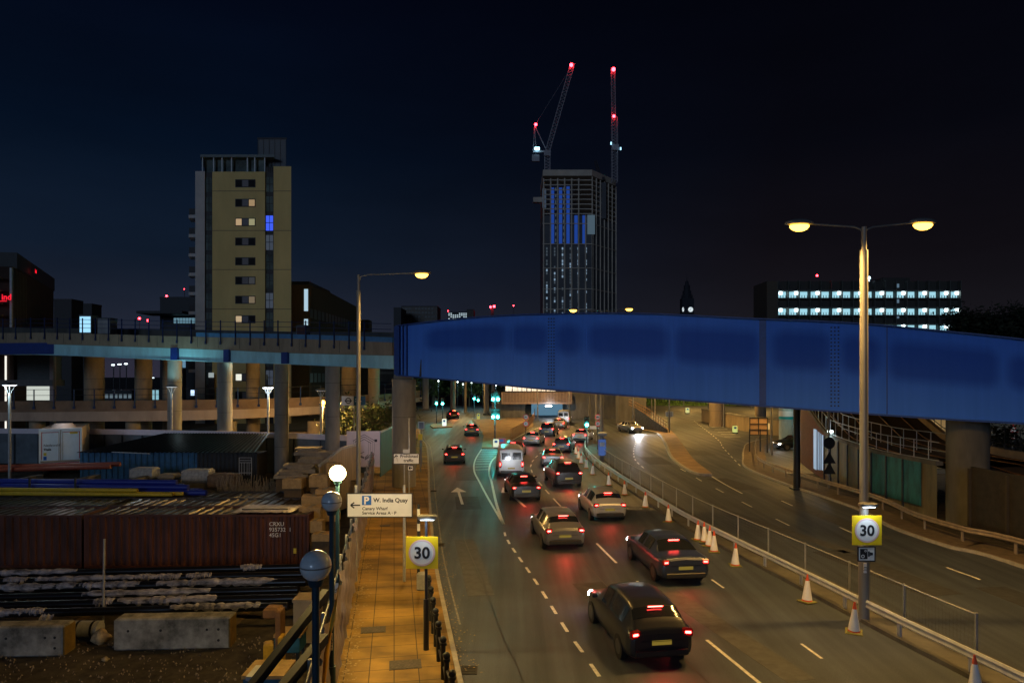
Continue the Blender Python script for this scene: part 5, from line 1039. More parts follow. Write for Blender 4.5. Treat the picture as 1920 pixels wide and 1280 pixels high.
# pipes
def pipes(name, label, cat, rows, mt, r, grp):
    for i, (a, b) in enumerate(rows):
        m = MB(); m.tube([a, b], r, 14); o = m.build(name, mt); tag(o, label if isinstance(label, str) else label[i], cat, grp)
PB = mat('blue_pipe', (.015, .03, .30), .4, var=.1); PY = mat('yellow_pipe', (.55, .40, .02), .45, var=.15, scale=3); PR = mat('red_pipe', (.25, .05, .02), .5, var=.2)
rows = []
for k, (dy, dz) in enumerate(((0, 0), (.36, .02), (.72, .0), (.18, .31), (.54, .31), (.36, .6))): rows.append(((-40, 43.6+dy, .1+dz), (XX(395-12*k, 44), 43.4+dy, -.0+dz)))
pipes('blue_pipe', 'one of the long dark blue pipes bundled on the container roofs', 'pipe', rows, PB, .17, 'blue pipes on the container roofs')
rows = []
for k, (dy, dz, px_) in enumerate(((0, 0, 330), (.3, 0, 345), (.15, .24, 262))): rows.append(((-40, 42.75+dy, .1+dz), (XX(px_, 43), 42.6+dy, .02+dz)))
pipes('yellow_pipe', ['lowest front yellow beam on the container roofs', 'yellow beam reaching farthest right on the container roofs', 'upper short yellow beam on the container roofs'], 'beam', rows, PY, .12, 'yellow beams on the container roofs')
rows = [((-42, 46.6, .78), (XX(205, 46), 46.2, 1.28)), ((-42, 47.0, 1.0), (XX(214, 46), 46.7, 1.4))]
pipes('red_pipe', ['front rust red pipe behind the blue pipes', 'rear rust red pipe behind the blue pipes'], 'pipe', rows, PR, .15, 'rust red pipes')
t = T('pipe_cradle', 'dark timber cradle carrying the red and blue pipes', 'cradle'); 
for x in (-33, -29, -25.4): m = MB(); m.bb(x, x+.4, 44.5, 47.5, -.6, .58); m.build('block', CONCD, t)
for x in (-30.6, -27.7): m = MB(); m.box((x, 43.3, .35), (.1, .1, 1.2)); m.build('stake', DSTEEL, t)
# wrapped pipes in the foreground yard
BP_ = mat('black_pipe', (.008, .008, .010), .3, var=0, spec=.5); WP = mat('wrap_white', (.26, .25, .28), .5, var=.95, scale=4.5, streak=(.45, 1, 1), bump=.8)
k = 0
def ptop(px_, py, Y): return P(px_, py, Y)
specs = [(34.5, 1078, 1062, 600, .17), (33.5, 1092, 1076, 588, .16), (32.5, 1106, 1090, 575, .20), (31.3, 1122, 1105, 560, .17), (30.2, 1138, 1120, 590, .20), (29.2, 1152, 1136, 540, .17)]
for i, (Y, yl, yr, xr, r) in enumerate(specs):
    a = P(-90, yl, Y); b = P(xr, yr, Y-.6); m = MB(); m.tube([a, b], r, 14); o = m.build('wrapped_pipe', BP_); 
    tag(o, ['back', 'second from back', 'third from back', 'fourth from back', 'fifth from back', 'front'][i]+' black pipe of the stack, with torn white wrapping', 'pipe', 'black wrapped pipes before the red container')
    # torn wrap segments
    u = 0.0
    while u < .97:
        ln = random.choice([random.uniform(.03, .08), random.uniform(.15, .4)]); 
        if random.random() < .55:
            N_ = 30; rr = []; pts_ = []
            for j in range(N_+1):
                q = u+ln*j/N_; pts_.append(a.lerp(b, min(q, 1))+Vector((0, -.02, .05+random.uniform(-.03, .03)))); rr.append(r*(.62+.46*math.sin(math.pi*j/N_)**.35 if 0 < j < N_ else .25)*random.uniform(.80, 1.1))
            m = MB(); m.tube(pts_, rr, 10, sm=False); m.build('wrapping', WP, o)
        u += ln*random.uniform(.7, 1.3)
for i in range(16):   # torn flaps and loose film over the stack
    px_ = random.uniform(0, 560); Y = random.uniform(29, 34); p = P(px_, 1152-(Y-29)*14.5, Y)+Vector((0, -.22, .08)); m = MB(); n1 = 9; w_ = random.uniform(.5, 1.6)
    vs = [(w_*(a/n1-.5), -.02-.10*b+.04*math.sin(a*2.1+b), .04-.12*b*(1+.5*math.sin(a*1.3+i))+.03*random.random()) for a in range(n1+1) for b in range(4)]
    m.add(vs, [(a*4+b, (a+1)*4+b, (a+1)*4+b+1, a*4+b+1) for a in range(n1) for b in range(3)]); o = m.build('torn_film', WP, loc=p); tag(o, 'loose torn flap of white film hanging on the black wrapped pipes', 'plastic film', 'torn film flaps on the pipe stack')
dbm = MB()
for i in range(1500):
    y = random.uniform(15, 27.5); x = XX(random.uniform(-60, 560), y); a = random.uniform(0, 6.3); q = random.uniform(.012, .05)
    dbm.add([(x+q*math.cos(a+k*1.57)*random.uniform(.6, 1.4), y+q*math.sin(a+k*1.57), -2.95+random.uniform(-.03, .05)) for k in range(4)]+[(x, y, -2.90+q*.5)], [(0, 1, 4), (1, 2, 4), (2, 3, 4), (3, 0, 4)])
tag(dbm.build('rubble', mat('rubble_mat', (.22, .18, .14), .9, var=.6, scale=20), kind='stuff'), 'small stones and litter scattered on the dark yard dirt', 'rubble')
t = T('pipe_bearers', 'timber bearers under the wrapped pipe stack', 'timber'); m = MB(); [m.bb(XX(x, 31), XX(x, 31)+.35, 28.6, 34.4, -3, ZZ(1160, 30)) for x in (40, 190, 340, 470)]; m.build('bearers', mat('timber', (.10, .07, .04), .85, var=.3), t); m = MB(); m.bb(XX(-100, 31), XX(560, 31), 33.6, 34.6, -3, ZZ(1110, 34)); m.build('backing', CONCD, t)
# concrete barrier blocks
def block(xl, xr, yb, hpx, lb):
    Y = 10.4*F/(yb-HZ); t = T('concrete_block', lb, 'concrete barrier', (XX((xl+xr)/2, Y), Y+.35, -3), R(3), 'concrete barrier blocks'); wd = (xr-xl)/F*Y; h = hpx/F*Y
    m = MB(); m.box((0, 0, h/2), (wd, .7, h), 0, 0, .06); m.build('block', mat('block_conc', (.24, .235, .22), .9, var=.75, scale=1.3, bump=.3), t)
    m = MB()
    for q in (-.38, -.1, .3, .4): m.tube([(q*wd, -.352, h*.62), (q*wd, -.356, h*.62)], .05, 12, sm=False)
    for q in (.4,): m.tube([(q*wd, -.352, h*.28), (q*wd, -.356, h*.28)], .05, 12, sm=False)
    m.build('fixing_holes', BLACK, t)
    m = MB(); m.box((wd/2-.02, -.02, h/2), (.06, .69, h*.9)); m.build('edge_strip', mat('ochre', (.14, .09, .02), .8, var=.3), t)
block(216, 428, 1218, 60, 'long pale concrete block in the middle of the yard foreground'); block(-60, 117, 1232, 58, 'grey concrete block at the lower left edge')
p = P(193, 1160, 29); t = T('scaffold_pole', 'thin upright pale pole standing before the red container', 'pole', p); m = MB(); m.tube([(0, 0, -.9), (.06, 0, 3.4)], .045, 10); m.build('pole', STEEL, t); m = MB(); m.box((0, 0, -.85), (.4, .4, .1)); m.build('foot', DSTEEL, t)
# rubble between blocks
t = T('steel_drum', 'grey drum lying between the two concrete blocks', 'drum', (XX(155, 26.6), 26.9, -2.55)); m = MB(); m.tube([(-.5, 0, 0), (.5, 0, 0)], .32, 20); m.build('drum', STEEL, t); m = MB(); m.tube([(-.34, 0, 0), (-.26, 0, 0)], .335, 20); m.tube([(.24, 0, 0), (.32, 0, 0)], .335, 20); m.build('hoops', BLACK, t)
def rock(name, label, c, s, mt, cat='rubble', grp=None):
    m = MB(); m.ball((0, 0, 0), 1, 14); m.v = [(p[0]*s[0]*(1+.25*math.sin(5*p[1]+3*p[2])), p[1]*s[1]*(1+.2*math.sin(7*p[0])), p[2]*s[2]*(1+.25*math.cos(4*p[0]+p[1]))) for p in m.v]; o = m.build(name, mt, loc=c); tag(o, label, cat, grp); return o
rock('sack', 'crumpled yellow and white sack between the concrete blocks', (XX(186, 26.5), 26.6, -2.75), (.35, .3, .28), mat('sack', (.35, .27, .16), .8, var=.6, scale=4), 'sack')
rock('stone_lump', 'small pale lump on the yard dirt below the sack', (XX(198, 25), 25, -2.95), (.14, .1, .08), mat('sack', 0), 'stone')
# yellow plant machine parts and blue skips, lower centre
t = T('yellow_plant_machine', 'narrow yellow and black plant attachment standing in the yard beside the fence', 'plant machine', (XX(513, 22.5), 22.5, -3)); YM = mat('plant_yellow', (.42, .25, .02), .5, var=.35, scale=4)
zt = ZZ(1140, 22.5)+3; m = MB(); m.box((.22, 0, zt*.72), (.16, .5, zt*.55), 0, 0, .03); m.box((-.05, .1, zt*.95), (.5, .5, .35), 0, 0, .05); m.build('mast', mat('plant_brown', (.16, .08, .03), .6, var=.4), t)
m = MB(); m.box((.33, -.2, zt*.42), (.14, .4, 1.6), R(4), 0, .03); m.box((-.1, -.2, zt*.5), (.3, .4, .7), .3, 0, .06); m.box((-.2, -.1, zt*.3), (.5, .5, .3), 0, 0, .04); m.build('arm', YM, t)
m = MB(); m.box((-.05, -.1, zt*.18), (.75, .9, .8), 0, 0, .05); m.tube([(-.3, -.6, .9), (.2, -.6, .9)], .25, 14); m.build('chassis', BLACK, t); m = MB(); m.box((0, -.3, .72), (1.1, .6, .25), 0, 0, .03); m.build('beam', mat('wood_ochre', (.3, .2, .08), .8, var=.3), t)
def bin_(px_, py, Y, w_, d_, h_, mt, lb, top=None):
    p = P(px_, py, Y); t = T('material_bin', lb, 'bin', (p.x, Y, -3)); zz = p.z+3; m = MB(); m.box((0, 0, zz-h_/2), (w_, d_, h_), 0, 0, .03); m.build('body', mt, t); m = MB(); m.box((0, 0, zz+.02), (w_+.08, d_+.08, .1)); m.build('rim', top or mt, t)
    for sx_ in (-1, 1):
        for sy_ in (-1, 1): m = MB(); m.box((sx_*w_*.4, sy_*d_*.4, (zz-h_)/2), (.1, .1, zz-h_)); m.build('leg', DSTEEL, t)
BLS = mat('skip_blue', (.02, .10, .17), .6, var=.3)
bin_(545, 1185, 25, .9, .8, .6, BLS, 'small pale blue bin behind the yellow plant attachment', mat('wood_ochre', 0)); bin_(505, 1255, 19.5, 1.1, 1.0, .8, BLS, 'blue open bin at the lower edge below the plant attachment', mat('wood_ochre', 0)); bin_(578, 1120, 27, .9, .9, 2, CONCW, 'tall pale concrete box beside the end of the wrapped pipes')
bin_(478, 1262, 17, .12, .6, 1.2, STEEL, 'narrow grey steel panel at the lower edge of the yard')
# raking shores (dark diagonal props against the fence)
for i, (a, b) in enumerate((((470, 1290, 13), (612, 1110, 15.5)), ((530, 1290, 11.5), (608, 1195, 13)))):
    m = MB(); m.bar(P(*a), P(*b), .16, .18); m.bar(P(*a)+Vector((0, 0, -.15)), P(*a)+Vector((0, 0, -2)), .12, .12); o = m.build('raking_prop', mat('prop_navy', (.004, .008, .016), .6, var=.2)); tag(o, ['upper dark diagonal prop bracing the yard fence', 'lower dark diagonal prop bracing the yard fence'][i], 'prop', 'diagonal props')
m = MB(); m.tube([P(637, 1090, 13.5), P(624, 1160, 13.3), P(612, 1225, 13.1), P(606, 1290, 13)], [.02, .05, .05, .03], 8); tag(m.build('yellow_hose', mat('hose_yellow', (.5, .28, .02), .6, var=.3)), 'yellow rope hanging down beside the second globe lamp post', 'rope')
# pallets / bricks / IBC tanks in the back yard
IB = mat('ibc_white', (.42, .42, .40), .6, var=.3, scale=6)
for i, (px_, py, w_, h_, Y, mt_) in enumerate(((272, 886, 42, 20, 47.5, IB), (372, 890, 50, 22, 47.3, IB), (318, 892, 30, 10, 47.5, CONCW), (420, 900, 50, 26, 47, mat('tarp_brown', (.16, .11, .07), .8, var=.5, scale=5)))):
    p = P(px_, py, Y); wd = w_/F*Y; h = h_/F*Y; t = T('intermediate_bulk_tank' if mt_ is IB else 'covered_pallet', ['caged white liquid tank before the blue shed wall', 'caged white liquid tank right of the first, by the dark shed', 'low pallet between the two caged tanks', 'brown covered heap on a pallet under the steel rack'][i], 'tank' if mt_ is IB else 'pallet', (p.x, Y, p.z-h/2))
    m = MB(); m.box((0, 0, h/2), (wd, 1.1, h), 0, 0, .12); m.build('body', mt_, t)
    if mt_ is IB:
        m = MB()
        for k in range(9): x = -wd/2+wd*k/8; m.tube([(x, -.57, 0), (x, -.57, h)], .012, 4)
        for k in range(5): m.tube([(-wd/2, -.57, h*k/4), (wd/2, -.57, h*k/4)], .012, 4)
        m.build('cage', STEEL, t)
    m = MB(); m.box((0, 0, -1.3), (wd*1.05, 1.2, 2.5), 0, 0, .02); m.build('base', CONCD, t)
p = P(460, 890, 46.8); t = T('steel_rack', 'open white steel rack standing upright in the back yard', 'rack', p); m = MB(); 
for x in (-.42, .42): m.tube([(x, 0, -1), (x, 0, 1.2)], .03, 6)
for z in (.15, .85, 1.0, 1.18): m.tube([(-.42, 0, z), (.42, 0, z)], .025, 6)
for x in (-.25, -.08, .12, .26): m.tube([(x, 0, 0), (x, 0, .85)], .02, 6)
m.build('frame', STEEL, t); m = MB(); m.box((0, 0, -1.0), (1.1, .5, .1)); m.build('foot', DSTEEL, t)
# rebar thicket
m = MB()
for i in range(420): x = XX(random.uniform(410, 565), 45.5); z = random.uniform(-.9, .0); h = random.uniform(.3, .95); m.tube([(x, 45.5+random.uniform(-.5, .5), z-.6), (x+random.uniform(-.25, .25), 45.5+random.uniform(-.5, .5), z+h)], .018, 4)
tag(m.build('steel_offcuts', mat('offcut', (.30, .25, .18), .6, .3, var=.3), kind='stuff'), 'thicket of thin upright steel and timber offcuts behind the containers', 'offcuts')
# stacked boxes and slabs right of the containers
random.seed(11); BX = [mat('card_box', (.34, .24, .12), .8, var=.25, scale=4), mat('slab', (.25, .22, .18), .85, var=.3), mat('timber', 0)]
bl = [(552, 905, 36, 18, 43), (600, 900, 34, 22, 43), (590, 935, 44, 16, 40.5), (612, 925, 34, 20, 41), (585, 960, 40, 24, 38.5), (592, 985, 30, 22, 37.5), (620, 965, 30, 20, 39), (604, 1005, 32, 14, 36.5), (566, 880, 60, 8, 46), (590, 868, 66, 7, 47), (600, 856, 60, 7, 48), (580, 848, 50, 6, 48.5), (548, 890, 60, 6, 45.5), (626, 880, 24, 26, 44.5)]
nm_ = ['square box left of the lit globe', 'square box with a grey side just left of the lit globe', 'wide low box below the square boxes', 'box behind the second unlit globe', 'box nearest the right end of the second container', 'box beside the right end of the red container', 'box hidden partly by the second globe lamp post', 'lowest box beside the red container end', 'slab pile on the left of the tall fence', 'topmost slab layer near the boarded fence', 'slab layer behind the boxes near the column', 'thin slab stack at the foot of the viaduct column', 'flat slabs behind the offcuts', 'tall narrow box under the boarded fence']
for i, (px_, py, w_, h_, Y) in enumerate(bl):
    p = P(px_, py, Y); wd = w_/F*Y; h = h_/F*Y; t = T('stacked_box' if h_ > 10 else 'slab_stack', nm_[i], 'box' if h_ > 10 else 'slabs', (p.x, Y, p.z-h/2), R(random.uniform(-12, 12)), 'boxes and slabs stacked beside the containers')
    m = MB(); m.box((0, 0, h/2), (wd, wd*.8, h), 0, 0, .02); m.build('box', BX[0 if h_ > 10 else 1], t)
    if h_ > 10: m = MB(); m.box((0, -.0, h+.012), (wd*.2, wd*.8+.01, .02)); m.build('tape', BX[1], t)
    else:
        m = MB()
        for k in range(3): m.box((random.uniform(-.1, .1), -.05, h+.05+k*.09), (wd*random.uniform(.7, .95), wd*.7, .07), R(random.uniform(-6, 6)))
        m.build('loose_slabs', BX[1], t)
    m = MB(); m.box((0, .1, -1.2), (wd*.9, wd*.7, 2.35)); m.build('pallet_stack', BX[2], t)
# ------------------------------------------------------------------ buildings
def bx(m, x0, x1, y0, y1, z0, z1): m.bb(x0, x1, y0, y1, z0, z1)
# left apartment tower
Yb = 107; t = T('apartment_tower', 'tall yellow apartment block with a column of small windows and roof box', 'building', (XX(455, Yb), Yb, 0)); ox = XX(455, Yb)
def bxx(px_): return XX(px_, Yb)-ox
def bz(py): return ZZ(py, Yb)
YW = mat('yellow_render', (.60, .48, .21), .85, var=.12, scale=.35, streak=(1, 1, .3)); WW = mat('white_render', (.46, .46, .47), .85, var=.12, scale=.5); DG = mat('tower_glass', (.07, .10, .10), .5, var=.8, scale=.35, spec=.15); DK = mat('tower_dark', (.03, .03, .035), .6, var=.2)
m = MB(); m.bb(bxx(398), bxx(497), 0, 14, -.1, bz(322)); m.bb(bxx(513), bxx(546), 0, 14, -.1, bz(312)); m.build('wall', YW, t)
m = MB(); m.bb(bxx(366), bxx(384), .02, 15, -.1, bz(321)); m.build('wall', WW, t).__setitem__('label', 'white end wall')
m = MB(); m.bb(bxx(384), bxx(398), .35, 14, -.1, bz(322)); m.bb(bxx(497), bxx(513), .35, 14, -.1, bz(312)); m.build('recess_wall', DK, t)
for j, y_ in enumerate((344, 380.5, 416.5, 453, 490, 526, 562, 598.5, 635, 671, 707, 741)):
    m = MB(); m.bb(bxx(441), bxx(479), -.05, .02, bz(y_+7.5), bz(y_-7.5)); o = m.build('window', DK, t)
    for k in range(3):
        lit = {(1, 2): (.9, .6, .3, .35), (2, 0): (.95, .65, .35, .45), (2, 2): (.8, .75, .4, .35), (6, 2): (.8, .6, .35, .2), (7, 0): (.95, .7, .4, .5), (10, 0): (.95, .95, .8, .9), (5, 2): (.5, .5, .5, .06)}.get((j, k))
        m = MB(); m.bb(bxx(442.2+k*12.3), bxx(453+k*12.3), -.08, -.051, bz(y_+6), bz(y_-6)); m.build('pane', emis('lit%d%d' % (j, k), lit[:3], lit[3]) if lit else (mat('blind', (.16, .16, .19), .6, var=0) if k == 1 else mat('pane_dark', (.02, .02, .024), .6, var=0, spec=.05)), o)
    for a, b, mt_ in ((385.5, 397, DG), (498.5, 512, DG)):
        m = MB(); m.bb(bxx(a), bxx(b), .28, .34, bz(y_+15), bz(y_-13)); mm_ = mt_
        if a > 400 and j in (2,): mm_ = emis('blue_room', (.05, .12, 1), .9)
        if a > 400 and j in (3, 6, 10): mm_ = emis('dim_room%d' % j, (.4, .5, .7), .09)
        m.build('glazing', mm_, t)
        m = MB(); m.bb(bxx(a), bxx(b), .2, .279, bz(y_+1), bz(y_)); m.bb(bxx((a+b)/2-.4), bxx((a+b)/2+.4), .2, .275, bz(y_+15), bz(y_-13)); m.build('mullion', DK, t)
for y_ in (358, 432, 505, 579): m = MB(); m.bb(bxx(398), bxx(497), -.03, -.0, bz(y_+.8), bz(y_)); m.bb(bxx(513), bxx(546), -.03, 0, bz(y_+.8), bz(y_)); m.build('floor_joint', DK, t)
for j in range(9):
    y_ = 400+j*36.5; m = MB(); m.bb(bxx(352), bxx(366), 1, 4, bz(y_+6), bz(y_)); m.build('balcony', WW, t); m = MB(); m.bb(bxx(353), bxx(365.5), 1, 1.05, bz(y_-.3), bz(y_-12)); m.build('balcony_railing', DK, t)
m = MB(); m.bb(bxx(374), bxx(514), 1, 13, bz(291)+.01, bz(286)); m.build('roof', mat('roof_slate', (.10, .13, .14), .5, var=.1), t)
m = MB(); m.bb(bxx(381), bxx(496), 2, 12, bz(321.5), bz(291)); m.build('penthouse_glazing', DG, t)
for q in (377, 398, 414, 432, 462, 476, 495): m = MB(); m.bb(bxx(q), bxx(q+2), 1.2, 1.5, bz(321.5), bz(291)); m.build('penthouse_post', STEEL, t)
m = MB(); m.bb(bxx(482), bxx(537), 3, 9, bz(311), bz(247)); m.build('lift_housing', mat('louvre', (.07, .08, .10), .5, var=.2, streak=(1, 1, 6)), t)
m = MB(); [m.bb(bxx(482+k*10.8), bxx(483+k*10.8), 2.95, 2.99, bz(310), bz(247)) for k in range(6)]; m.bb(bxx(481), bxx(538), 2.9, 2.98, bz(249), bz(246)); m.build('cladding_joints', DK, t)
m = MB(); [m.bb(bxx(497+k*3.9), bxx(497.5+k*3.9), .1, .2, bz(322), bz(311)) for k in range(5)]; m.bb(bxx(497), bxx(514), .1, .2, bz(311.6), bz(311)); m.build('roof_railing', DK, t)
for c_o in t.children:
    for st in [c_o]+list(c_o.children):
        for v_ in st.data.vertices: v_.co.x -= .34*v_.co.y
# construction tower
Yc = 410; t = T('unfinished_tower', 'very tall unfinished tower with blue-sheeted windows, cranes rising above', 'building', (XX(1090, Yc), Yc, 0)); oxc = XX(1090, Yc)
def cx_(p): return XX(p, Yc)-oxc
def cz_(p): return ZZ(p, Yc)
FR = mat('tower_frame', (.60, .50, .40), .8, var=.2, scale=.1); 
m = MB(); m.add([(cx_(1018), 0, 0), (cx_(1110), 0, 0), (cx_(1165), 22, 0), (cx_(1165)+5, 60, 0), (cx_(1018), 40, 0)]+[(cx_(1018), 0, cz_(404)), (cx_(1110), 0, cz_(404)), (cx_(1165), 22, cz_(404)), (cx_(1165)+5, 60, cz_(404)), (cx_(1018), 40, cz_(404))], [(0, 1, 6, 5), (1, 2, 7, 6), (2, 3, 8, 7), (3, 4, 9, 8), (4, 0, 5, 9), (5, 6, 7, 8, 9)]); m.build('body', mat('tower_body', (.10, .10, .11), .7, var=.2, scale=.1), t)
m = MB(); m.bb(cx_(1045), cx_(1140), 8, 30, cz_(404), cz_(335)); m.build('core', mat('tower_body', 0), t)
for y_ in range(330, 404, 9):  m = MB(); m.add([(cx_(1018), -.5, cz_(y_)), (cx_(1110), -.5, cz_(y_)), (cx_(1165), 21.5, cz_(y_)), (cx_(1165), 40, cz_(y_)), (cx_(1018), 40, cz_(y_))]+[(cx_(1018), -.5, cz_(y_)+.6+(3 if y_ == 330 else 0)), (cx_(1110), -.5, cz_(y_)+.6+(3 if y_ == 330 else 0)), (cx_(1165), 21.5, cz_(y_)+.6+(3 if y_ == 330 else 0)), (cx_(1165), 40, cz_(y_)+.6+(3 if y_ == 330 else 0)), (cx_(1018), 40, cz_(y_)+.6+(3 if y_ == 330 else 0))], [(0, 1, 6, 5), (1, 2, 7, 6), (2, 3, 8, 7), (3, 4, 9, 8), (4, 0, 5, 9), (5, 6, 7, 8, 9), (4, 3, 2, 1, 0)]); m.build('floor_slab', FR, t)
m = MB()
for k in range(8): x = 1018+k*13.1; m.bb(cx_(x), cx_(x+2.4), -.9, -.3, 0, cz_(404 if x > 1085 else 335))
for k in range(7): f_ = k/6; x = cx_(1110)+(cx_(1165)-cx_(1110))*f_; y = 22*f_; m.bb(x-.3, x+.35, y-.9, y-.3, 0, cz_(332))
m.build('column_fins', FR, t)
for y_ in (420, 458, 503, 542, 580): m = MB(); m.bar((cx_(1017), -.95, cz_(y_)), (cx_(1111), -.95, cz_(y_)), .3, .5); m.bar((cx_(1110), -.95, cz_(y_)), (cx_(1166), 21.6, cz_(y_)), .3, .5); m.build('band_course', FR, t)
B1 = emis('blue_sheet', (.02, .10, .60), .42); W1 = emis('work_light', (.42, .62, .85), .45)
for k, (x, y0, y1) in enumerate(((1033, 352, 458), (1048, 352, 458), (1062, 350, 458), (1077, 404, 458), (1092, 404, 458))): m = MB(); m.bb(cx_(x), cx_(x+6), -.28, -.1, cz_(y1), cz_(y0)); m.build('blue_sheeting', B1, t)
m = MB(); m.bb(cx_(1101), cx_(1115)+0, -1.2, -1.0, cz_(440), cz_(404)); m.build('grey_sheeting', emis('gs', (.2, .32, .42), .28), t); m = MB(); m.bb(cx_(1017), cx_(1024), -.28, -.1, cz_(390), cz_(354)); m.build('grey_sheeting', emis('gs2', (.15, .22, .35), .2), t)
random.seed(5)
for k in range(7):
    x = 1024+k*14.7; 
    for j in range(22):
        y_ = 464+j*5.8 if k < 6 else 0
        if not y_ or y_ > 588 or random.random() < .25: continue
        e = 'work_light' if (k == 5 or random.random() < .35) else 'dim_light'
        m = MB(); m.bb(cx_(x), cx_(x+2.6), -.28, -.1, cz_(y_+4.2), cz_(y_)); m.build('window', W1 if e == 'work_light' else emis('dim_light', (.22, .30, .38), .18), t)
    if k < 3:
        for j in range(9): m = MB(); m.bb(cx_(x+17), cx_(x+19), -.28, -.1, cz_(352+j*12+6), cz_(352+j*12)); m.build('window', emis('dim_light', 0, 0), t)
m = MB(); m.bb(cx_(1040), cx_(1095), 10, 26, cz_(330)+.1, cz_(318)); m.bb(cx_(1052), cx_(1090), 12, 26, cz_(318), cz_(313)); m.build('roof_plant', FR, t)
m = MB(); m.bb(cx_(1000), cx_(1017), 2, 6, cz_(377), cz_(368)); m.build('loading_deck', FR, t)
# cranes
CRM = mat('crane_steel', (.35, .33, .36), .6, .2, var=.1)
def lattice(m, a, b, w_, n, r=.14):
    a = Vector(a); b = Vector(b); d = (b-a).normalized(); u = d.cross(Vector((0, 1, 0))).normalized(); v = d.cross(u); cs = [(u*sx_+v*sy_)*w_/2 for sx_, sy_ in ((-1, -1), (1, -1), (1, 1), (-1, 1))]
    for c in cs: m.bar(a+c, b+c, r*2, r*2)
    for i in range(n):
        p = a.lerp(b, i/n); q = a.lerp(b, (i+1)/n)
        for k in range(4): m.bar(p+cs[k], q+cs[(k+1) % 4], r, r); m.bar(q+cs[k], q+cs[(k+1) % 4], r, r)
def beacon(t, p, r=.9, mt=None): m = MB(); m.ball(p, r, 10); m.build('beacon', mt or L_RED, t)
t = T('tower_crane', 'luffing tower crane with its jib raised to the right, left of the two', 'crane', (XX(1027, Yc), Yc, 0)); o_ = XX(1027, Yc)
m = MB(); lattice(m, (0, 5, cz_(330)), (0, 5, cz_(282)), 3.2, 8, .16); m.build('mast', CRM, t)
m = MB(); lattice(m, (0, 5, cz_(280)), (XX(1075, Yc)-o_, 5, cz_(113)), 2.6, 26, .13); m.build('jib', CRM, t)
m = MB(); zz = cz_(280)
A1 = (XX(1003, Yc)-o_, 5, cz_(230)); m.bar((0, 5, zz), A1, .5, .5); m.bar((XX(1000, Yc)-o_, 5, cz_(282)), A1, .4, .4); m.bar((XX(1006, Yc)-o_, 5, cz_(280)), A1, .3, .3); m.bar((XX(1000, Yc)-o_, 5, cz_(280)), (1.5, 5, cz_(279)), 1.2, 1.0); m.box((XX(1005, Yc)-o_, 5, cz_(292)), (4.5, 2, 4)); m.box((0, 5, cz_(283)), (4, 3, 3)); m.build('counter_jib', CRM, t)
m = MB(); m.bar(A1, (XX(1073, Yc)-o_, 5, cz_(118)), .1, .1); m.build('pendant_cable', CRM, t)
beacon(t, (XX(1005, Yc)-o_, 4, cz_(229))); beacon(t, (XX(1072, Yc)-o_, 3, cz_(118)), 1.1)
m = MB(); m.bb(XX(1003, Yc)-o_, XX(1012, Yc)-o_, 3, 3.4, cz_(278), cz_(273)); m.build('floodlight', emis('crane_flood', (.4, .8, 1), 8), t)
t = T('tower_crane', 'upright tower crane whose jib points away, right of the two', 'crane', (XX(1156, Yc), Yc, 0)); o_ = XX(1156, Yc)
m = MB(); lattice(m, (0, 8, cz_(335)), (0, 8, cz_(212)), 3.3, 22, .15); m.build('mast', CRM, t)
m = MB(); lattice(m, (-.5, 8, cz_(215)), (-1, 8, cz_(118)), 2.2, 18, .11); m.build('jib', CRM, t); m = MB(); m.box((.3, 7, cz_(270)), (4, 3, 3.5)); m.build('cab', CRM, t)
beacon(t, (-.7, 6, cz_(211))); beacon(t, (-.9, 6, cz_(122)), 1.2); 
m = MB(); m.bb(XX(1146.5, Yc)-o_, XX(1149, Yc)-o_, 4, 4.4, cz_(267), cz_(262)); m.bb(XX(1164.5, Yc)-o_, XX(1167, Yc)-o_, 4, 4.4, cz_(277), cz_(272)); m.build('floodlight', emis('crane_flood2', (.3, .6, .8), 2.5), t)
t = T('site_crane', 'small dark crane on the roof between the two tower cranes', 'crane', (XX(1125, Yc), Yc+10, cz_(330))); m = MB(); lattice(m, (2, 0, 0), (-1.5, 0, 12), 1.4, 7, .12); m.build('jib', mat('crane_dim', (.03, .03, .035), .7, var=0), t); m = MB(); m.box((2, 0, 1), (4, 3, 2)); m.build('base', mat('crane_dim', 0), t)
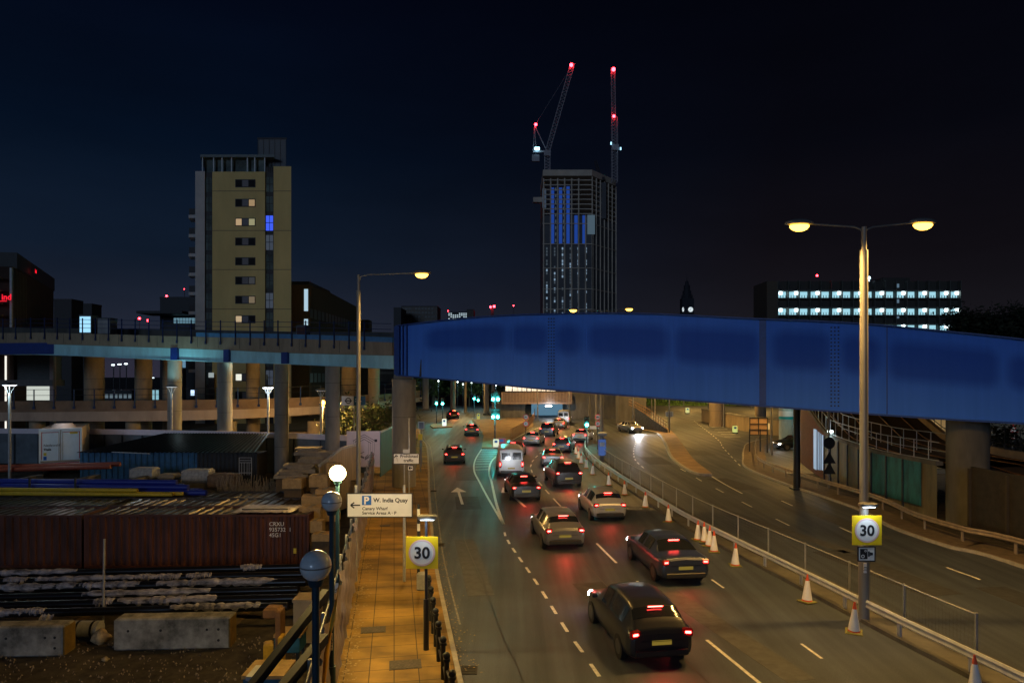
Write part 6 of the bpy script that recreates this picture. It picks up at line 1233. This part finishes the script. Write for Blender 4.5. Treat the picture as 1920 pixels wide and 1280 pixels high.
# long gallery block on the right
Yg = 216; t = T('gallery_flats', 'long flat block with brightly lit access galleries on alternate floors', 'building', (XX(1620, Yg), Yg, 0)); og = XX(1620, Yg)
def gx(p): return XX(p, Yg)-og
def gz(p): return ZZ(p, Yg)
m = MB(); m.bb(gx(1458), gx(1802), 1.6, 12, 0, gz(526)); m.build('body', mat('gal_dark', (.055, .05, .045), .8, var=.2), t); m = MB(); m.bb(gx(1438), gx(1457.8), 0, 12, 0, gz(527)); m.build('stair_tower', mat('gal_brown', (.10, .075, .055), .8, var=.2), t)
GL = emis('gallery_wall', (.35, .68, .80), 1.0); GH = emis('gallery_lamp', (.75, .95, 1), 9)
for j, y_ in enumerate((529, 544, 561, 576, 592, 607, 622, 638)):
    lit = j in (1, 3, 5, 7) and j < 7
    m = MB(); m.bb(gx(1458), gx(1803), 0, 1.6, gz(y_+15.6)-.1, gz(y_+15.6)+.25); m.build('gallery_slab', mat('gal_slab', (.11, .11, .10), .8, var=.1), t)
    if lit:
        for k in range(17):
            if k in (8,) : pass
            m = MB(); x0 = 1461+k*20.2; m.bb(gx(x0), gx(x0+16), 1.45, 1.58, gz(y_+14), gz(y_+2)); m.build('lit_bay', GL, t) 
            if k % 2 == 1 or k == 16 or k == 0: m = MB(); c0 = x0+(12 if k else 3); m.bb(gx(c0), gx(c0+5), 1.0, 1.4, gz(y_+7), gz(y_+2)); m.build('gallery_lamp', GH, t)
        m = MB(); [m.bb(gx(1463+k*5.05), gx(1464+k*5.05), .1, .2, gz(y_+15), gz(y_+9.5)) for k in range(67)]; m.build('balustrade', mat('bal', (.12, .18, .2), .6, var=0), t)
    else:
        m = MB(); [m.bb(gx(1461+k*20.2), gx(1464+k*20.2), 1.4, 1.59, gz(y_+12), gz(y_+3)) for k in range(17)]; m.build('dark_windows', GLASSD, t)
m = MB(); [m.bb(gx(1458+k*20.2), gx(1459.2+k*20.2), -.1, 1.6, 0, gz(526)) for k in range(18)]; m.build('fin_walls', mat('gal_slab', 0), t)
for y_ in (538, 567, 596): 
    m = MB(); m.bb(gx(1681), gx(1690), 1.2, 1.59, gz(y_), gz(y_-7)); m.build('stair_light', emis('stairl', (.3, .5, .7), .3), t)
m = MB(); m.bb(gx(1668), gx(1720), 4, 9, gz(526), gz(517)); m.build('roof_plant', mat('gal_dark', 0), t); m = MB(); m.bb(gx(1635), gx(1638), 2, 2.3, gz(521), gz(517)); m.tube([(gx(1637), 2.4, gz(526)), (gx(1637), 2.4, gz(516))], .1, 6); m.build('roof_light', emis('roofl', (.5, .8, 1), 8), t); beacon(t, (gx(1540), 3, gz(514)), .35)
# clock tower
Yk = 520; t = T('clock_tower', 'dark church-like clock tower with two lit white dials', 'tower', (XX(1288, Yk), Yk, 0)); 
def kz(p): return ZZ(p, Yk)
s_ = F/Yk
m = MB(); m.box((0, 0, kz(560)/2), (22/s_, 18/s_, kz(560)), R(45*0)); m.build('shaft', mat('clock_dark', (.03, .03, .04), .8, var=.1), t); m = MB(); m.tube([(0, 0, kz(560)), (0, 0, kz(545))], [9/s_, 8/s_], 8, sm=False); m.tube([(0, 0, kz(545)), (0, 0, kz(535))], 6/s_, 8, sm=False); m.tube([(0, 0, kz(535)), (0, 0, kz(528)), (0, 0, kz(526)), (0, 0, kz(514))], [4/s_, 3/s_, .5/s_, .15/s_], 8, sm=False); m.build('lantern', mat('clock_dark', 0), t)
m = MB(); [m.tube([(a*8/s_, b*7/s_, kz(560)), (a*8/s_, b*7/s_, kz(552))], [1.5/s_, .2], 6, sm=False) for a in (-1, 1) for b in (-1, 1)]; m.build('pinnacle_group', mat('clock_dark', 0), t)
for dx, r in ((-9.5, 3), (4.5, 4.6)):
    m = MB(); disc(m, (dx/s_, kz(581)), r/s_, -9.3/s_, n=24); 
    if dx < 0: m.v = [(dx/s_+(p[0]-dx/s_)*.6, p[1], p[2]*1+(p[2]-kz(581))*.4) for p in m.v]
    o = m.build('clock_face', emis('dial', (.75, .85, .9), .9), t); m = MB(); m.bar((dx/s_, -9.4/s_, kz(581)), (dx/s_+.5, -9.4/s_, kz(581)+1.3), .1, .2); m.bar((dx/s_, -9.4/s_, kz(581)), (dx/s_-.9, -9.4/s_, kz(581)-.6), .1, .2); m.build('hands', BLACK, o)
# misc far buildings
def block_b(px0, px1, py, Y, mt, lb, name='distant_building', wins=None, depth=15, extra=None):
    t = T(name, lb, 'building', (XX((px0+px1)/2, Y), Y, 0)); w_ = (px1-px0)/F*Y; h = ZZ(py, Y); m = MB(); m.box((0, depth/2, h/2), (w_, depth, h)); m.build('wall', mt, t); m = MB(); m.box((0, depth/2, h+.2), (w_*1.02, depth*1.02, .4)); m.build('roof', DK, t)
    if wins:
        nx_, nz_, mt_, prob, y1 = wins; hz = ZZ(y1, Y)
        for i in range(nx_):
            for j in range(nz_):
                if random.random() > prob: continue
                m = MB(); x = -w_/2+w_*(i+.5)/nx_; z = hz+(h-hz)*(j+.5)/nz_; m.box((x, -.06, z), (w_/nx_*.6, .1, (h-hz)/nz_*.5)); m.build('window', mt_, t)
    return t
DIMW = mat('dim_window', (.05, .055, .06), .4, var=0)
block_b(738, 752, 578, 300, DK, 'dark slab left of the pale distant flats'); block_b(753, 820, 575, 320, mat('far_pale', (.16, .14, .125), .8, var=.15), 'pale distant flats showing above the left end of the girder', wins=(11, 4, DIMW, .9, 605)); 
block_b(840, 876, 586, 420, mat('far_dk', (.05, .06, .07), .8, var=.1), 'distant office block full of cold lit windows', wins=(9, 5, emis('cold_win', (.7, .9, 1), .8), .7, 602)); block_b(875, 888, 581, 400, CONCD, 'small round-topped distant turret beside the lit offices')
Y = 420; t = T('distant_mast', 'distant dark mast topped with a pair of red lights', 'mast', (XX(923, Y), Y, 0)); m = MB(); m.box((0, 0, ZZ(578, Y)/2), (1.8, 1.8, ZZ(578, Y))); m.build('shaft', DK, t); beacon(t, (-1, -2, ZZ(576, Y)), .7); beacon(t, (1.2, -2, ZZ(575, Y)), .8)
for i, (px_, py, Y, r) in enumerate(((262, 597, 300, .5), (278, 601, 300, .5), (313, 555, 300, .45), (303, 573, 320, .35), (346, 542, 300, .2), (178, 574, 150, .2), (840, 583, 380, .3), (963, 573, 600, .6))):
    t = T('beacon_mast', ['left one of the two low red beacons beyond the viaduct', 'right one of the two low red beacons beyond the viaduct', 'upper red beacon left of the yellow tower', 'lower small red beacon left of the yellow tower', 'faint red beacon against the yellow tower balconies', 'small red beacon above the lit shelter', 'small red beacon left of the lit offices', 'faint far red beacon left of the tall unfinished tower'][i], 'mast', (XX(px_, Y), Y, 0), 0, 'red aircraft beacons'); m = MB(); m.tube([(0, 0, 0), (0, 0, ZZ(py, Y))], .12, 6); m.build('mast', DK, t); beacon(t, (0, -.3, ZZ(py, Y)), r)
# left brown building with red letters
Yl = 80; t = T('brown_office_building', 'dark brown building at the left edge with small red illuminated lettering', 'building', (XX(20, Yl), Yl, 0)); ol = XX(20, Yl); lx = lambda p: XX(p, Yl)-ol; lz = lambda p: ZZ(p, Yl)
BRW = mat('bldg_brown', (.045, .024, .018), .85, var=.25, scale=.6)
pl_ = [(lx(-200), -2), (lx(24), 0), (lx(24)-10, 22), (lx(-200), 22)]
m = MB(); m.prism(pl_, 0, lz(500)); m.build('wall', BRW, t); m = MB(); m.prism([(lx(-200), -1.0), (lx(18), 1.2), (lx(24)-10.5, 23), (lx(-200), 23)], lz(500)+.01, lz(470)); m.build('roof_storey', DK, t)
for k in range(5): m = MB(); m.bb(lx(-200), lx(13), -2.4 if 0 else -1.8, -.6, lz(525+k*23), lz(522+k*23)); m.build('floor_band', CONC, t)
m = MB(); m.bar((lx(25), -.3, 0), (lx(25), -.3, lz(503)), .25, .25); m.build('corner_post', STEEL, t)
d_ = Vector((-10, 22, 0)).normalized()
m = MB(); 
for k in range(9): p = Vector((lx(24), 0, 0))+d_*(.6+k*.75); m.bar((p.x+.1, p.y-.1, 1), (p.x+.1, p.y-.1, lz(505)), .05, .05)
m.build('louvres', mat('louv', (.12, .12, .12), .6, .3, var=0), t)
RL = emis('red_letters', (1, .01, .03), 1.2)
text('ind', .95, RL, t, (lx(17), -1.2, lz(564)), bold=.02); text('ind', .7, RL, t, (lx(24)-3.2, 8.6, lz(492)+.0), (R(90), 0, R(114.5-180)+R(0)), bold=.03)
m = MB(); m.bb(lx(14), lx(26), -1.25, -1.1, lz(567), lz(566)); m.build('sign_bar', RL, t)
block_b(101, 134, 565, 110, DK, 'black flat-roofed block right of the brown office', depth=3); block_b(128, 172, 573, 125, DK, 'lower black block left of the lit shelter', depth=3)
t = block_b(300, 372, 560, 140, DK, 'dark terraced block with a lit strip, left of the yellow tower', wins=None, depth=4); m = MB(); m.box((-1, -3, ZZ(590, 140)), (9, 6, .5)); m.build('canopy', DK, t)
for k in range(8): m = MB(); m.box((-.8+k*.62, -.1, ZZ(601, 140)), (.5, .1, 1.1)); m.build('window', emis('cw2', (.35, .7, .9), random.choice([.3, .6, 1])), t)
# brown terraces right of the yellow tower
Yr = 125; t = T('brown_terrace', 'dark brown office terrace with tall lit stair window, right of the yellow tower', 'building', (XX(560, Yr), Yr, 0)); orr = XX(560, Yr); rx = lambda p: XX(p, Yr)-orr; rz_ = lambda p: ZZ(p, Yr)
m = MB(); m.bb(rx(546), rx(580), 0, 14, 0, rz_(534)); m.build('wall', mat('terr', (.13, .075, .04), .85, var=.2), t); m = MB(); m.bb(rx(545), rx(581), -.4, 14, rz_(534)+.01, rz_(528)); m.build('roof', DK, t)
for a, b in ((542, 583), (598, 610)): m = MB(); m.bb(rx(570.5), rx(577.5), -.1, .0, rz_(b), rz_(a)); m.build('lit_window', emis('stairwin', (.55, .8, .95), .75), t)
A_ = [Vector((rx(581), 1, 0)), Vector((2.5, 10, 0)), Vector((2.9, 36, 0))]; hs = (rz_(538), rz_(538)+.5, rz_(540))
m = MB(); m.add(A_+[A_[i]+Vector((0, 0, hs[i])) for i in range(3)], [(0, 1, 4, 3), (1, 2, 5, 4)]); m.build('wall', mat('terr2', (.06, .045, .035), .85, var=.2), t)
for z0 in (.30, .55, .80):
    q = resample(A_, 2.2)
    for i in range(len(q)-1): d = q[i+1]-q[i]; m = MB(); m.box(q[i]+Vector((0, -.1, hs[0]*z0)), (1.5, .1, 1.7), math.atan2(d.y, d.x)); m.build('window', mat('terr_win', (.06, .08, .10), .3, var=.3), t)
m = MB(); m.bb(2.6, 5.2, 36.1, 40, 0, hs[0]-3); m.build('end_wall', mat('terr2', 0), t)
# street-level lit things seen between the viaduct columns
LV = T('ground_floor_foyer', 'bright white lit foyer wall seen under the viaduct at the left', 'building', (XX(70, 78), 78, 0)); f_ = lambda p: XX(p, 78)-XX(70, 78)
m = MB(); m.bb(f_(50), f_(96), 0, .3, ZZ(750, 78), ZZ(724, 78)); m.build('lit_wall', emis('foyer', (.75, .8, .72), .75), LV); m = MB(); m.bb(f_(-60), f_(100), -.2, 2, ZZ(724, 78)+.05, ZZ(712, 78)); m.build('canopy', mat('canopy_grey', (.14, .13, .13), .7, var=.2), LV)
m = MB(); m.bb(f_(26), f_(94), .5, 2, ZZ(712, 78), ZZ(667, 78)); m.build('louvre_wall', mat('louvre2', (.09, .10, .10), .5, var=.3, streak=(1, 1, 8)), LV); m = MB(); m.bb(f_(-100), f_(25), .1, 2, -.2, ZZ(640, 78)); m.build('brick_wall', BRW, LV)
m = MB(); m.bb(f_(9.5), f_(12), -.05, .05, 1, ZZ(667, 78)); m.build('light_strip', emis('strip', (.9, .85, .75), 1.2), LV); m = MB(); m.bb(f_(94), f_(101), -.1, .4, 0, ZZ(667, 78)); m.build('pilaster', mat('pil', (.4, .3, .28), .8, var=.1), LV)
for i, (px_, py, Y, c, e, w_, h_, lb) in enumerate(((212, 684, 150, (.8, .95, 1), 9, 5, 1.5, 'left one of three far floodlights under the viaduct'), (224, 683, 150, (.8, .95, 1), 9, 5, 1.5, 'middle one of three far floodlights under the viaduct'), (236, 682, 150, (.8, .95, 1), 9, 5, 1.5, 'right one of three far floodlights under the viaduct'), (286, 708, 130, (.7, .9, 1), 4, 5, 1.2, 'small cool street light in the gap right of the brown columns'), (345, 680, 120, (.2, .4, .6), .6, 5, 18, 'dim bluish glazed front seen behind the column'), (361, 736, 120, (.5, .7, 1), 1.6, 6, 10, 'small blue-white lit doorway behind the column'), (290, 740, 118, (.3, .6, .7), .8, 14, 18, 'greenish lit shop front seen between brown columns'), (396, 703, 106.5, (.6, .7, .7), .5, 9, 9, 'round lit ornament in the tower ground floor glazing'), (500, 707, 106.5, (.7, .7, .5), .02, 3, 10, 'faint doorway at the tower foot'))):
    t = T('distant_light' if w_ < 6 and h_ < 3 else 'lit_frontage', lb, 'light' if h_ < 3 else 'shopfront', (XX(px_, Y), Y, 0)); s2 = Y/F
    m = MB(); m.box((0, 0, ZZ(py, Y)), (w_*s2, .2, h_*s2)); m.build('lit_panel', emis('dl%d' % i, c, e), t); m = MB(); m.box((0, .2, ZZ(py, Y)/2), (.15 if h_ < 3 else w_*s2*1.1, .15, ZZ(py, Y)+h_*s2/2)); m.build('mast' if h_ < 3 else 'wall', DK, t)
block_b(196, 248, 735, 140, DK, 'low dark building below the far floodlights', wins=(6, 1, emis('lw', (.4, .55, .65), .25), 1, 750))
# ------------------------------------------------------------------ vegetation
def tree(label, loc, h, r, nleaf, grp, trunk_h=.35, leaf=.3, mt=None, seed=0, name='tree'):
    rnd = random.Random(seed); t = T(name, label, 'tree' if name == 'tree' else 'bush', loc, 0, grp); m = MB(); th = h*trunk_h
    if name == 'tree':
        m.tube([(0, 0, -.2), (.05*h*.1, 0, th), (0, .02*h, h*.75)], [h*.028, h*.02, h*.006], 8)
        for k in range(7): a = rnd.uniform(0, 6.3); z = th*rnd.uniform(.8, 1.6); e = Vector((math.cos(a)*r*.7, math.sin(a)*r*.7, z+h*.22)); m.tube([(0, 0, z), tuple(e*.5+Vector((0, 0, z*.5+.2))), tuple(e)], [h*.012, h*.008, h*.003], 5)
        m.build('trunk', mat('bark', (.09, .07, .045), .9, var=.3), t)
    c = MB(); cl = [(Vector((rnd.gauss(0, r*.45), rnd.gauss(0, r*.45), (th+h)/2+rnd.uniform(-1, 1)*(h-th)*.42)), r*rnd.uniform(.25, .5)) for _ in range(26)]
    for i in range(nleaf):
        q, rr = rnd.choice(cl); p = q+Vector((rnd.gauss(0, 1), rnd.gauss(0, 1), rnd.gauss(0, .8)))*rr*.55
        if p.z < .05: p.z = rnd.uniform(.05, .4)
        u = Vector((rnd.gauss(0, 1), rnd.gauss(0, 1), rnd.gauss(0, 1))).normalized(); v = u.orthogonal().normalized(); s = leaf*rnd.uniform(.5, 1.3)
        c.add([p+u*s, p+v*s*.5, p-u*s, p-v*s*.5], [(0, 1, 2, 3)], rnd.randrange(2))
    c.build('crown', mt or [mat('leaf_a', (.045, .075, .02), .7, var=.3), mat('leaf_b', (.075, .10, .03), .7, var=.3)], t); return t
gbk = MB(); vs = []; NXb, NYb = 60, 8
for i in range(NXb+1):
    x = 22+i*3.4
    for k in range(NYb+1):
        vs.append((x, 172-i*.25+k*4.5, .02+5.2*(k/NYb)**.8+random.uniform(-.25, .25)))
gbk.add(vs, [(i*(NYb+1)+k, (i+1)*(NYb+1)+k, (i+1)*(NYb+1)+k+1, i*(NYb+1)+k+1) for i in range(NXb) for k in range(NYb)]); gbk.build('grass_bank', mat('grass', (.05, .10, .022), .9, var=.5, scale=1.2), kind='structure')
gs = MB(); random.seed(3)
for i in range(9000):
    x = random.uniform(24, 190); k = random.random(); y = 172-(x-22)/3.4*.25+k*28; z = 5.2*k**.8; s = random.uniform(.3, .9); a = random.uniform(0, 3.1)
    gs.add([(x-.2*math.cos(a), y-.2*math.sin(a), z), (x+.2*math.cos(a), y+.2*math.sin(a), z), (x+random.uniform(-.3, .3), y, z+s)], [(0, 1, 2)])
tag(gs.build('grass', mat('grass_blade', (.07, .14, .03), .8, var=.5, scale=.8), kind='stuff'), 'rough green grass and weeds on the bank beyond the road', 'grass')
for i, (px_, Y) in enumerate(((1218, 180), (1236, 186), (1270, 178), (1302, 176), (1312, 190), (1366, 182), (1388, 178), (1404, 174), (1450, 170), (1475, 176))):
    tree('slender tree number %s along the grass bank from the left' % ('first second third fourth fifth sixth seventh eighth ninth tenth'.split()[i]), (XX(px_, Y), Y, 1.4), 13, 4, 1300, 'trees on the grass bank', .45, .45, seed=i)
TD = [mat('leaf_dark', (.018, .022, .012), .8, var=.3), mat('leaf_dark2', (.03, .035, .018), .8, var=.3)]
for i, (px_, py, Y, r) in enumerate(((1795, 590, 150, 5), (1830, 578, 148, 6.5), (1868, 574, 145, 7), (1905, 576, 150, 6.5), (1945, 570, 140, 7), (1770, 604, 155, 4.5))):
    tree('dark tree crown rising right of the gallery flats, %s from the left' % ['second', 'third', 'fourth', 'fifth', 'sixth', 'first and lowest'][i], (XX(px_, Y), Y, 0), ZZ(py, Y), r, 6500, 'dark trees at the right edge', .2, .5, TD, seed=20+i)
tree('leafy shrub behind the logo hoarding, lit by the orange lamp', (XX(700, 60), 60, 0), 5.2, 3.0, 3600, None, leaf=.16, seed=50, name='shrub', mt=[mat('leaf_a', 0), mat('leaf_c', (.05, .045, .02), .7, var=.4)])
tree('dark bare bush behind the dark hoarding at the right edge', (XX(1905, 44), 44, 0), 4.6-.6, 2.4, 2200, None, leaf=.14, seed=51, name='shrub', mt=TD)
tree('low shrubs on the footway edge under the ramp', (XX(668, 63), 63, 0), 4.2, 2.2, 1800, None, leaf=.16, seed=52, name='shrub', mt=TD)
for i, (px_, Y) in enumerate(((800, 170), (835, 185), (880, 168), (905, 182), (965, 176), (985, 165))):
    tree('%s street tree from the left behind the green signals' % ('first second third fourth fifth sixth'.split()[i]), (XX(px_, Y), Y, 0), 9, 4, 1200, 'street trees behind the green signals', .3, .4, seed=70+i)
for i, (px_, py) in enumerate(((802, 716), (822, 714), (858, 716), (868, 720), (884, 717), (905, 714), (915, 716), (930, 722))):
    Y = 158; t = T('distant_light', '%s of the row of small cool lights beyond the green signals' % ('first second third fourth fifth sixth seventh eighth'.split()[i]), 'light', (XX(px_, Y), Y, 0), 0, 'small cool lights beyond the signals'); m = MB(); m.ball((0, 0, ZZ(py, Y)), .16, 10); m.build('lamp_lens', emis('cool_pt', (.8, 1, .95), 7), t); m = MB(); m.tube([(0, .2, 0), (0, .2, ZZ(py, Y))], .06, 6); m.build('pole', DSTEEL, t)
    if i % 2: lamp(t, (0, -1, ZZ(py, Y)-.4), 260, (.6, 1, .9), .2)
# far road lamps, plus posts added to brighten the grass bank and left junction
for px_, Y in ((1230, 128), (1340, 120), (1290, 160), (1420, 150), (850, 128), (1010, 106)):
    p = Vector((XX(px_, Y), Y+4, 0)); streetlamp(p, [(1.4, -1, .1)], 11, {1230: 'slim lamp post on the far yellow road nearest the dark wall', 1340: 'slim lamp post beside the yellow-green bollard', 1290: 'added slim lamp post brightening the grass bank behind the small bollard', 1420: 'added slim lamp post brightening the grass bank behind the round piers', 850: 'added slim lamp post brightening the gap between the twin and the middle green signals', 1010: 'slim lamp post before the low road bridge'}[px_], r=.09, energy=8000, grp='slim lamp posts beyond the girder')
